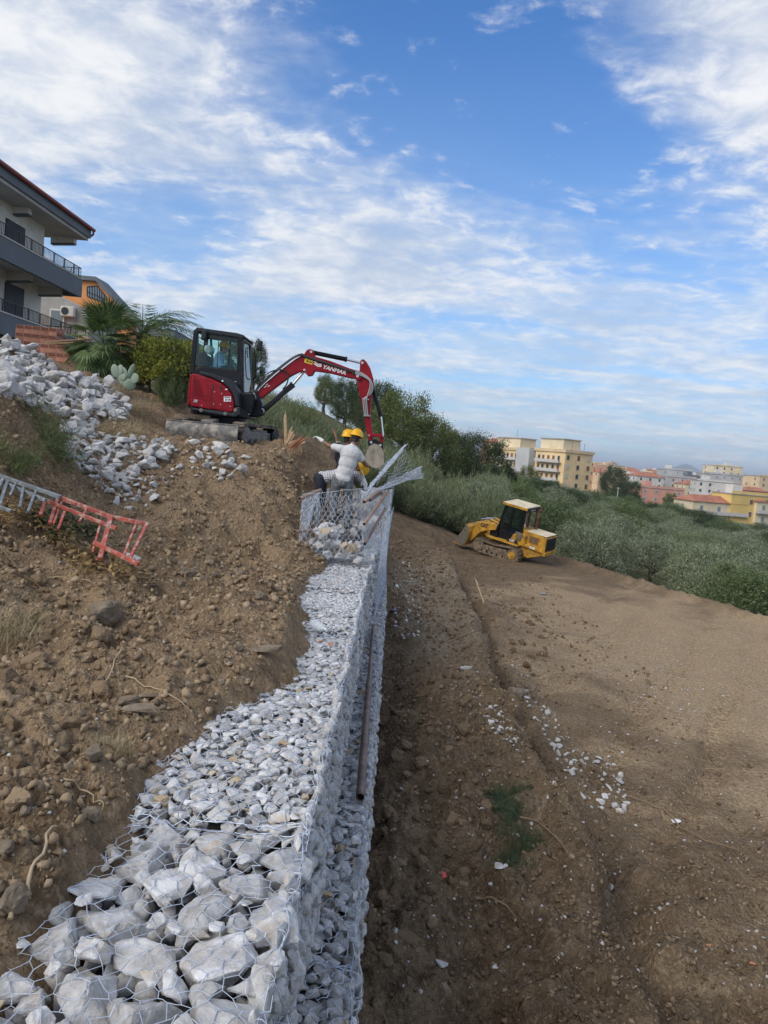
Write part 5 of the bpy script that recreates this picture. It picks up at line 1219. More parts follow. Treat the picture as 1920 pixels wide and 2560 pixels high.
    l = MB(); l.tube([(-1.22, -0.30, 2.78), (-1.22, -0.30, 2.90), (-1.27, -0.30, 2.96), (-1.38, -0.30, 2.99)], 0.06, 10); l.build('exhaust_cap', 'rusty_pipe', ep)
    # loader frame, arms, bucket
    for y in (-0.66, 0.66):
        m = MB(); m.prism([(0.50, 1.0), (1.0, 0.95), (1.05, 1.45), (0.80, 1.78), (0.50, 1.70)], y - 0.07, y + 0.07); m.build('loader_tower', K if y < 0 else K, ld, 0.02)
        yy = 0.80 if y > 0 else -0.80
        m = MB(); m.prism([(0.55, 1.74), (0.62, 1.42), (1.05, 1.30), (1.55, 1.06), (2.02, 0.42), (2.20, 0.28), (2.34, 0.36), (2.22, 0.70), (1.92, 1.30), (1.72, 1.56), (1.30, 1.70), (0.85, 1.78)], yy - 0.06, yy + 0.06); la = m.build('lift_arm', Y, ld, 0.02)
        if y > 0:
            tm = text_mesh('CAT', 0.30, 0.002, 0, 0.016); link('lettering', tm, la, panel_matrix((1.36, yy + 0.064, 1.47), (-1, 0, 0.04), (0, 0, 1)) @ Matrix.Diagonal((0.85, 1.05, 1, 1)), 'black_print')
        m = MB(); m.cyl((0.75, y * 0.85, 1.05), (1.35, y * 0.85, 0.92), 0.075, n=14); m.build('lift_cylinder', Y, ld)
    m = MB(); m.cyl((0.70, 0.25, 1.62), (1.35, 0.25, 1.78), 0.075, n=14); m.cyl((0.70, -0.25, 1.62), (1.35, -0.25, 1.78), 0.075, n=14); tc_ = m.build('tilt_cylinder', Y, ld)
    m = MB(); m.cyl((1.35, 0.25, 1.78), (2.0, 0.25, 1.62), 0.04, n=12); m.cyl((1.35, -0.25, 1.78), (2.0, -0.25, 1.62), 0.04, n=12); m.build('piston_rod', 'chrome', tc_)
    bp = [(2.26, 0.10), (2.12, 0.45), (2.08, 0.95), (2.16, 1.22), (2.32, 1.36), (2.42, 1.30), (2.28, 1.18), (2.20, 0.92), (2.24, 0.50), (2.40, 0.20), (2.98, 0.08), (2.98, 0.02), (2.36, 0.04)]
    m = MB(); m.prism(bp, -1.18, 1.18); bk = m.build('bucket', Y, ld, 0.01)
    for y in (-1.20, 1.16):
        m = MB(); m.prism([(2.32, 0.06), (2.14, 0.45), (2.10, 0.95), (2.18, 1.22), (2.34, 1.32), (2.52, 0.95), (2.98, 0.10)], y, y + 0.04); m.build('bucket_side', 'muddy_steel', bk, 0.01)
    for i in range(6):
        m = MB(); yy = -1.0 + i * 0.4; m.prism([(2.93, 0.02), (3.18, 0.03), (2.93, 0.10)], yy - 0.05, yy + 0.05); m.build('tooth', 'muddy_steel', bk)
    tm = text_mesh('953B', 0.17, 0.002, 0, 0.006); link('model_number', tm, ld, panel_matrix((-1.75, 0.765, 1.085), (-1, 0, 0), (0, 0, 1)), 'white_print')
    l = MB(); l.bb(-1.08, -0.62, 1.057, 1.06, 1.03, 1.03); 
    tm = text_mesh('CAT', 0.17, 0.002, 0, 0.006); link('lettering', tm, ld, panel_matrix((-0.55, 0.905, 1.16), (-1, 0, 0), (0, 0, 1)), 'white_print')
    l = MB(); l.bb(-0.9, -0.2, 0.895, 0.90, 1.06, 1.24); l.build('name_strip', 'black_print', ld)
    return ld
loader()
# ------------------------------------------------------------------ buildings
mat('render_white', (0.66, 0.63, 0.58), 0.9, var=0.10, vscale=0.8, dirt=(0.42, 0.38, 0.32), dirt_amt=0.1, dscale=0.7, bump=0.004, bscale=30)
mat('fascia_grey', (0.105, 0.125, 0.145), 0.7, var=0.10, vscale=0.6)
mat('soffit_grey', (0.40, 0.395, 0.38), 0.9, var=0.12, vscale=0.8)
mat('roof_trim_red', (0.24, 0.035, 0.03), 0.45, var=0.15)
mat('dark_shutter', (0.018, 0.024, 0.032), 0.6); mat('railing_iron', (0.03, 0.033, 0.038), 0.6)
mat('orange_render', (0.66, 0.29, 0.10), 0.9, var=0.10, vscale=0.5, dirt=(0.38, 0.18, 0.08), dirt_amt=0.1, dscale=0.8)
mat('grey_render', (0.34, 0.33, 0.31), 0.9, var=0.2, vscale=0.8); mat('window_pane', (0.20, 0.25, 0.27), 0.12, spec=0.8); mat('window_dark', (0.04, 0.045, 0.05), 0.2)
mat('hollow_brick', (0.40, 0.185, 0.125), 0.9, var=0.18, vscale=6, rand=0.15); mat('brick_hole', (0.10, 0.035, 0.025), 0.95); mat('pallet_wood', (0.33, 0.23, 0.13), 0.85, var=0.3, vscale=8)
def house():
    XF, XW, Y0, Y1 = -16.9, -18.9, 18.0, 40.3
    h = thing('apartment_house', 'white house with long grey balconies and a red edged roof above the rubble', 'house', (XW - 5, 29, 3.3))
    o = Vector((XW - 5, 29, 3.3))
    def part(m, name, mt, par=h, bev=0): 
        m.v = [tuple(Vector(q) - o) for q in m.v]; return m.build(name, mt, par, bev)
    m = MB(); m.bb(XW - 10, XW, Y0, Y1 - 0.2, 2.8, 12.0); wall = part(m, 'wall', 'render_white')
    for zt in (9.27, 6.22):
        m = MB(); m.bb(XF - 0.18, XF, Y0, Y1, zt - 0.90, zt); m.bb(XW - 2.0, XF - 0.18, Y1 - 0.18, Y1, zt - 0.90, zt); fb = part(m, 'balcony_fascia', 'fascia_grey')
        m = MB(); m.bb(XW + 0.003, XF - 0.18, Y0, Y1 - 0.18, zt - 0.62, zt - 0.42); part(m, 'balcony_slab', 'soffit_grey')
        m = MB(); m.bb(XF - 0.20, XF + 0.03, Y0, Y1 + 0.03, zt, zt + 0.04); part(m, 'coping', 'render_white')
        for yb in (36.5, 39.75):
            m = MB(); m.prism([(XW, zt - 0.62), (XF - 0.9, zt - 0.62), (XF - 0.9, zt - 0.93), (XW, zt - 1.02)], yb, yb + 0.35); b = part(m, 'beam', 'render_white')
            m = MB(); m.prism([(XW, zt - 1.021), (XF - 0.9, zt - 0.931), (XF - 0.9, zt - 0.99), (XW, zt - 1.08)], yb, yb + 0.35); part(m, 'beam_edge', 'fascia_grey')
        m = MB()
        y = Y0
        m.bar((XF - 0.08, Y0, zt + 0.56), (XF - 0.08, Y1 - 0.05, zt + 0.56), 0.04, 0.03); m.bar((XF - 0.08, Y0, zt + 0.10), (XF - 0.08, Y1 - 0.05, zt + 0.10), 0.03, 0.02)
        m.bar((XF - 0.08, Y1 - 0.05, zt + 0.56), (XW - 1.5, Y1 - 0.05, zt + 0.56), 0.04, 0.03)
        k = 0
        while y < Y1:
            w = 0.045 if k % 9 == 0 else 0.018
            m.box((XF - 0.08, y, zt + 0.30), (w, w, 0.55)); y += 0.125; k += 1
        for i in range(24): m.box((XF - 0.08 - 0.13 * i, Y1 - 0.05, zt + 0.30), (0.018, 0.018, 0.55))
        part(m, 'railing', 'railing_iron')
    for (yd0, yd1, zt, hh) in ((36.2, 38.0, 9.27, 1.75), (36.4, 38.2, 6.22, 1.95), (29, 31, 9.27, 1.75), (29, 31, 6.22, 1.95)):
        m = MB(); m.bb(XW - 0.05, XW + 0.05, yd0, yd1, zt - 0.42, zt + hh); d = part(m, 'shutter_door', 'dark_shutter')
        for i in range(14):
            m = MB(); zz = zt - 0.2 + i * 0.145; m.bb(XW + 0.052, XW + 0.068, yd0 + 0.1, (yd0 + yd1) / 2 - 0.08, zz, zz + 0.07); m.bb(XW + 0.052, XW + 0.068, (yd0 + yd1) / 2 + 0.08, yd1 - 0.1, zz, zz + 0.07); part(m, 'shutter_slat', 'dark_shutter', d)
    # roof with deep eaves
    XE, YE, zr = -17.45, 42.4, 12.32
    m = MB(); m.prism([(XE, zr - 0.45), (XE, zr), (XW - 5, zr + 1.9), (XW - 12, zr + 0.0), (XW - 12, zr - 0.5)], Y0, YE); rf = part(m, 'roof', 'fascia_grey')
    m = MB(); m.bb(XW - 11, XE - 0.10, Y0, YE - 0.1, zr - 0.60, zr - 0.452); part(m, 'eaves_soffit', 'soffit_grey')
    m = MB(); m.cyl((XE + 0.10, Y0, zr + 0.02), (XE + 0.10, YE + 0.12, zr + 0.02), 0.10, n=12); m.tube([(XE + 0.10, YE, zr), (XE + 0.10, YE + 0.05, zr - 0.20), (XE - 0.1, YE + 0.02, zr - 0.38)], 0.06, 8); m.bb(XE - 0.5, XE + 0.05, Y0, YE + 0.05, zr + 0.003, zr + 0.14); part(m, 'gutter', 'roof_trim_red')
    for yb in (36.8, 41.9):
        m = MB(); m.prism([(XW - 0.5, zr - 0.60), (XE - 0.7, zr - 0.60), (XE - 0.7, zr - 0.85), (XW - 0.5, zr - 0.95)], yb, yb + 0.35); part(m, 'beam', 'render_white')
        m = MB(); m.prism([(XW - 0.5, zr - 0.951), (XE - 0.7, zr - 0.851), (XE - 0.7, zr - 0.92), (XW - 0.5, zr - 1.02)], yb, yb + 0.35); part(m, 'beam_edge', 'fascia_grey')
    m = MB(); m.bb(XW - 9.5, XW - 0.15, Y1 - 0.195, Y1 - 0.14, 2.9, 12.0); part(m, 'end_wall', 'render_white')
    m = MB(); m.bb(XF - 1.9, XF - 1.0, 27, 39.8, 3.0, 5.2); part(m, 'ground_floor_wall', 'fascia_grey')
house()
def P1(zx, zy, Y): return P(zx / 3.318, 400 + zy / 3.318, Y)
def orange_house():
    Y = 56.0; A = P1(805, 1012, Y); E = P1(962, 1185, Y); xl = P1(430, 1160, Y).x; z0 = 3.4
    root = thing('orange_house', 'orange rendered house with a sloping gable window beside the white house', 'house', ((xl + E.x) / 2, Y, z0)); o = Vector(root.location)
    def part(m, name, mt, par=root, bev=0): 
        m.v = [tuple(Vector(q) - o) for q in m.v]; return m.build(name, mt, par, bev)
    slope = (E.z - A.z) / (E.x - A.x); xr = E.x + 0.9
    m = MB(); m.prism([(xl, z0 - 0.4), (xr, z0 - 0.4), (xr, A.z + slope * (xr - A.x)), (A.x, A.z), (A.x - 2.2, A.z + 0.05), (xl, A.z - 1.3)], Y, Y + 2.0); part(m, 'wall', 'orange_render')
    m = MB(); t = 0.32
    m.prism([(A.x - 2.6, A.z + 0.03), (A.x, A.z + 0.02), (xr + 0.5, A.z + slope * (xr + 0.5 - A.x) + 0.02), (xr + 0.5, A.z + slope * (xr + 0.5 - A.x) + t), (A.x, A.z + t), (A.x - 2.6, A.z + t)], Y - 0.3, Y + 2.1); part(m, 'roof', 'fascia_grey')
    q = [(725, 1052), (808, 1044), (885, 1138), (885, 1192), (725, 1132)]
    m = MB(); m.prism([(p.x, p.z) for p in (P1(a, b, Y) for a, b in q)], Y - 0.03, Y - 0.01); w = part(m, 'gable_window', 'window_pane')
    m = MB()
    for (a, b) in (((725, 1052), (725, 1132)), ((745, 1050), (745, 1140)), ((766, 1048), (766, 1148)), ((787, 1046), (787, 1156)), ((808, 1044), (808, 1163)), ((827, 1068), (827, 1170)), ((846, 1090), (846, 1178)), ((866, 1114), (866, 1185)), ((885, 1138), (885, 1192)), ((725, 1132), (885, 1192)), ((725, 1092), (885, 1160)), ((725, 1052), (808, 1044)), ((808, 1044), (885, 1138))):
        m.bar(P1(*a, Y) + Vector((0, -0.05, 0)), P1(*b, Y) + Vector((0, -0.05, 0)), 0.05, 0.05, up=(0, 1, 0))
    part(m, 'window_bars', 'dark_shutter', w)
    # lean-to in grey render with an air conditioner
    Yl = 50.0; a = P1(395, 1165, Yl); b = P1(680, 1420, Yl)
    ext = thing('annex', 'grey rendered annex with an air conditioner behind the balcony', 'building', ((a.x + b.x) / 2, Yl, z0)); o2 = Vector(ext.location)
    def part2(m, name, mt, par=ext, bev=0): 
        m.v = [tuple(Vector(q) - o2) for q in m.v]; return m.build(name, mt, par, bev)
    zt = P1(395, 1150, Yl).z; xr2 = P1(740, 1300, Yl).x
    m = MB(); m.prism([(a.x - 2, z0 - 0.4), (xr2, z0 - 0.4), (xr2, P1(740, 1262, Yl).z), (a.x - 2, zt + 1.3)], Yl, Yl + 5); part2(m, 'wall', 'grey_render')
    c = P1(575, 1262, Yl); m = MB(); m.box((c.x, Yl - 0.2, c.z), (0.85, 0.38, 0.62)); ac = part2(m, 'air_conditioner', 'render_white', ext, 0.03)
    m = MB(); m.cyl((c.x - 0.12, Yl - 0.40, c.z), (c.x - 0.12, Yl - 0.41, c.z), 0.24, n=20); part2(m, 'fan_grille', 'dark_shutter', ac)
    c = P1(475, 1320, Yl); m = MB(); m.box((c.x, Yl - 0.05, c.z), (0.95, 0.08, 1.25)); wf = part2(m, 'window', 'render_white', ext, 0.01)
    m = MB(); m.box((c.x, Yl - 0.10, c.z), (0.75, 0.03, 1.05)); part2(m, 'pane', 'window_pane', wf)
    m = MB(); p0 = P1(395, 1330, Yl); m.bb(a.x - 2, xr2, Yl - 1.3, Yl, p0.z - 1.15, p0.z - 0.95); part2(m, 'balcony', 'orange_render')
orange_house()
def villa():
    Y = 72.0; z0 = 3.5; root = thing('villa', 'pale villa with grey balcony bands beyond the palms', 'house', (P1(1300, 1500, Y).x, Y, z0)); o = Vector(root.location)
    def part(m, name, mt, par=root, bev=0): 
        m.v = [tuple(Vector(q) - o) for q in m.v]; return m.build(name, mt, par, bev)
    def band(zx0, zx1, zyt, zyb, mt, name, y0, y1):
        a = P1(zx1, zyt, Y); b = P1(zx1, zyb, Y); m = MB(); m.bb(P1(zx0, zyt, Y).x, a.x, Y + y0, Y + y1, b.z, a.z); return part(m, name, mt)
    band(1080, 1390, 1440, 1760, 'render_white', 'wall', 1.2, 10); band(1080, 1465, 1418, 1480, 'fascia_grey', 'roof', -0.6, 11); band(1080, 1478, 1595, 1640, 'fascia_grey', 'balcony', -0.4, 1.19)
    a = P1(1000, 1290, Y); m = MB(); m.prism([(a.x - 1, a.z - 3), (P1(1465, 1418, Y).x, P1(1465, 1418, Y).z + 0.0), (P1(1140, 1340, Y).x, P1(1140, 1345, Y).z), (a.x - 1, a.z)], Y + 1.0, Y + 9); part(m, 'gable', 'fascia_grey')
    c = P1(1310, 1540, Y); m = MB(); m.box((c.x, Y + 1.19, c.z), (0.9, 0.06, 1.6)); part(m, 'window', 'window_dark')
villa()
# pallets of hollow clay blocks
def brick_mesh():
    m = MB(); w, d, h = 0.245, 0.245, 0.118; m.box((0, 0, 0), (w, d, h)); me = m.mesh('brick'); me.materials.append(MATS['hollow_brick']); me.materials.append(MATS['brick_hole'])
    bm = bmesh.new(); bm.from_mesh(me)
    for i in range(4):
        for j in range(2):
            x = -w / 2 + 0.012 + (w - 0.024) * (i + 0.5) / 4; z = -h / 2 + 0.012 + (h - 0.024) * (j + 0.5) / 2
            a, b = (w - 0.024) / 8 - 0.005, (h - 0.024) / 4 - 0.004
            vs = [bm.verts.new((x + sx * a, -d / 2 - 0.0015, z + sz * b)) for sx, sz in ((-1, -1), (1, -1), (1, 1), (-1, 1))]; f = bm.faces.new(vs); f.material_index = 1
    bm.to_mesh(me); bm.free(); return me
BRICK = brick_mesh()
def pallet(label, px, py, Y, nx, ny, nz, rot, topboard=False):
    c = P(px, py, Y); root = thing('brick_pallet', label, 'bricks', c, (0, 0, R(rot)), group='pallets of clay blocks')
    rnd = random.Random(nx * 7 + nz)
    for k in range(nz):
        for i in range(nx):
            for j in range(ny):
                if 0 < i < nx - 1 and 0 < j < ny - 1 and k < nz - 1: continue
                if k == nz - 1 and rnd.random() < 0.12: continue
                b = link('brick', BRICK, root); b.location = ((i - (nx - 1) / 2) * 0.25, (j - (ny - 1) / 2) * 0.25, 0.19 + k * 0.123); b.rotation_euler = (R(0 if k % 3 else 0), 0, rnd.gauss(0, 0.012) + (R(90) if k % 2 else 0))
    m = MB()
    for y in (-1, 0, 1): m.box((0, y * (ny * 0.11), 0.05), (nx * 0.25, 0.09, 0.09))
    for i in range(5): m.box(((i - 2) * nx * 0.055, 0, 0.112), (0.10, ny * 0.25, 0.022))
    m.build('pallet', 'pallet_wood', root)
pallet('tall pallet of hollow red clay blocks wrapped beside the house', 100, 918, 25.0, 5, 4, 9, 6)
pallet('low pallet of hollow red clay blocks beside the fan palm', 158, 928, 24.0, 4, 4, 5, -4)
b = thing('plank', 'loose timber planks lying on the low pallet of clay blocks', 'plank', P(152, 870, 24.0))
for i, (a, c) in enumerate(((-0.8, 0.05), (-0.5, 0.14))):
    m = MB(); m.bar((a, 0.1 * i, c), (a + 1.5, -0.1, c + 0.16 + 0.05 * i), 0.16, 0.035); m.build('board', 'pallet_wood', b)

# ------------------------------------------------------------------ apartment block, yellow house, town
for n_, c_ in dict(ochre=(0.74, 0.54, 0.29), yellow=(0.66, 0.47, 0.16), cream=(0.66, 0.56, 0.38), pink=(0.55, 0.27, 0.20), salmon=(0.62, 0.33, 0.20), white_town=(0.58, 0.55, 0.51), grey_town=(0.42, 0.42, 0.42), tan=(0.62, 0.47, 0.29), slate=(0.14, 0.17, 0.20), brick_town=(0.42, 0.20, 0.15)).items():
    mat('wall_' + n_, c_, 0.9, var=0.12, vscale=0.15, dirt=tuple(q * 0.6 for q in c_), dirt_amt=0.12, dscale=0.25)
mat('roof_tile', (0.36, 0.14, 0.085), 0.9, var=0.2, vscale=0.6); mat('roof_flat', (0.38, 0.36, 0.34), 0.9, var=0.15, vscale=0.3); mat('shutter_brown', (0.17, 0.075, 0.04), 0.7); mat('solar_panel', (0.04, 0.06, 0.12), 0.2, spec=0.8); mat('balcony_rail', (0.50, 0.48, 0.45), 0.7)
def facade_windows(root, wall, u0, u1, z0, floors, fh, cols, n, org, w=1.0, h=1.35, mt='window_dark', frame='wall_white_town', skip=0.0, rnd=random):
    """windows on one vertical wall running from u0 to u1 (2D points), n = outward normal"""
    d = Vector((u1[0] - u0[0], u1[1] - u0[1], 0)); ln = d.length; d.normalize(); nn = Vector((n[0], n[1], 0)); M = Matrix((d, -nn, Vector((0, 0, 1)))).transposed()
    for f in range(floors):
        for c in range(cols):
            if rnd.random() < skip: continue
            p = Vector((u0[0], u0[1], z0 + f * fh + 1.6)) + d * ln * (c + 0.5) / cols + nn * 0.03 - org
            m = MB(); m.box(p, (w + 0.24, 0.06, h + 0.24), M); wo = m.build('window', frame, root)
            m = MB(); m.box(p + nn * 0.04, (w, 0.05, h), M); m.build('pane', mt, wo)
def block(label, cx, cy, z0, w, d, floors, rot, wallm, roof='flat', name='building', cat='building', group=None, cols=4, win='window_dark', fh=3.1, parapet=True, balc=0, sidecols=2):
    """rectangular house: local x along the front, front faces local -y"""
    H = floors * fh; root = thing(name, label, cat, (cx, cy, z0), (0, 0, R(rot)), group=group); rnd = random.Random(int(cx * 7 + cy))
    m = MB(); m.bb(-w / 2, w / 2, -d / 2, d / 2, -9.0, H); m.build('wall', wallm, root)
    if roof == 'flat':
        m = MB(); m.bb(-w / 2 - 0.25, w / 2 + 0.25, -d / 2 - 0.25, d / 2 + 0.25, H, H + 0.25); m.build('roof', 'roof_flat', root)
        if parapet:
            m = MB(); m.bb(-w / 2, w / 2, -d / 2, -d / 2 + 0.2, H + 0.253, H + 1.0); m.build('parapet', wallm, root)
        if rnd.random() < 0.6:
            x = rnd.uniform(-w / 4, w / 4); m = MB(); m.bb(x - 1.6, x + 1.6, -1.5, 1.8, H + 0.253, H + 2.7); m.build('stair_hut', rnd.choice([wallm, 'wall_white_town']), root)
    else:
        m = MB(); e = 0.5
        m.add([(-w / 2 - e, -d / 2 - e, H), (w / 2 + e, -d / 2 - e, H), (w / 2 + e, d / 2 + e, H), (-w / 2 - e, d / 2 + e, H), (-w / 2 + d * 0.3, 0, H + d * 0.2), (w / 2 - d * 0.3, 0, H + d * 0.2)], [(0, 1, 5, 4), (1, 2, 5), (2, 3, 4, 5), (3, 0, 4), (0, 3, 2, 1)]); m.build('roof', 'roof_tile', root)
    facade_windows(root, None, (-w / 2, -d / 2), (w / 2, -d / 2), 0, floors, fh, cols, (0, -1), Vector((0, 0, 0)), mt=win, skip=0.1, rnd=rnd)
    if sidecols:
        facade_windows(root, None, (w / 2, -d / 2), (w / 2, d / 2), 0, floors, fh, sidecols, (1, 0), Vector((0, 0, 0)), mt=win, skip=0.2, rnd=rnd)
        facade_windows(root, None, (-w / 2, d / 2), (-w / 2, -d / 2), 0, floors, fh, sidecols, (-1, 0), Vector((0, 0, 0)), mt=win, skip=0.2, rnd=rnd)
    for f in range(1, floors):
        if balc:
            m = MB(); m.bb(-w / 2 * balc, w / 2 * balc, -d / 2 - 1.3, -d / 2 - 0.003, f * fh - 0.12, f * fh + 0.06); b = m.build('balcony', 'roof_flat', root)
            m = MB(); m.bb(-w / 2 * balc, w / 2 * balc, -d / 2 - 1.32, -d / 2 - 1.28, f * fh + 0.12, f * fh + 0.95); m.build('balcony_rail', 'balcony_rail', b)
    return root
def apartment():
    """five storey block: balcony front turned to the sun, windowed end wall turned to the camera's side"""
    Y = 258.0; c = P(1180 + 1025 / 4.366, 1080 + 190 / 4.366, Y); top = c.z; org = Vector((c.x, Y, top - 16.2))
    root = thing('apartment_block', 'tall ochre apartment block with long balconies and white stair tower', 'building', org)
    yaw = R(30); dx = Vector((math.cos(yaw), math.sin(yaw), 0)); dl = Vector((-math.sin(yaw), math.cos(yaw), 0))       # end wall runs along dx, balcony front along dl
    nE = -dl; nB = -dx
    def pt(a, b, z): return dx * a + dl * b + Vector((0, 0, z))
    def prism4(a0, a1, b0, b1, z0, z1, name, mt, par=root):
        m = MB(); vs = [pt(a, b, z) for z in (z0, z1) for a, b in ((a0, b0), (a1, b0), (a1, b1), (a0, b1))]
        m.add(vs, [(3, 2, 1, 0), (4, 5, 6, 7), (0, 1, 5, 4), (1, 2, 6, 5), (2, 3, 7, 6), (3, 0, 4, 7)]); return m.build(name, mt, par)
    fh = 3.1
    # main block
    prism4(0, 12.4, 0, 15, -6, 15.2, 'wall', 'wall_ochre'); prism4(-0.4, 12.9, -0.4, 15.4, 15.2, 16.2, 'cornice', 'wall_tan')
    prism4(1.5, 9.0, 3.0, 14.5, 16.203, 19.6, 'penthouse', 'wall_cream'); prism4(1.1, 9.4, 2.6, 14.9, 19.6, 19.85, 'penthouse_roof', 'roof_flat')
    def wallwin(a, b, z, along, n, w, h, mt, fr='wall_white_town'):
        p = pt(a, b, z) + n * 0.04; M = Matrix((along, -n, Vector((0, 0, 1)))).transposed(); m = MB(); m.box(p, (w + 0.25, 0.08, h + 0.25), M); wo = m.build('window', fr, root); m = MB(); m.box(p + n * 0.05, (w, 0.06, h), M); m.build('pane', mt, wo)
    for f in range(5):
        for cidx, a in enumerate((1.3, 6.0, 10.6)):
            wallwin(a, 0, 13.6 - f * fh, dx, nE, 1.15, 1.5, ('balcony_rail', 'window_dark', 'shutter_brown')[(cidx + (f == 0)) % 3], 'wall_tan')
        prism4(-1.5, 0.0, 1.5, 13.8, 11.45 - f * fh, 11.65 - f * fh, 'balcony', 'roof_flat') if f < 4 else None
        if f < 4: prism4(-1.52, -1.46, 1.5, 13.8, 11.65 - f * fh, 12.6 - f * fh, 'balcony_rail', 'balcony_rail')
        for b in (3.0, 5.6, 8.2, 10.8, 13.0): wallwin(0, b, 13.1 - f * fh - 0.2, dl, nB, 1.1, 2.0, ('shutter_brown', 'window_dark')[int(b * 3 + f) % 2])
    for f in range(4): prism4(12.4, 13.7, 0.8, 4.5, 11.5 - f * fh, 11.7 - f * fh, 'balcony', 'roof_flat'); prism4(13.66, 13.72, 0.8, 4.5, 11.7 - f * fh, 12.6 - f * fh, 'balcony_rail', 'balcony_rail')
    # stair tower and second wing further along the front
    prism4(-2.6, 4.0, 15.4, 22.5, -6, 15.9, 'stair_tower', 'wall_grey_town')
    prism4(-0.6, 11.5, 22.5, 40.0, -6, 14.8, 'wing_wall', 'wall_ochre'); prism4(-1.0, 11.9, 22.4, 40.4, 14.8, 15.8, 'wing_cornice', 'wall_tan'); prism4(0.8, 8, 25, 38, 15.803, 19.2, 'wing_penthouse', 'wall_cream'); prism4(0.4, 8.4, 24.6, 38.4, 19.2, 19.45, 'penthouse_roof', 'roof_flat')
    for f in range(4):
        prism4(-2.0, -0.6, 23.5, 38.8, 11.2 - f * fh, 11.4 - f * fh, 'balcony', 'roof_flat'); prism4(-2.02, -1.96, 23.5, 38.8, 11.4 - f * fh, 12.3 - f * fh, 'balcony_rail', 'balcony_rail')
        for b in (24.8, 27.3, 29.8, 32.3, 34.8, 37.3): wallwin(-0.6, b, 12.7 - f * fh, dl, nB, 1.1, 2.0, ('shutter_brown', 'window_dark')[int(b * 2 + f) % 2])
    for (a, b, z) in ((2.5, 2.6, 17.9), (5.5, 2.6, 17.9), (0.8, 29, 17.6), (0.8, 33, 17.6)): pass
    m = MB()
    for a, b, h in ((4, 1.5, 3.0), (7.5, 1.5, 2.2), (10, 2, 2.6), (3, 30, 6.2)): m.cyl(pt(a, b, 16.2), pt(a, b, 16.2 + h), 0.05, n=6); m.bar(pt(a - 0.5, b, 16.0 + h), pt(a + 0.5, b, 16.0 + h), 0.04, 0.04)
    m.build('antenna', 'railing_iron', root)
apartment()
def P6(zx, zy, Y): return P(1500 + zx / 3.95, 1150 + zy / 3.95, Y)
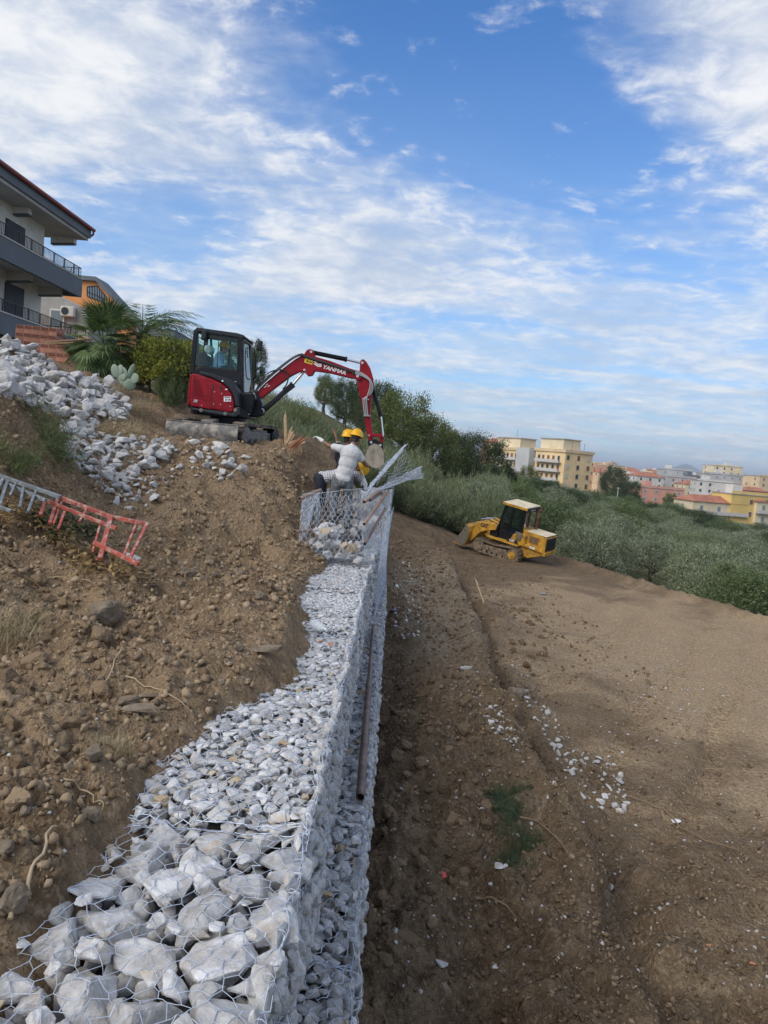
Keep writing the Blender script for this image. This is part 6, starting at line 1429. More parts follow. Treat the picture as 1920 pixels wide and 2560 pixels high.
def town():
    rnd = random.Random(3)
    # yellow house with balconies
    Y = 222.0; a = P6(1290, 400, Y)
    r = block('yellow three storey house with brown shutters above the orchard', P6(1410, 600, Y).x, Y + 3, P6(1400, 690, Y).z - 0.4, 13.0, 9, 3, 14, 'wall_yellow', 'flat', 'house', 'house', cols=1, win='shutter_brown', fh=3.5, sidecols=1)
    c = P6(1120, 560, Y - 3); r = block('cream house with red tiled roof and wide balcony beside the yellow house', c.x, Y + 1, P6(1100, 640, Y).z - 0.2, 17.0, 9, 2, 14, 'wall_cream', 'tile', 'house', 'house', cols=3, win='window_pane', fh=3.4, balc=1.06, sidecols=1)
    c = P6(1640, 600, Y - 3); r = block('cream house with solar panels on its roof beside the yellow house', c.x + 3, Y + 4, P6(1600, 745, Y).z - 0.2, 14.0, 9, 3, 14, 'wall_cream', 'tile', 'house', 'house', cols=3, win='window_pane', fh=3.3, balc=1.02, sidecols=1)
    m = MB(); m.add([(-4, -4.8, 10.1), (4, -4.8, 10.1), (3.6, -1.0, 11.1), (-3.6, -1.0, 11.1)], [(0, 1, 2, 3)]); m.build('solar_panel', 'solar_panel', r)
    Y = 330.0
    c = P6(545, 400, Y); block('long pink house with square windows beyond the grove', c.x, Y, P6(545, 420, Y).z, 20, 10, 2, 8, 'wall_pink', 'flat', 'house', 'house', cols=4, win='window_pane')
    c = P6(890, 470, Y); block('salmon house with a low red tiled roof behind the orchard trees', c.x, Y - 40, P6(890, 500, Y - 40).z, 15, 10, 2, 20, 'wall_salmon', 'tile', 'house', 'house', cols=3, win='window_pane')
    W = ['wall_white_town', 'wall_cream', 'wall_tan', 'wall_grey_town', 'wall_salmon', 'wall_yellow', 'wall_pink', 'wall_ochre', 'wall_slate', 'wall_brick_town']
    NM = dict(zip(W, ('white', 'cream', 'tan', 'grey', 'salmon', 'yellow', 'pink', 'ochre', 'slate grey', 'brick red')))
    seen = {}
    def tb(zx, zbase, Y, w, d, fl, rot, wm, rf, cols):
        c = P6(zx, zbase, Y); key = (wm, rf, fl)
        block(f"{NM[wm]} {fl} storey town building with {'red tiled' if rf == 'tile' else 'flat'} roof in the coastal town", c.x, Y, c.z, w, d, fl, rot, wm, rf, 'town_building', 'building', 'buildings of the coastal town', cols, win=rnd.choice(['window_dark', 'window_pane', 'shutter_brown']), sidecols=2)
    tb(430, 330, 420, 16, 11, 3, 10, 'wall_white_town', 'tile', 3); tb(660, 330, 430, 26, 12, 3, 5, 'wall_grey_town', 'flat', 5); tb(300, 310, 470, 14, 10, 3, 15, 'wall_salmon', 'flat', 3); tb(1080, 400, 380, 17, 10, 3, -5, 'wall_white_town', 'flat', 4); tb(1230, 360, 450, 32, 12, 4, 4, 'wall_grey_town', 'flat', 7)
    tb(1640, 390, 430, 22, 14, 4, 12, 'wall_tan', 'flat', 4); tb(950, 360, 420, 20, 11, 2, 8, 'wall_cream', 'tile', 4); tb(180, 235, 560, 18, 12, 3, 0, 'wall_brick_town', 'flat', 4); tb(60, 215, 600, 22, 12, 4, 10, 'wall_tan', 'flat', 5)
    tb(1185, 290, 520, 20, 14, 5, 6, 'wall_cream', 'flat', 4); tb(810, 320, 440, 12, 12, 3, 25, 'wall_slate', 'flat', 3); tb(1550, 370, 470, 12, 12, 3, -15, 'wall_slate', 'flat', 3); tb(1410, 330, 500, 18, 11, 3, 6, 'wall_ochre', 'flat', 4)
    tb(1180, 400, 400, 14, 10, 2, 0, 'wall_cream', 'flat', 3); tb(1480, 420, 400, 12, 10, 2, 10, 'wall_brick_town', 'tile', 3)
    for i in range(105):
        Yb = rnd.uniform(430, 1300); zx = rnd.uniform(-160, 1750); row = np.interp(Yb, [520, 700, 1000, 1250], [255, 232, 218, 212]) + zx * 0.0
        # keep the roofs below the sea line of the photograph
        base = 92 + 0.0878 * zx + np.interp(Yb, [430, 520, 700, 1000, 1300], [160, 116, 86, 62, 48]) + rnd.uniform(-6, 10)
        tb(zx, base, Yb, rnd.uniform(9, 20), rnd.uniform(8, 13), rnd.choice([2, 2, 3, 3, 4]), rnd.uniform(-25, 35), rnd.choice(W[:8]), rnd.choice(['flat', 'flat', 'tile']), rnd.choice([3, 4, 5]))
    c = P5b(270, 150, 300) ; block('brick red house with tiled roof peeping behind the apartment block', c.x, 300, c.z - 5, 9, 8, 2, 20, 'wall_brick_town', 'tile', 'house', 'house', cols=3)
def P5b(zx, zy, Y): return P(1180 + zx / 4.366, 1080 + zy / 4.366, Y)
town()
# ------------------------------------------------------------------ vegetation
leaf_mat('leaf_olive', (0.085, 0.112, 0.058), (0.33, 0.365, 0.24), (0.20, 0.235, 0.11))
leaf_mat('leaf_broom', (0.085, 0.112, 0.05), (0.285, 0.315, 0.175), (0.20, 0.23, 0.10))
leaf_mat('leaf_dark', (0.030, 0.048, 0.020), (0.085, 0.115, 0.042), (0.07, 0.085, 0.035))
leaf_mat('leaf_oak', (0.065, 0.09, 0.026), (0.18, 0.205, 0.062), (0.14, 0.14, 0.05))
leaf_mat('leaf_green', (0.055, 0.085, 0.032), (0.165, 0.21, 0.085), (0.10, 0.13, 0.03))
leaf_mat('leaf_reed', (0.10, 0.15, 0.045), (0.24, 0.30, 0.11))
leaf_mat('leaf_citrus', (0.075, 0.11, 0.02), (0.30, 0.30, 0.05), None, 0.35)
leaf_mat('leaf_palm', (0.05, 0.09, 0.032), (0.18, 0.25, 0.10), None, 0.2, 3.0, 0.45)
leaf_mat('leaf_weed', (0.06, 0.09, 0.03), (0.16, 0.19, 0.07), None, 0.3, 6.0)
leaf_mat('leaf_dry', (0.22, 0.14, 0.06), (0.48, 0.34, 0.16), None, 0.3, 6.0)
leaf_mat('straw', (0.25, 0.19, 0.10), (0.45, 0.37, 0.22), None, 0.2, 6.0)
leaf_mat('leaf_fennel', (0.03, 0.06, 0.028), (0.075, 0.12, 0.055), None, 0.25, 8.0)
leaf_mat('cactus_pad', (0.15, 0.21, 0.15), (0.27, 0.34, 0.26), None, 0.05, 2.0, 0.6)
mat('bark', (0.085, 0.068, 0.052), 0.95, var=0.35, vscale=6, bump=0.02, bscale=18); mat('palm_trunk', (0.11, 0.075, 0.048), 0.95, var=0.4, vscale=12, bump=0.03, bscale=20)
def leaves(pos, dirs, length, width, rs, fold=0.0):
    """one rhombus per leaf"""
    n = len(pos); d = dirs / np.linalg.norm(dirs, axis=1, keepdims=True); r = rs.normal(size=(n, 3)); w = np.cross(d, r); w /= np.linalg.norm(w, axis=1, keepdims=True)
    length = np.broadcast_to(length, (n,))[:, None]; width = np.broadcast_to(width, (n,))[:, None]
    a = pos; b = pos + d * length * 0.5 + w * width * 0.5; c = pos + d * length; e = pos + d * length * 0.5 - w * width * 0.5
    v = np.stack([a, b, c, e], 1).reshape(-1, 3); f = np.arange(4 * n).reshape(-1, 4)
    return v, f
def merge(parts):
    vs = []; fs = []; n = 0
    for v, f in parts: vs.append(v); fs.append(f + n); n += len(v)
    return np.concatenate(vs), np.concatenate(fs)
def crown(seed, material, clumps=70, per=75, shape=(1, 1, 0.8), ll=0.10, lw=0.030, spread=0.17, up=0.5, hollow=0.5, low=-0.55):
    rs = np.random.default_rng(seed); c = rs.normal(size=(clumps * 3, 3)); c /= np.linalg.norm(c, axis=1, keepdims=True); c = c[c[:, 2] > low][:clumps]
    rad = hollow + (1 - hollow) * rs.random(len(c)) ** 0.6; lump = 1 + 0.35 * np.array([float(fbm(np.array([q[0] * 1.7 + seed]), np.array([q[1] * 1.7 + q[2] * 2.1]), seed, 2)[0]) for q in c])
    c = c * (rad * lump)[:, None] * np.array(shape)
    k = np.repeat(np.arange(len(c)), per); p = c[k] + rs.normal(size=(len(k), 3)) * spread * np.array([1, 1, 0.75]) * (0.6 + 0.8 * rs.random(len(c)))[k][:, None]
    d = (p / np.array(shape)) * 0.6 + rs.normal(size=p.shape) * 0.75; d[:, 2] += up
    v, f = leaves(p, d, ll * (0.6 + 0.8 * rs.random(len(p))), lw * (0.7 + 0.6 * rs.random(len(p))), rs)
    return np_mesh('crown', v, f, material)
def plume_crown(seed, material, stems=80, per=60, ll=0.16, lw=0.016, spread=0.55):
    """feathery shrub: many upright wands clothed in thin leaves"""
    rs = np.random.default_rng(seed); out = []
    for i in range(stems):
        a = rs.uniform(0, 6.283); r = spread * math.sqrt(rs.random()); base = np.array([r * 0.45 * math.cos(a), r * 0.45 * math.sin(a), 0.0]); lean = np.array([math.cos(a) * r * 1.1, math.sin(a) * r * 1.1, 0])
        h = (1.0 - 0.55 * (r / spread) ** 2) * rs.uniform(0.65, 1.1); t = rs.random(per) ** 0.7
        p = base + lean * t[:, None] + np.array([0, 0, 1.0]) * (t * h)[:, None] + rs.normal(size=(per, 3)) * 0.045
        d = lean * 0.6 + np.array([0, 0, 0.9]) + rs.normal(size=(per, 3)) * 0.45
        out.append(leaves(p, d, ll * (0.5 + rs.random(per)), lw, rs))
    v, f = merge(out); return np_mesh('crown', v, f, material)
def trunk_mesh(seed, h, r, branches=5, reach=0.6, mt='bark'):
    rnd = random.Random(seed); m = MB(); lean = (rnd.uniform(-.12, .12), rnd.uniform(-.12, .12))
    pts = [(lean[0] * t * h + rnd.gauss(0, 0.02 * h), lean[1] * t * h + rnd.gauss(0, 0.02 * h), h * t) for t in (0, 0.3, 0.6, 1.0)]; m.tube(pts, [r * 1.3, r, r * 0.85, r * 0.5], 7)
    for i in range(branches):
        t = rnd.uniform(0.35, 0.9); a = rnd.uniform(0, 6.28); s = Vector((lean[0] * t * h, lean[1] * t * h, h * t)); e = s + Vector((math.cos(a) * reach, math.sin(a) * reach, rnd.uniform(0.3, 0.8) * reach)); mid = (s + e) / 2 + Vector((0, 0, -0.05 * reach)); m.tube([s, mid, e], [r * 0.55, r * 0.35, r * 0.12], 5)
    me = m.mesh('trunk'); me.materials.append(MATS[mt]); return me
OLIVE = [crown(10 + i, 'leaf_olive', 130, 130, (1, 1, 0.85), 0.080, 0.019, 0.12, 0.7, 0.45) for i in range(5)]
BROOM = [plume_crown(30 + i, 'leaf_broom', 130, 80, 0.13, 0.012) for i in range(4)]
DARK = [crown(50 + i, 'leaf_dark', 170, 150, (1, 1, 0.9), 0.045, 0.026, 0.105, 0.2, 0.5, -0.8) for i in range(4)]
OAK = [crown(60 + i, 'leaf_oak', 170, 150, (1, 1, 0.9), 0.045, 0.026, 0.105, 0.3, 0.5, -0.8) for i in range(3)]
GREEN = [crown(70 + i, 'leaf_green', 90, 140, (1, 1, 0.85), 0.06, 0.028, 0.15, 0.3, 0.45) for i in range(4)]
TRUNK = [trunk_mesh(80 + i, 1.0, 0.07, 6, 0.55) for i in range(4)]
def tree(name, label, cat, x, y, r, h, crowns, rnd, group, zoff=0.0, trunk=True, zbase=None, cb=0.30):
    z = gz(x, y) if zbase is None else zbase
    root = thing(name, label, cat, (x, y, z + zoff), (0, 0, rnd.uniform(0, 6.28)), group=group)
    zr = h * (1 - cb) / 1.75
    c = link('crown', crowns[rnd.randrange(len(crowns))], root); c.location = (0, 0, h - zr * 0.92); c.scale = (r, r, zr)
    if trunk:
        t = link('trunk', TRUNK[rnd.randrange(4)], root); t.scale = (h * 0.55, h * 0.55, h * 0.62); t.location = (0, 0, -0.15)
    return root
def shrub(name, label, cat, x, y, r, h, meshes, rnd, group):
    root = thing(name, label, cat, (x, y, gz(x, y) - 0.1), (0, 0, rnd.uniform(0, 6.28)), group=group); c = link('crown', meshes[rnd.randrange(len(meshes))], root); c.scale = (r, r, h); return root
rv = random.Random(21)
def scatter(n, xr, yr, dmin, test, tries=4000):
    out = []
    for _ in range(tries):
        x = rv.uniform(*xr); y = rv.uniform(*yr)
        if not test(x, y): continue
        if all((x - a) ** 2 + (y - b) ** 2 > dmin ** 2 for a, b in out): out.append((x, y))
        if len(out) >= n: break
    return out
def inview(x, y, pad=120):
    px, py, _ = proj((x, y, 0.0)); return -pad < px < 1920 + pad
def fedge(x): return 34.5 + 7.5 * float(sstep(13.0, 6.0, x)) - 9.0 * float(sstep(8.0, 15.0, x))
# olive grove below the field edge
for ig, (x, y) in enumerate(scatter(78, (4, 75), (25, 108), 3.0, lambda x, y: y > fedge(x) + 2.6 and inview(x, y) and proj((x, y, 0.0))[0] > 1190)):
    r = rv.uniform(1.6, 2.5)
    if ig % 7 == 3: tree('grove_tree', 'fresh green broadleaf tree among the silvery olives of the grove', 'tree', x, y, r, rv.uniform(3.2, 4.4), GREEN, rv, 'green trees among the olives', cb=0.1)
    elif ig % 11 == 5: tree('grove_tree', 'dark evergreen bush among the silvery olives of the grove', 'tree', x, y, r * 0.9, rv.uniform(2.6, 3.6), DARK, rv, 'dark bushes among the olives', cb=0.1)
    else:
        hh = rv.uniform(2.8, 4.2); back = y - fedge(x); sz = 'tall' if hh > 3.75 else ('low' if hh < 3.2 else 'middling'); row = 'in the front row along the terrace edge' if back < 7 else ('in the second rank behind the front row' if back < 16 else ('half way down the grove' if back < 35 else 'at the far side of the grove'))
        tree('olive_tree', f'{sz} silvery olive tree {row}', 'tree', x, y, r, hh, OLIVE, rv, 'olive trees of the grove', cb=0.15)
# feathery scrub on the slope behind the wall
for (x, y) in scatter(46, (-14, 7.5), (29, 66), 1.75, lambda x, y: inview(x, y) and (y > 40.5 or x < -2.2 - (y - 29) * 0.02) and (x < 4 or y > 43) and 640 < proj((x, y, 0.0))[0] < 1230 and not (x > -3.5 and y < 33)):
    hh = rv.uniform(2.0, 3.0) * (1.15 if x > -3 else 0.85); sz = 'tall' if hh > 2.75 else ('low' if hh < 2.2 else 'middling'); wh = 'between the cage and the loader' if x > -1 else ('behind the workers' if x > -5 else 'on the hill behind the excavator boom'); wh += ', upslope' if y > 52 else ''
    shrub('broom_shrub', f'{sz} feathery grey green shrub {wh}', 'shrub', x, y, rv.uniform(2.0, 2.9), hh, BROOM, rv, 'shrubs on the slope')
# single trees along the skyline
def at_px(px, pytop, Y): q = P(px, pytop, Y); return q
for i, (px, pt_, Y, rp, kind, lab) in enumerate([
    (1012, 990, 68, 88, OAK, 'broad light green oak at the crest of the scrub slope'), (1085, 1035, 74, 74, OAK, 'rounded olive green oak next to the crest oak'), (955, 955, 78, 62, DARK, 'dark evergreen tree rising behind the bucket arm'),
    (908, 945, 82, 40, DARK, 'small dark evergreen beside the excavator arm'), (1205, 1085, 84, 72, DARK, 'dark carob tree in front of the apartment block'), (1148, 1078, 86, 48, DARK, 'dark carob tree between the oaks and the apartment block'), (1262, 1160, 88, 40, DARK, 'low dark carob beside the reeds'),
    (816, 930, 105, 24, OAK, 'thin round tree alone on the hill crest'), (868, 950, 95, 40, DARK, 'dark evergreen between the arm and the hill crest tree'), (640, 855, 95, 30, DARK, 'dark tree seen past the cab on the hill'),
    (600, 850, 90, 40, DARK, 'dark tree seen through the cab glass'), (1540, 1165, 240, 36, DARK, 'dark tree standing at the end wall of the apartment block'), (1570, 1200, 215, 36, DARK, 'dark round tree beside the utility pole'), (1680, 1235, 300, 22, OAK, 'thin pine in front of the pink house'),
    (1325, 1170, 130, 36, OAK, 'yellow green tree below the stair tower'), (1800, 1320, 200, 26, GREEN, 'round green tree at the cream house'), (1900, 1318, 195, 30, GREEN, 'bright green bush at the house with solar panels')]):
    q = P(px, pt_, Y); r = rp * Y / FPX; zg = gz(q.x, Y); h = max(q.z - zg, r * 1.3)
    tree('skyline_tree', lab, 'tree', q.x, Y, r, h, kind, rv, None, cb=0.12)
# mixed orchard and hedges down to the town
for (x, y) in scatter(80, (2, 130), (88, 235), 5.0, lambda x, y: inview(x, y) and proj((x, y, 0.0))[0] > 1180 and not (70 < x < 105 and 128 < y < 168)):
    k = rv.choice([OLIVE, GREEN, GREEN, DARK, OAK]); mt = {id(OLIVE): 'silvery olive', id(GREEN): 'fresh green orchard', id(DARK): 'dark evergreen', id(OAK): 'yellowish green'}[id(k)]
    tree('orchard_tree', f'{mt} tree on the valley floor before the town', 'tree', x, y, rv.uniform(2.6, 4.2), rv.uniform(3.0, 5.2), k, rv, 'trees before the town', cb=0.1)
for (x, y) in scatter(70, (-60, 560), (300, 1150), 14, lambda x, y: inview(x, y) and proj((x, y, 0.0))[0] > 1350):
    tree('town_tree', 'dark green tree between the buildings of the coastal town', 'tree', x, y, rv.uniform(3.5, 6.5), rv.uniform(5, 9), rv.choice([DARK, GREEN, OAK]), rv, 'trees between the town buildings', cb=0.1)
# bright reeds
for i in range(7):
    q = P(1215 + i * 16 + rv.uniform(-5, 5), 1240, 72 + (i % 3) * 2); shrub('giant_reed', 'clump of bright green giant reed beside the dark carob trees', 'reed', q.x, q.y, 1.7, rv.uniform(3.2, 4.6), [plume_crown(200 + i, 'leaf_reed', 46, 40, 0.24, 0.022, 0.6)], rv, 'clumps of giant reed')
# low weeds that soften the far edge of the field
def grass_patch(seed, material, n, r, hmin, hmax, lw, droop=0.5, base=0.5):
    rs = np.random.default_rng(seed); a = rs.uniform(0, 6.283, n); q = r * np.sqrt(rs.random(n)); p = np.stack([q * np.cos(a), q * np.sin(a), np.zeros(n)], 1); h = rs.uniform(hmin, hmax, n)
    az = rs.uniform(0, 6.283, n); out = []; prev = p; dirv = np.stack([np.cos(az) * 0.35, np.sin(az) * 0.35, np.ones(n)], 1); w0 = lw
    vs = []; side = np.stack([-np.sin(az), np.cos(az), np.zeros(n)], 1) * lw * 0.5
    for k in range(4):
        t = k / 3; c = p + np.stack([np.cos(az), np.sin(az), np.zeros(n)], 1) * (h * droop * t * t)[:, None] + np.array([0, 0, 1.0]) * (h * (t - 0.45 * droop * t * t))[:, None]; s = side * (1 - t * 0.9); vs += [c - s, c + s]
    V = np.stack(vs, 1).reshape(-1, 3); b = (np.arange(n) * 8)[:, None]; f = np.concatenate([b + np.array([[2 * k, 2 * k + 1, 2 * k + 3, 2 * k + 2]]) for k in range(3)])
    return np_mesh('grass', V, f, material)
GR = {k: [grass_patch(300 + i * 3 + j, k, 150, 0.28, 0.15, 0.42, 0.007, 0.8) for j in range(2)] for i, k in enumerate(('leaf_weed', 'straw', 'leaf_fennel'))}
def tuft(label, px, py, Y, kind, s, name='grass_tuft', group=None, z=None, tilt=(0, 0)):
    q = P(px, py, Y); zz = gz(q.x, q.y) if z is None else z
    root = link(name, GR[kind][rv.randrange(2)], mw=Matrix.Translation((q.x, q.y, zz - 0.02)) @ Euler((tilt[0], tilt[1], rv.uniform(0, 6.28))).to_matrix().to_4x4() @ Matrix.Scale(s, 4)); return prop(root, label, 'grass', group)
for (px, py, Y, s) in [(85, 1075, 10.6, 1.2), (110, 1095, 10.4, 1.3), (130, 1120, 10.2, 1.2), (150, 1085, 10.6, 1.1), (105, 1140, 10.0, 1.0), (140, 1150, 10.1, 1.0), (125, 1060, 10.8, 1.0)]:
    tuft('green grass hanging down the cut bank below the rubble', px, py, Y, 'leaf_weed', s, group='grass on the cut bank', tilt=(0.9, 0.3))
for (px, py, Y) in [(15, 1165, 9.0), (40, 1180, 8.9), (5, 1185, 8.8), (60, 1165, 9.1)]: tuft('fresh green grass above the red trestle', px, py, Y, 'leaf_weed', 1.0, group='grass above the trestle', tilt=(0.5, 0.2))
for (px, py, Y) in [(262, 1860, 4.2), (250, 1880, 4.15), (285, 1885, 4.1)]: tuft('tuft of pale dry grass lying on the dug soil', px, py, Y, 'straw', 0.42, group='dry grass on the soil')
for (px, py, Y) in [(10, 1575, 5.6), (35, 1560, 5.7), (5, 1545, 5.8)]: tuft('grey dry grass clump at the foot of the bank', px, py, Y, 'straw', 0.8, group='dry grass at the bank')
tuft('small green spiky plant on the dug soil', 85, 1515, 6.2, 'leaf_weed', 0.5)
for (px, py, Y) in [(325, 1010, 17.6), (300, 1000, 17.8), (280, 985, 18.0), (350, 1000, 17.9), (270, 1110, 13.4), (300, 1120, 13.6), (330, 1100, 14.2)]: tuft('dry grass clinging to the earth above the rubble', px, py, Y, 'straw', 1.1, group='dry grass over the rubble', tilt=(0.6, 0))
for i in range(16): tuft('dark green fennel sprawling on the mound below the wall', 1225 + rv.uniform(0, 130) + i * 2, 1950 + i * 9 + rv.uniform(-8, 8), 9.2 - i * 0.09, 'leaf_fennel', 0.62, 'fennel_plant', 'fennel on the mound', tilt=(-0.6, 0.3))
for i in range(70):
    x = rv.uniform(6, 24); y = fedge(x) + rv.uniform(-0.3, 3.0)
    if not inview(x, y): continue
    o = link('weed', GR[rv.choice(['leaf_weed', 'straw', 'leaf_fennel'])][rv.randrange(2)], mw=Matrix.Translation((x, y, gz(x, y))) @ Matrix.Scale(rv.uniform(0.9, 1.8), 4)); prop(o, 'weeds along the outer edge of the graded terrace', 'weed', 'weeds along the terrace edge')

# palms, citrus, cactus beside the house
def fan_leaf(seed):
    rs = random.Random(seed); m = MB(); n = 26
    for i in range(n):
        a = -2.2 + 4.4 * i / (n - 1); L0 = 0.52 * (1 - 0.12 * abs(a)) * rs.uniform(0.92, 1.05); d = Vector((math.sin(a), math.cos(a), 0)); s = Vector((d.y, -d.x, 0)); dr = -0.10 * L0
        m.add([(0, 0, 0), d * L0 * 0.45 + s * 0.022 + Vector((0, 0, 0.03)), d * L0 + Vector((0, 0, dr)), d * L0 * 0.45 - s * 0.022 + Vector((0, 0, 0.03))], [(0, 1, 2, 3)])
    return m
FANS = []
for i in range(3):
    m = fan_leaf(i); FANS.append([Vector(q) for q in m.v])
def fan_palm(px, py, Y, topz, label, seed, S=1.0):
    q = P(px, py, Y); z = gz(q.x, Y); root = thing('fan_palm', label, 'palm', (q.x, Y, z)); h = topz - z; rnd = random.Random(seed)
    m = MB(); m.tube([(0, 0, -0.2), (0.02, 0, h * 0.5), (0, 0, h)], [0.15, 0.16, 0.13], 10); m.build('trunk', 'palm_trunk', root)
    for k in range(58):
        a = rnd.uniform(0, 6.28); el = rnd.uniform(-0.9, 1.35); d = Vector((math.cos(a) * math.cos(el), math.sin(a) * math.cos(el), math.sin(el))); pl = rnd.uniform(0.45, 0.75) * S; tip = Vector((0, 0, h)) + d * pl
        x = d.cross(Vector((0, 0, 1))).normalized(); yv = (d + Vector((0, 0, -0.25))).normalized(); zv = x.cross(yv); M = Matrix((x, yv, zv)).transposed(); sc = S * rnd.uniform(0.85, 1.15); f = FANS[k % 3]
        l = MB(); l.add([M @ (v * sc) + tip for v in f], [tuple(range(4 * i, 4 * i + 4)) for i in range(len(f) // 4)]); o = l.build('frond', 'leaf_palm', root)
        s = MB(); s.tube([Vector((0, 0, h - 0.1)), tip], [0.014, 0.008], 4); s.build('leaf_stalk', 'leaf_palm', o)
fan_palm(258, 960, 20.8, P(265, 862, 20.8).z, 'fan palm with a dense round head of stiff leaves beside the rubble', 3, 1.12)
fan_palm(215, 955, 21.6, P(215, 925, 21.6).z, 'low young fan palm at the foot of the tall fan palm', 5, 0.85)
def feather_palm(px, py, Y, topz, label, seed):
    q = P(px, py, Y); z = gz(q.x, Y); root = thing('feather_palm', label, 'palm', (q.x, Y, z)); h = topz - z; rnd = random.Random(seed)
    m = MB(); m.tube([(0, 0, -0.2), (0, 0, h * 0.5), (0, 0, h)], [0.16, 0.15, 0.14], 10); m.build('trunk', 'palm_trunk', root)
    for k in range(24):
        a = 0.05 if k == 0 else (2.6 if k == 1 else rnd.uniform(0, 6.28)); L0 = rnd.uniform(1.8, 2.4); el = 1.0 if k < 2 else rnd.uniform(0.1, 1.3); pts = []
        for i in range(12):
            t = i / 11; pts.append(Vector((math.cos(a) * L0 * t * math.cos(el * (1 - 0.4 * t)), math.sin(a) * L0 * t * math.cos(el * (1 - 0.4 * t)), h + L0 * (math.sin(el) * t - 0.62 * t * t))))
        s = MB(); s.tube(pts, [0.018 * (1 - i / 13) for i in range(12)], 4); o = s.build('frond', 'leaf_palm', root); l = MB()
        for i in range(2, 12):
            for sub in (0.0, 0.33, 0.66):
                if i == 11 and sub > 0: continue
                p = pts[i].lerp(pts[min(i + 1, 11)], sub); d = (pts[min(i + 1, 11)] - pts[i - 1]).normalized(); sd = d.cross(Vector((0, 0, 1))).normalized(); ll = 0.42 * math.sin(math.pi * min(0.95, (i + sub) / 12.5 + 0.1)) + 0.1
                for s_ in (-1, 1):
                    e = p + (sd * s_ * 0.8 + d * 0.7 + Vector((0, 0, -0.25 + rnd.gauss(0, 0.12)))).normalized() * ll; w = d * 0.013; mid = (p + e) / 2 + Vector((0, 0, 0.02)); l.add([p, mid + w, e, mid - w], [(0, 1, 2, 3)])
        l.build('leaflets', 'leaf_palm', o)
feather_palm(348, 950, 21.8, P(345, 838, 21.8).z, 'feather palm with one long arching frond beside the fan palm', 8)
CIT = [crown(90 + i, 'leaf_citrus', 70, 60, (1, 1, 0.9), 0.12, 0.06, 0.16, 0.2, 0.3) for i in range(2)]; BAM = [plume_crown(95 + i, 'leaf_green', 40, 55, 0.14, 0.02, 0.5) for i in range(2)]
for (px, py, Y, r, h, k, lab) in [(405, 985, 20.3, 0.65, 1.55, CIT, 'yellow green citrus bush behind the cactus'), (372, 985, 20.8, 0.55, 1.35, CIT, 'smaller citrus bush beside the feather palm'), (450, 1000, 20.6, 0.55, 1.5, BAM, 'tall leafy cane bush next to the excavator'), (425, 1000, 20.0, 0.5, 1.2, BAM, 'leafy cane bush between the citrus and the excavator'), (330, 975, 21.0, 0.6, 1.1, BAM, 'dark leafy bush at the foot of the palms'), (468, 990, 21.2, 0.6, 1.6, CIT, 'citrus bush behind the excavator cab')]:
    q = P(px, py, Y)
    if k is CIT: tree('garden_bush', lab, 'bush', q.x, Y, r, h, k, rv, None, cb=0.1)
    else: shrub('garden_bush', lab, 'bush', q.x, Y, r * 1.3, h, k, rv, None)
def cactus(px, py, Y, label, pads):
    q = P(px, py, Y); root = thing('prickly_pear', label, 'cactus', (q.x, Y, gz(q.x, Y)))
    for (zx, zy, rx, rz, rot) in pads:
        c = P(zx, zy, Y) - Vector(root.location); m = MB(); ellipsoid(m, c, rx, 0.03, rz, Matrix.Rotation(rot, 3, 'Y') @ Matrix.Rotation(rv.uniform(-0.5, 0.5), 3, 'Z'), 14); m.build('pad', 'cactus_pad', root)
cactus(305, 965, 18.6, 'prickly pear cactus with pale green pads above the rubble', [(288, 928, 0.11, 0.17, -0.3), (300, 926, 0.10, 0.14, 0.1), (312, 932, 0.09, 0.15, -0.5), (302, 943, 0.16, 0.11, 0.0), (328, 928, 0.07, 0.19, 0.35), (336, 946, 0.13, 0.13, 0.2), (312, 955, 0.15, 0.13, 0), (325, 962, 0.14, 0.14, 0.2)])
# ------------------------------------------------------------------ the open cage being filled
mat('scaffold_tube', (0.40, 0.27, 0.20), 0.6, 0.2, var=0.3, vscale=9, dirt=(0.28, 0.13, 0.07), dirt_amt=0.4, dscale=9)
mat('dark_tube', (0.16, 0.11, 0.09), 0.55, 0.35, var=0.35, vscale=7, dirt=(0.27, 0.20, 0.16), dirt_amt=0.4, dscale=8); mat('tube_hole', (0.01, 0.01, 0.01), 0.9)
rc = random.Random(44)
def hollow_tube(m, a, b, r, n=14):
    a = Vector(a); b = Vector(b); d = (b - a).normalized(); m.cyl(a, b, r, n=n, caps=False); m.cyl(b, a, r * 0.82, n=n, caps=False)
    u = d.orthogonal().normalized(); w = d.cross(u)
    for c in (a, b):
        vs = [c + (u * math.cos(t) + w * math.sin(t)) * rr for rr in (r, r * 0.82) for t in [2 * math.pi * i / n for i in range(n)]]; m.add(vs, [(i, (i + 1) % n, n + (i + 1) % n, n + i) for i in range(n)] + [tuple(reversed((i, (i + 1) % n, n + (i + 1) % n, n + i))) for i in range(0)])
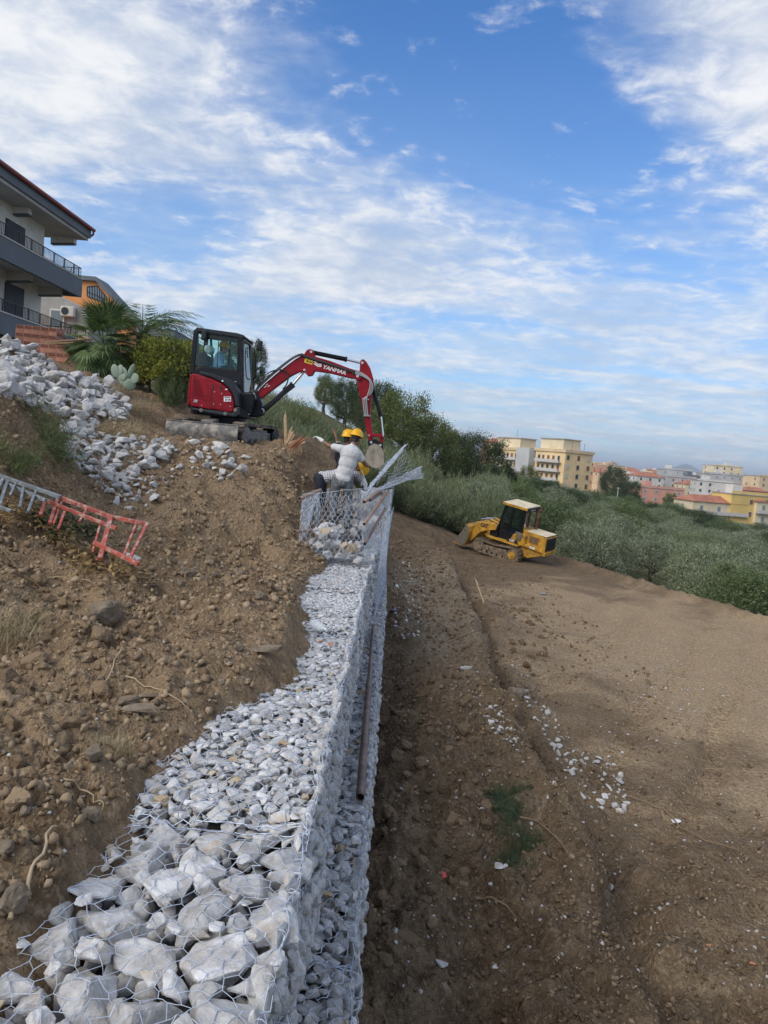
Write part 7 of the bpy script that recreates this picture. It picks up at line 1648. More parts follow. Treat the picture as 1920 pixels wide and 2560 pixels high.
def cage():
    base = Vector((-0.85, 12.8, 0.06)); root = thing('gabion_cage', 'open wire mesh cage half filled with broken stone around the workers', 'gabion', base)
    def bil(A, B, C, D):
        A, B, C, D = (Vector(q) for q in (A, B, C, D))
        lu = ((B - A).length + (C - D).length) / 2; lv = ((D - A).length + (C - B).length) / 2; ph = rc.uniform(0, 9)
        def fn(u, v):
            s = u / lu; t = v / lv; p = (A * (1 - s) + B * s) * (1 - t) + (D * (1 - s) + C * s) * t
            n = (B - A).cross(D - A).normalized(); p = p + n * (0.035 * math.sin(s * 5 + ph) * math.sin(t * 4 + ph) + rc.gauss(0, 0.004)) - base
            return tuple(p)
        return lu, lv, fn
    BL, BR, TL, TR = P(745, 1380, 11.75), P(905, 1400, 11.75), P(757, 1236, 11.78), P(904, 1222, 11.75)
    BLb = Vector((BL.x - 0.02, 13.8, 0.1)); TLb = Vector((TL.x + 0.03, 13.8, 1.05)); BRb = Vector((0.0, 14.4, 0.0)); TRb = Vector((0.02, 14.4, 1.18))
    def net(name, A, B, C, D, r=0.0025, cw=0.083, ch=0.105):
        lu, lv, fn = bil(A, B, C, D); o = link(name, net_mesh(name, [(hexnet(lu, lv, cw, ch, rc, 0.006), fn)], r), root); return o
    f = net('front_panel', BL, BR, TR, TL); net('side_panel', BL, BLb, TLb, TL); net('side_panel', BR, BRb, TRb, TR); net('divider_panel', BLb, Vector((-0.35, 13.8, 0.1)), Vector((-0.35, 13.8, 0.95)), TLb)
    net('rear_side_panel', BLb, Vector((-1.38, 16.2, 0.1)), Vector((-1.35, 16.2, 1.0)), TLb)
    net('outer_panel', Vector((-0.12, 12.2, -0.95)), Vector((0.03, 16.4, -0.95)), Vector((0.04, 16.4, 0.7)), Vector((-0.10, 12.4, 0.5)))
    # opened lids bent outwards
    q = lambda a, b, Y: Z3(a, b, Y)
    net('lid', q(860, 850, 11.9), q(985, 640, 13.4), q(1328, 285, 13.2), q(1262, 330, 12.3), 0.0025, 0.07, 0.09)
    net('lid', q(900, 810, 12.0), q(1120, 745, 13.6), q(1492, 640, 13.3), q(1478, 505, 12.3), 0.0025, 0.07, 0.09)
    net('lid', q(1085, 640, 12.7), q(1125, 750, 13.3), q(1415, 575, 13.0), q(1290, 345, 12.5), 0.0029, 0.095, 0.12)
    net('lid', q(1040, 500, 13.0), q(1000, 720, 13.6), q(1120, 600, 13.5), q(1140, 440, 13.2), 0.0025, 0.07, 0.09)
    m = MB()
    for a, b in ((BL, BR), (BR, TR), (TR, TL), (TL, BL), (TL, TLb), (TR, TRb), (BR, BRb), (BL, BLb), (BRb, TRb), (TLb, BLb)):
        k = 10; m.tube([a.lerp(b, i / k) - base + Vector((rc.gauss(0, 0.006), 0, rc.gauss(0, 0.006))) for i in range(k + 1)], 0.0032, 4)
    for pts in ([(870, 850, 11.9), (1090, 560, 12.6), (1300, 290, 12.7)], [(900, 800, 11.9), (1160, 690, 12.9), (1490, 590, 12.9)], [(1290, 345, 12.5), (1420, 575, 13.0)], [(600, 980, 11.8), (840, 870, 11.85), (900, 720, 12.3)], [(850, 560, 13.6), (870, 620, 13.2), (910, 720, 12.8)]):
        m.tube([q(*p) - base for p in pts], 0.003, 4)
    m.build('edge_wire', 'galvanised_wire', root)
    # stones in the cage
    st = []
    for layer in range(4):
        for (a, b, r) in pack(rc, 0.92, 1.7, [rc.uniform(0.05, 0.12) for _ in range(120)], 20, 0.82):
            x = BL.x + 0.07 + a; y = 11.86 + b; z = 0.14 + layer * 0.15 + rc.uniform(-0.02, 0.02); hmax = 0.52 + 0.10 * math.sin(a * 7) - 0.06 * layer - (0.16 if a < 0.18 else 0) + 0.05 * rc.random()
            if z > hmax or (layer < 2 and b > 0.55) : continue
            st.append((x, y, z, r))
    for (a, b, r) in pack(rc, 1.0, 2.2, [rc.uniform(0.06, 0.15) for _ in range(110)], 20, 0.82):
        x = -1.30 + a * 1.15; y = 13.9 + b; hm = 0.30 + 0.35 * max(0, a - 0.55) * 2 + 0.12 * max(0, b - 1.2); st.append((x, y, hm, r))
    for i in range(26): st.append((rc.uniform(-0.75, -0.25), rc.uniform(14.6, 16.2), rc.uniform(0.6, 0.95), rc.uniform(0.10, 0.19)))
    for (x, y, z, r) in st[:295]:
        me = LIME_HI[rc.randrange(12)] if rc.random() < 0.8 else PALE_HI[rc.randrange(12)]
        if rc.random() < 0.14: me = RUST[rc.randrange(4)]
        s = r * 1.2; link('stone', me, root, Matrix.Translation(Vector((x, y, z)) - base) @ rot_rand(rc, 0.9) @ Matrix.Diagonal((s, s * rc.uniform(.8, 1.1), s * rc.uniform(.8, 1.2), 1)))
    m = MB(); m.bb(-0.40, 0.42, 1.2, 3.3, -0.1, 0.22); m.build('stone_core', 'stone_core', root)
cage()
for lab, a, b, r, mt in (('rusty scaffold tube lying across the top of the wire cage at the bank side', (203, 858, 11.6), (420, 768, 13.2), 0.027, 'scaffold_tube'),
                         ('short rusty scaffold tube poking out low beside the wire cage', (152, 1198, 11.5), (330, 1190, 12.3), 0.026, 'scaffold_tube'),
                         ('upper rusty scaffold tube bracing the outer side of the wire cage', (873, 892, 11.55), (1085, 735, 13.1), 0.027, 'scaffold_tube'),
                         ('middle rusty scaffold tube bracing the outer side of the wire cage', (873, 1122, 11.55), (1108, 790, 13.2), 0.027, 'scaffold_tube'),
                         ('lowest dark scaffold tube leaning along the outer side of the wire cage', (878, 1328, 11.5), (1090, 960, 13.2), 0.024, 'dark_tube'),
                         ('hidden scaffold tube end under the upper bracing tube', (932, 875, 11.8), (1050, 800, 12.8), 0.022, 'dark_tube')):
    A = Z3(*a); B = Z3(*b); root = link('scaffold_tube', (lambda m: (hollow_tube(m, Vector((0, 0, 0)), B - A, r), m.mesh('scaffold_tube'))[1])(MB()), mw=Matrix.Translation(A), material=mt); prop(root, lab, 'tube', 'scaffold tubes at the cage')
A = P(897, 2017, 5.97); A.z = -0.93; B = P(932, 1574, 12.05); B.z = -0.93; A.x, B.x = -0.045, -0.115
root = thing('steel_tube', 'long rusty steel tube lying on the ledge of the gabion wall', 'tube', A)
m = MB(); C = A.lerp(B, 0.52); hollow_tube(m, (0, 0, 0), C - A, 0.036, 16); m.build('tube', 'dark_tube', root); m = MB(); hollow_tube(m, C - A - (C - A).normalized() * 0.3, B - A, 0.027, 14); m.build('inner_tube', 'dark_tube', root)

# ------------------------------------------------------------------ loose stone
def hits(pts):
    """where sight lines through photograph pixels meet the ground"""
    out = []
    for px, py in pts:
        d = ray(px, py); Ys = np.geomspace(2.0, 49.0, 260); t = Ys / d[1]; X = np.clip(d[0] * t, -25.8, 28.8); Z = CAMZ + d[2] * t; g = fast_z(X, Ys); k = np.argmax(Z < g)
        if Z[k] >= g[k]: continue
        out.append((X[k], Ys[k], g[k]))
    return out
def inpoly(poly, x, y):
    c = False; j = len(poly) - 1
    for i in range(len(poly)):
        if (poly[i][1] > y) != (poly[j][1] > y) and x < (poly[j][0] - poly[i][0]) * (y - poly[i][1]) / (poly[j][1] - poly[i][1]) + poly[i][0]: c = not c
        j = i
    return c
def rand_in(poly, n, rnd):
    xs = [p[0] for p in poly]; ys = [p[1] for p in poly]; out = []
    while len(out) < n:
        x = rnd.uniform(min(xs), max(xs)); y = rnd.uniform(min(ys), max(ys))
        if inpoly(poly, x, y): out.append((x, y))
    return out
rp = random.Random(77)
clod_mat('clod_big', (0.12, 0.084, 0.052), (0.26, 0.19, 0.122)); clod_mat('lump_big', (0.18, 0.125, 0.077), (0.34, 0.25, 0.162)); CLOD_BIG = variants(ROUND, 'clod_big'); LUMP_BIG = variants(ROUND, 'lump_big')
HEAP = [(0, 838), (45, 850), (95, 900), (175, 945), (240, 962), (292, 985), (320, 1030), (305, 1062), (255, 1045), (245, 1085), (205, 1105), (175, 1085), (152, 1052), (60, 1012), (0, 992)]
TONGUE = [(150, 1060), (215, 1088), (285, 1098), (335, 1108), (420, 1112), (432, 1145), (400, 1172), (345, 1185), (325, 1232), (255, 1240), (236, 1215), (195, 1180), (155, 1120)]
BENCH = [(470, 1092), (530, 1128), (622, 1150), (605, 1190), (560, 1215), (505, 1195), (490, 1140)]
TRAIL = [(290, 1225), (400, 1215), (405, 1255), (330, 1290), (270, 1260)]
SCAT = [(330, 1100), (480, 1100), (500, 1200), (410, 1235), (340, 1200)]
def rocks(poly, n, rmin, rmax, name, label, group, dmin=0.72, meshes=(PALE_HI, PALE), lift=0.25, cap=400, layers=1, zadd=0.0):
    out = []; small = []
    pts = hits(rand_in(poly, n * 3, rp)); k = 0
    for (x, y, z) in pts:
        r = rmin * (rmax / rmin) ** (rp.random() ** 1.5)
        if any((x - a) ** 2 + (y - b) ** 2 + (z - c) ** 2 < ((r + q) * dmin) ** 2 for a, b, c, q in out): continue
        out.append((x, y, z, r)); k += 1
        if k >= n: break
    out.sort(key=lambda q: -q[3] / q[1]); inst = []
    for i, (x, y, z, r) in enumerate(out):
        src = meshes[0] if r > 0.07 else meshes[1]; me = src[rp.randrange(len(src))]; s = r * 1.12
        M = Matrix.Translation((x, y, z + r * lift + zadd)) @ rot_rand(rp, 0.45) @ Matrix.Diagonal((s, s * rp.uniform(.85, 1.15), s * rp.uniform(.9, 1.25), 1))
        lab = label
        if len(out) > 24:
            zs = sorted(q[2] for q in out); rq = sorted(q[3] for q in out); n_ = len(out)
            sz = 'large' if r > rq[int(n_ * .75)] else ('small' if r < rq[int(n_ * .3)] else 'middling'); hi_ = 'lying high' if z > zs[int(n_ * .66)] else ('lying low' if z < zs[int(n_ * .33)] else 'lying midway')
            lab = f'{label}, {sz}, {hi_}'
        if i < cap: prop(link(name, me, mw=M), lab, 'rock', group)
        else: inst.append((me, M))
    return inst
rest = []
rest += rocks(HEAP, 150, 0.10, 0.22, 'limestone_rock', 'white limestone rock in the big rubble heap below the house', 'rocks of the rubble heap', 0.68, lift=0.55)
rest += rocks(HEAP, 230, 0.07, 0.15, 'limestone_rock', 'limestone rock wedged between others of the rubble heap', 'small rocks of the rubble heap', 0.55, lift=0.15, cap=70)
rest += rocks(TONGUE, 90, 0.07, 0.17, 'limestone_rock', 'white limestone rock in the tongue of rubble running down the bank', 'rocks of the rubble tongue', 0.70, lift=0.45, cap=60)
rest += rocks(TONGUE, 150, 0.04, 0.09, 'limestone_rock', 'stone in the tongue of rubble', 'small stones of the tongue', 0.6, lift=0.2, cap=0)
rest += rocks(BENCH, 34, 0.05, 0.15, 'limestone_rock', 'white limestone rock strewn on the bench below the excavator', 'rocks on the bench', 0.85, lift=0.4)
rest += rocks(SCAT, 26, 0.035, 0.08, 'limestone_rock', 'white rock scattered on bare soil beside the rubble tongue', 'scattered rocks', 1.2, lift=0.35, cap=12)
rest += rocks(TRAIL, 22, 0.05, 0.11, 'limestone_rock', 'white rock at the lowest tip of the rubble near the red trestle', 'rocks at the rubble tip', 0.9, lift=0.4)
if rest: prop(link('rubble', join_instances('rubble', rest, 'limestone_pale')), 'small white limestone rubble between the larger rocks', kind='stuff')
SOIL_L = [(0, 1480), (300, 1440), (640, 1420), (700, 1500), (640, 1700), (430, 1830), (330, 1980), (150, 2150), (0, 2330)]
rocks(SOIL_L, 22, 0.022, 0.05, 'field_stone', 'brown rounded stone half sunk in the dug soil beside the wall', 'stones in the dug soil', 1.5, (FIELD_ROUND, FIELD_ROUND), 0.15)
rocks([(380, 1400), (720, 1400), (700, 1500), (420, 1480)], 16, 0.035, 0.075, 'field_stone', 'pale rounded stone on the soil near the open cage', 'stones near the cage', 1.5, (PALE_ROUND, FIELD_ROUND), 0.25)
RT = [(1180, 1740), (1240, 1770), (1300, 1860), (1290, 1890), (1230, 1840)]; RT2 = [(1270, 1640), (1320, 1690), (1420, 1850), (1560, 1930), (1580, 2040), (1480, 2040), (1400, 1920), (1330, 1800)]
gr = []
gr += rocks(RT, 45, 0.018, 0.06, 'white_stone', 'white stone in the small spill on the mound below the wall', 'stones of the small spill', 0.9, (PALE, PALE), 0.3, 22)
gr += rocks(RT2, 120, 0.018, 0.075, 'white_stone', 'white stone in the long spill along the earth step', 'stones of the long spill', 0.9, (PALE, PALE), 0.3, 55)
gr += rocks([(985, 1400), (1080, 1400), (1050, 1600), (985, 1600)], 130, 0.02, 0.06, 'white_stone', 'white stone on the ground along the foot of the wall', 'stones at the wall foot', 0.9, (PALE, LIME), 0.3, 40)
gr += rocks([(1000, 1400), (1250, 1480), (1700, 1560), (1920, 1650), (1920, 2480), (1400, 2500), (950, 2500), (960, 1800)], 620, 0.006, 0.030, 'white_stone', 'pale pebble scattered over the lower terrace', 'pebbles on the terrace', 1.0, (PALE, PALE), 0.3, 30)
gr += rocks([(1480, 1600), (1760, 1680), (1760, 1800), (1480, 1740)], 230, 0.008, 0.035, 'white_stone', 'chalky stone pressed into the middle of the graded terrace', 'stones pressed into the terrace', 1.0, (PALE, PALE), 0.2, 12)
gr += rocks([(0, 1420), (700, 1400), (640, 1700), (430, 1830), (150, 2150), (0, 2330)], 150, 0.004, 0.014, 'white_stone', 'chip', 'chips', 1.0, (PALE, PALE), 0.4, 0)
prop(link('gravel', join_instances('gravel', gr, 'limestone_pale')), 'small white gravel strewn over the soil', kind='stuff')
def boulder(label, px, py, Y, r, src, sc=(1, 1, 1), lift=0.5, name='boulder', rz=None, dz=0.0):
    q = P(px, py, Y); z = gz(q.x, Y); M = Matrix.Translation((q.x, Y, z + r * lift + dz)) @ Euler((rp.gauss(0, .15), rp.gauss(0, .15), rp.uniform(0, 6.28) if rz is None else rz)).to_matrix().to_4x4() @ Matrix.Diagonal((r * sc[0], r * sc[1], r * sc[2], 1)); prop(link(name, src, mw=M), label, 'rock')
boulder('large brown soil covered boulder resting on the dug bank', 262, 1545, 6.65, 0.19, FIELD_ROUND[0], (1, .9, 1.1), 0.55)
boulder('huge pale limestone block at the foot of the rubble heap', 12, 985, 11.4, 0.42, PALE_HI[2], (1, .8, 1.2), 0.7)
boulder('big cracked limestone rock on the bench beneath the excavator blade', 480, 1120, 14.8, 0.20, PALE_HI[4], (1, .9, 1.2), 0.6)
boulder('second big limestone rock on the bench beneath the excavator blade', 548, 1160, 14.0, 0.18, PALE_HI[7], (1, .9, 1.1), 0.6)
boulder('white angular rock lying under the end of the red trestle', 318, 1365, 8.5, 0.14, PALE_HI[1], (1.2, .9, .9), 0.4)
boulder('white smooth rock lying on the mound below the wall', 1158, 1738, 13.2, 0.115, PALE_ROUND[1], (1.2, .8, .7), 0.5)
boulder('tan rounded rock at the foot of the gabion wall', 995, 1690, 13.4, 0.13, FIELD_ROUND[2], (1, .9, .85), 0.5)
boulder('dark brown boulder below the earth step', 1300, 1660, 14.6, 0.24, FIELD_ROUND[3], (1.1, .9, .9), 0.4)
boulder('long grey rock lying on the slope near the wall foot', 1250, 2140, 7.6, 0.10, PALE_HI[5], (.6, 1.5, .5), 0.4, rz=0.3)
boulder('pale stone half buried near the wall foot', 1105, 2370, 6.3, 0.065, PALE_HI[6], (1.2, .9, .9), 0.4)
boulder('brown stone lying in the rough soil beside the wall foot', 1120, 2425, 6.1, 0.075, FIELD_ROCK[3], (1.2, .9, .9), 0.4)
boulder('flat brown slab sticking out of the dug soil', 370, 1775, 4.9, 0.13, FIELD_ROCK[5], (1.1, .5, .45), 0.35, rz=0.2)
boulder('second flat brown slab below the first in the dug soil', 345, 1845, 4.6, 0.125, FIELD_ROCK[6], (1.1, .5, .45), 0.35, rz=0.1)
boulder('lumpy brown stone beside the flat slab in the soil', 318, 1800, 4.75, 0.075, FIELD_ROUND[4], (1, 1, 1), 0.5)
boulder('blocky brown stone on the soil next to the netting', 230, 2015, 3.75, 0.085, FIELD_ROCK[2], (1, .8, .9), 0.45)
boulder('round brown stone next to the blocky brown stone', 176, 2005, 3.8, 0.05, FIELD_ROUND[1], (1, .9, 1), 0.5)
boulder('triangular brown slab against the netting of the wall', 665, 1712, 6.0, 0.13, FIELD_ROCK[8], (1.2, .7, .5), 0.4, rz=0.6)
boulder('brown clod at the corner of the netting near the large blocks', 25, 2450, 2.75, 0.075, FIELD_ROUND[2], (1, .9, 1), 0.4)
boulder('white stone on the terrace among tracks', 1560, 1870, 11.3, 0.085, PALE_HI[8], (1.2, .9, .7), 0.4)
boulder('round pale stone below the fennel', 1530, 2145, 8.1, 0.06, PALE_ROUND[2], (1, 1, 1), 0.5)
rocks([(930, 1720), (1120, 1600), (1240, 1750), (1260, 2000), (1150, 2300), (950, 2450), (930, 2000)], 80, 0.045, 0.14, 'earth_clod', 'dark earth clod in the rough soil along the wall foot', 'earth clods along the wall foot', 1.3, (CLOD_BIG, CLOD_BIG), 0.0)
rocks([(1230, 1480), (1330, 1500), (1400, 1600), (1330, 1700), (1260, 1600)], 26, 0.06, 0.16, 'earth_clod', 'dark earth clod below the earth step behind the loader', 'earth clods below the step', 1.2, (CLOD_BIG, CLOD_BIG), 0.0)
rocks([(0, 1440), (300, 1440), (420, 1560), (300, 1800), (0, 2100)], 44, 0.035, 0.10, 'soil_lump', 'soil lump on the dug bank beside the wall', 'soil lumps on the dug bank', 1.2, (LUMP_BIG, LUMP_BIG), -0.05)
# soil clods
def clods(name, n, xr, yr, rmin, rmax, hf, material, test, label):
    lo = [hull_rock(700 + i, 9, 0, (1, .9, .75), 0) for i in range(8)]; inst = []; rs = np.random.default_rng(len(name) + n)
    X = rs.uniform(*xr, n); Y = yr[0] * (yr[1] / yr[0]) ** rs.random(n); Z = fast_z(X, Y); den = vnoise(X * 1.3, Y * 1.3, 9) + 0.5
    r = rmin * (rmax / rmin) ** (rs.random(n) ** 2.2) * (0.7 + Y * 0.055)
    for i in range(n):
        if not test(X[i], Y[i]) or rs.random() > 0.25 + 1.1 * den[i]: continue
        inst.append((lo[i % 8], Matrix.Translation((X[i], Y[i], Z[i] + r[i] * 0.25)) @ rot_rand(rp, 0.8) @ Matrix.Scale(r[i], 4)))
    o = link(name, join_instances(name, inst, material)); prop(o, label, kind='stuff'); return len(inst)
def on_left(x, y): return x > -0.56 * y - 1.0 and (x < float(spill(y)) + 0.02 or (x < float(spill(y)) + 0.40 and gz(x, y) > 0.015))
clods('soil_clods', 50000, (-6.5, -0.9), (2.0, 16.0), 0.005, 0.050, None, 'clod', on_left, 'loose brown soil clods beside the wall')
clods('earth_clods', 44000, (0.08, 6.5), (4.6, 34.0), 0.005, 0.040, None, 'clod_dark', lambda x, y: x < 2.9 or rp.random() < (0.22 if y > 9 else 0.8), 'loose dark earth clods below the wall')

# ------------------------------------------------------------------ trestles, stakes, litter
mat('trestle_red', (0.36, 0.075, 0.05), 0.6, var=0.3, vscale=8, dirt=(0.45, 0.36, 0.31), dirt_amt=0.5, dscale=14); mat('trestle_blue', (0.15, 0.17, 0.185), 0.6, var=0.25, vscale=8, dirt=(0.36, 0.36, 0.34), dirt_amt=0.4, dscale=14)
def P0(zx, zy, Y): return P(zx / 2.37, 820 + zy / 2.37, Y)
def trestle(name, label, bars, mt, base):
    root = thing(name, label, 'trestle', base)
    dy = -0.75 if 'blue' in label else -0.35
    for nm, a, b, w in bars:
        a = (a[0], a[1], a[2] + dy); b = (b[0], b[1], b[2] + dy)
        m = MB(); m.bar(P0(*a) - base, P0(*b) - base, w, w); m.build(nm, mt, root, 0.004)
b0 = P0(700, 1300, 8.3)
trestle('scaffold_trestle', 'red painted scaffold trestle lying tipped over on the bank', [
    ('rail', (350, 1003, 8.9), (660, 1120, 8.65), 0.045), ('rail', (655, 1118, 8.65), (885, 1165, 8.5), 0.042), ('rail', (268, 1020, 8.7), (690, 1188, 8.35), 0.036), ('rail', (558, 1270, 8.1), (822, 1400, 7.85), 0.04),
    ('leg', (658, 1120, 8.6), (592, 1370, 7.9), 0.045), ('leg', (345, 1005, 8.85), (295, 1160, 8.3), 0.036), ('leg', (870, 1165, 8.5), (765, 1375, 7.9), 0.03), ('leg', (270, 1025, 8.7), (240, 1110, 8.4), 0.036),
    ('rung', (810, 1150, 8.5), (735, 1345, 7.95), 0.024), ('rung', (640, 1150, 8.5), (600, 1300, 8.1), 0.022), ('rung', (515, 1068, 8.75), (470, 1150, 8.4), 0.024), ('rung', (365, 1030, 8.8), (318, 1160, 8.3), 0.022), ('rung', (385, 1085, 8.6), (345, 1190, 8.2), 0.026), ('rung', (592, 1170, 8.4), (548, 1330, 8.0), 0.022)], 'trestle_red', b0)
b1 = P0(150, 1000, 8.8)
trestle('scaffold_trestle', 'blue grey scaffold trestle lying behind the red one', [
    ('rail', (-90, 845, 9.4), (360, 1003, 8.95), 0.042), ('rail', (-90, 870, 9.2), (272, 1022, 8.75), 0.036), ('rail', (-60, 1040, 8.4), (70, 1085, 8.3), 0.034),
    ('leg', (45, 905, 9.1), (-5, 1060, 8.4), 0.034), ('leg', (20, 890, 9.1), (-40, 1010, 8.5), 0.03), ('rung', (140, 935, 9.0), (118, 1060, 8.5), 0.026), ('rung', (215, 960, 8.95), (165, 1090, 8.4), 0.026), ('rung', (95, 915, 9.05), (60, 990, 8.7), 0.022)], 'trestle_blue', b1)
mat('fresh_wood', (0.50, 0.34, 0.19), 0.8, var=0.2, vscale=14); mat('red_wood', (0.35, 0.14, 0.07), 0.8, var=0.25, vscale=14)
def stake(label, a, b, w, mt='fresh_wood', tip=True, name='wooden_stake'):
    A = Vector(a); B = Vector(b); d = B - A; root = MB(); k = (d.normalized()).orthogonal().normalized(); j = d.normalized().cross(k)
    base = [k * w, j * w * 0.6, -k * w, -j * w * 0.6]; vs = [Vector(q) - d * 0.1 for q in base] + [d * 0.72 + q for q in base] + [d + k * w * 0.15]
    root.add(vs, [(0, 1, 5, 4), (1, 2, 6, 5), (2, 3, 7, 6), (3, 0, 4, 7), (4, 5, 8), (5, 6, 8), (6, 7, 8), (7, 4, 8), (3, 2, 1, 0)]); o = root.build(name, mt); o.location = A; prop(o, label, 'wood'); return o
def P2(zx, zy, Y): return P(380 + zx / 2.676, 780 + zy / 2.676, Y)
stake('pale split wooden stake standing upright on the edge of the cut', P2(896, 868, 16.4), P2(890, 658, 16.4), 0.045)
for i, (a, b, mt) in enumerate([((905, 870), (950, 790), 'fresh_wood'), ((930, 900), (1010, 830), 'red_wood'), ((920, 880), (975, 855), 'fresh_wood'), ((950, 900), (1030, 845), 'red_wood'), ((985, 890), (1005, 950), 'fresh_wood'), ((925, 865), (955, 815), 'fresh_wood'), ((940, 915), (1000, 880), 'red_wood'), ((905, 860), (940, 760), 'fresh_wood'), ((960, 880), (1030, 870), 'fresh_wood')]):
    stake('splintered timber scrap heaped beside the split stake', P2(*a, 16.3 + 0.05 * i), P2(*b, 16.4 + 0.04 * i), 0.035, mt, name='timber_scrap')['group'] = 'timber scraps by the stake'
stake('pale stick leaning against the earth step', P(1208, 1502, 22.5), P(1186, 1440, 23.0), 0.035)
stake('dark iron bar stuck into the rubble tongue', P0(605, 940, 10.8), P0(585, 740, 11.2), 0.018, 'dark_tube', name='iron_bar')
# roots and twigs on the soil
mat('root_brown', (0.22, 0.15, 0.09), 0.9); mat('twig_pale', (0.40, 0.31, 0.20), 0.9)
def twig(label, pix, r, mt, name='twig', group=None):
    h = hits(pix)
    if len(h) < 2: return
    o0 = Vector(h[0]); pts = []
    for i in range(len(h) - 1):
        for t in np.linspace(0, 1, 5)[:-1]:
            p = Vector(h[i]).lerp(Vector(h[i + 1]), t); pts.append(p - o0 + Vector((rp.gauss(0, .008), rp.gauss(0, .008), r + 0.012 + 0.02 * math.sin(3 * t))))
    pts.append(Vector(h[-1]) - o0 + Vector((0, 0, r))); m = MB(); m.tube(pts, [r * (1 - 0.6 * i / len(pts)) for i in range(len(pts))], 5); o = m.build(name, mt); o.location = o0; prop(o, label, 'twig', group)
for i, pix in enumerate([[(310, 1700), (360, 1735), (420, 1760), (480, 1795)], [(370, 1470), (400, 1490), (440, 1500), (445, 1560), (460, 1600)], [(160, 1970), (200, 1985), (240, 2020), (255, 2050)], [(0, 1380), (60, 1450), (130, 1500)], [(20, 2330), (60, 2260), (100, 2160), (140, 2090)],
                         [(200, 1400), (195, 1440), (210, 1480)], [(300, 1640), (270, 1700), (240, 1760)], [(700, 1420), (690, 1440), (680, 1452)], [(120, 1460), (180, 1455), (240, 1462)], [(450, 1905), (430, 1930), (400, 1985)]]):
    twig('thin root trailing over the dug soil beside the wall', pix, 0.006 if i != 4 else 0.011, 'root_brown' if i % 2 else 'twig_pale', 'root', 'roots in the dug soil')
for i, pix in enumerate([[(1560, 2005), (1640, 2030), (1715, 2050)], [(1655, 2030), (1700, 2080), (1760, 2110), (1860, 2145)], [(1090, 1560), (1150, 1600), (1180, 1590)], [(1230, 1510), (1280, 1525), (1320, 1550)], [(1300, 2060), (1350, 2100), (1420, 2140)], [(1200, 2260), (1240, 2270), (1290, 2300)]]):
    twig('broken branch lying on the lower terrace', pix, 0.014, 'root_brown', 'branch', 'branches on the terrace')
# cut branch with dry leaves
def fallen_branch(label, poly, n, mt, ll, seed, lift):
    rs = np.random.default_rng(seed); h = np.array(hits(rand_in(poly, n, random.Random(seed)))); p = h.copy(); p[:, 2] += lift * rs.random(len(p)) ** 1.5 + 0.01; d = rs.normal(size=p.shape); d[:, 2] *= 0.5
    o0 = p.mean(0); v, f = leaves(p - o0, d, ll * (0.6 + 0.8 * rs.random(len(p))), ll * 0.42, rs)
    root = thing('cut_branch', label, 'branch', o0); link('leaves', np_mesh('leaves', v, f, mt), root)
    m = MB(); q = sorted([Vector(x) - Vector(o0) for x in h], key=lambda q: q.x); k = max(1, len(q) // 7); m.tube([q[i] + Vector((0, 0, 0.05)) for i in range(0, len(q), k)][:8], 0.012, 5); m.build('twig', 'root_brown', root)
fallen_branch('cut branch with dry yellow leaves below the red trestle', [(140, 1385), (230, 1380), (300, 1410), (375, 1445), (370, 1465), (270, 1455), (190, 1440)], 520, 'leaf_dry', 0.075, 5, 0.12)
fallen_branch('cut branch with dry leaves under the blue trestle', [(0, 1260), (80, 1290), (170, 1330), (190, 1400), (120, 1370), (0, 1320)], 420, 'leaf_dry', 0.07, 6, 0.14)
fallen_branch('cut branch still holding dark green leaves under the red trestle', [(80, 1290), (160, 1320), (250, 1330), (250, 1365), (160, 1375), (90, 1340)], 420, 'leaf_dark', 0.075, 7, 0.18)
# plastic bottle, litter
m_ = bpy.data.materials.new('clear_plastic'); m_.use_nodes = True; pb = m_.node_tree.nodes['Principled BSDF']; pb.inputs['Base Color'].default_value = (0.82, 0.87, 0.92, 1); pb.inputs['Roughness'].default_value = 0.12; pb.inputs['Transmission Weight'].default_value = 0.55; pb.inputs['IOR'].default_value = 1.2; MATS['clear_plastic'] = m_
q = P(792, 1602, 7.55); q.z = 0.055; d = Vector((0.09, -0.12, 0.0)); root = thing('plastic_bottle', 'crushed clear plastic bottle lying on the gabion netting', 'bottle', q)
m = MB(); M = Vector((0, 0, 1)).rotation_difference(d.normalized()).to_matrix(); m.lathe([(0.0, -0.115), (0.034, -0.113), (0.046, -0.10), (0.047, -0.06), (0.041, -0.045), (0.047, -0.03), (0.046, 0.02), (0.040, 0.035), (0.046, 0.05), (0.040, 0.085), (0.020, 0.115), (0.014, 0.125), (0.014, 0.145), (0.0, 0.146)], n=16, m=M); m.build('body', 'clear_plastic', root)
m = MB(); c = M @ Vector((0, 0, 0.147)); m.cyl(c, c + d.normalized() * 0.018, 0.016, n=12); m.build('cap', 'white_print', root)
mat('litter_blue', (0.30, 0.50, 0.62), 0.5); mat('litter_red', (0.55, 0.06, 0.06), 0.5); mat('brick_shard', (0.50, 0.19, 0.10), 0.9); mat('dark_bag', (0.03, 0.04, 0.09), 0.4)
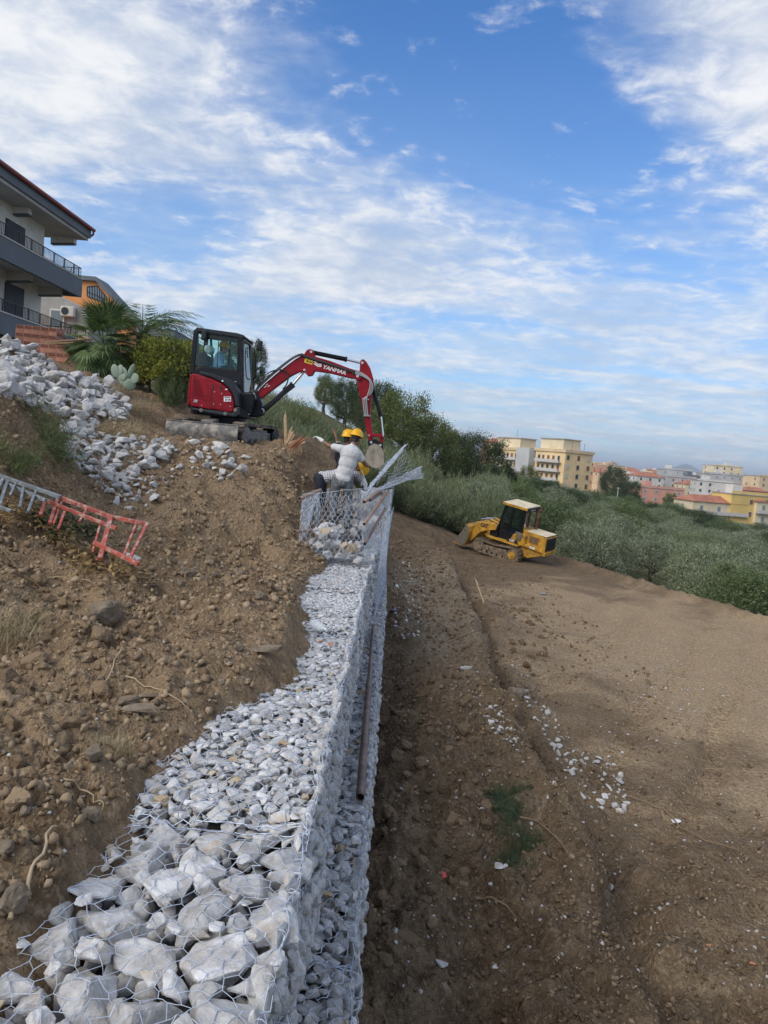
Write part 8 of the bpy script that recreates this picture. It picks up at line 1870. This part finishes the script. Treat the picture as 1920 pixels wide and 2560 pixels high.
def scrap(label, px, py, Y, w, mt, cat='litter', z=None, name='litter'):
    q = P(px, py, Y); zz = (gz(q.x, Y) if z is None else z); m = MB(); n = 9; vs = [(0, 0, 0.02)] + [(w * rp.uniform(.5, 1) * math.cos(t), w * rp.uniform(.4, .9) * math.sin(t), rp.uniform(0.0, 0.03)) for t in np.linspace(0, 6.283, n)[:-1]]
    k = len(vs) - 1; top = [(i, j, l + 0.006) for i, j, l in vs]; m.add(vs + top, [(0, 1 + (i + 1) % k, 1 + i) for i in range(k)] + [(k + 1, k + 2 + i, k + 2 + (i + 1) % k) for i in range(k)] + [(1 + i, 1 + (i + 1) % k, k + 2 + (i + 1) % k, k + 2 + i) for i in range(k)]); o = m.build(name, mt); o.location = (q.x, Y, zz + 0.01); prop(o, label, cat)
scrap('blue plastic scrap on the terrace behind the loader tracks', 1360, 1448, 27.5, 0.12, 'litter_blue'); scrap('white plastic scrap on the middle of the terrace', 1705, 1935, 10.3, 0.09, 'white_print'); scrap('dark blue plastic bag scrap on the soil near the cage', 583, 1453, 8.9, 0.055, 'dark_bag'); scrap('orange brick shard at the terrace edge of the tracks', 1900, 2273, 7.2, 0.045, 'brick_shard')
scrap('crumpled pale paper on the dug soil', 335, 1583, 6.3, 0.055, 'white_print'); scrap('orange tile shard on the chippings', 797, 1655, 7.0, 0.03, 'brick_shard', z=0.02); scrap('second orange tile shard on the chippings', 822, 1663, 6.9, 0.03, 'brick_shard', z=0.02); scrap('red brick shard on the soil below the rubble', 478, 1412, 10.1, 0.08, 'brick_shard'); scrap('red and white tape scrap on the rough soil', 1105, 2190, 7.4, 0.07, 'litter_red')
scrap('dark plastic scrap at the wall foot', 985, 1542, 17.5, 0.16, 'dark_bag'); scrap('reddish brick lump on the terrace', 1795, 2215, 7.5, 0.05, 'brick_shard'); scrap('orange flower pot shard beside the excavator garden', 420, 1075, 17.6, 0.12, 'litter_blue')
# utility poles and wires
mat('pole_concrete', (0.42, 0.40, 0.37), 0.9); mat('cable', (0.05, 0.05, 0.05), 0.7)
for lab, pt_, pb_, Y in (('concrete utility pole in the orchard before the apartment block', (1546, 1218), (1540, 1262), 205.0), ('second concrete utility pole before the salmon house', (1681, 1258), (1677, 1284), 205.0), ('thin utility pole on the hill crest behind the arm', (850, 955), (846, 995), 100.0)):
    a = P(*pb_, Y); b = P(*pt_, Y); a.x = b.x; root = thing('utility_pole', lab, 'pole', a); m = MB(); m.cyl((0, 0, -3), b - a, 0.16, 0.10, n=8); m.build('post', 'pole_concrete', root); m = MB(); m.bar(b - a + Vector((-0.6, 0, -0.25)), b - a + Vector((0.6, 0, -0.25)), 0.1, 0.1); m.build('cross_arm', 'pole_concrete', root)
a = P(1440, 1180, 235.0); b = P(1546, 1220, 205.0); c = P(1681, 1259, 205.0); m = MB(); m.tube([a.lerp(b, t) - Vector((0, 0, 1.2 * math.sin(math.pi * t))) for t in np.linspace(0, 1, 9)], 0.03, 4); m.tube([b.lerp(c, t) - Vector((0, 0, 1.0 * math.sin(math.pi * t))) for t in np.linspace(0, 1, 9)], 0.03, 4); o = m.build('power_line', 'cable'); prop(o, 'sagging power line strung between the concrete poles', 'cable')
for i in range(9):
    q = P(1705 + i * 16, 1327 + i * 3.6, 160.0); root = link('fence_post', (lambda m: (m.cyl((0, 0, -0.8), (0, 0, 1.6), 0.09, n=6), m.mesh('fence_post'))[1])(MB()), mw=Matrix.Translation((q.x, 160.0, gz(q.x, 160.0))), material='pole_concrete'); prop(root, 'pale fence post along the stubble field', 'post', 'fence posts along the stubble field')
# ------------------------------------------------------------------ air
def haze():
    m = MB(); m.bb(-41000, 41000, -1500, 61000, -72, 165); me = m.mesh('haze'); mt = bpy.data.materials.new('haze_air'); mt.use_nodes = True; t = mt.node_tree; t.nodes.clear(); out = N(t, 'ShaderNodeOutputMaterial'); v = N(t, 'ShaderNodeVolumePrincipled')
    v.inputs['Color'].default_value = (0.80, 0.88, 1.0, 1); v.inputs['Density'].default_value = 0.00016; v.inputs['Anisotropy'].default_value = 0.2; L(t, v.outputs[0], out.inputs['Volume']); me.materials.append(mt); o = link('haze', me); prop(o, 'thin coastal haze', kind='stuff')

haze()
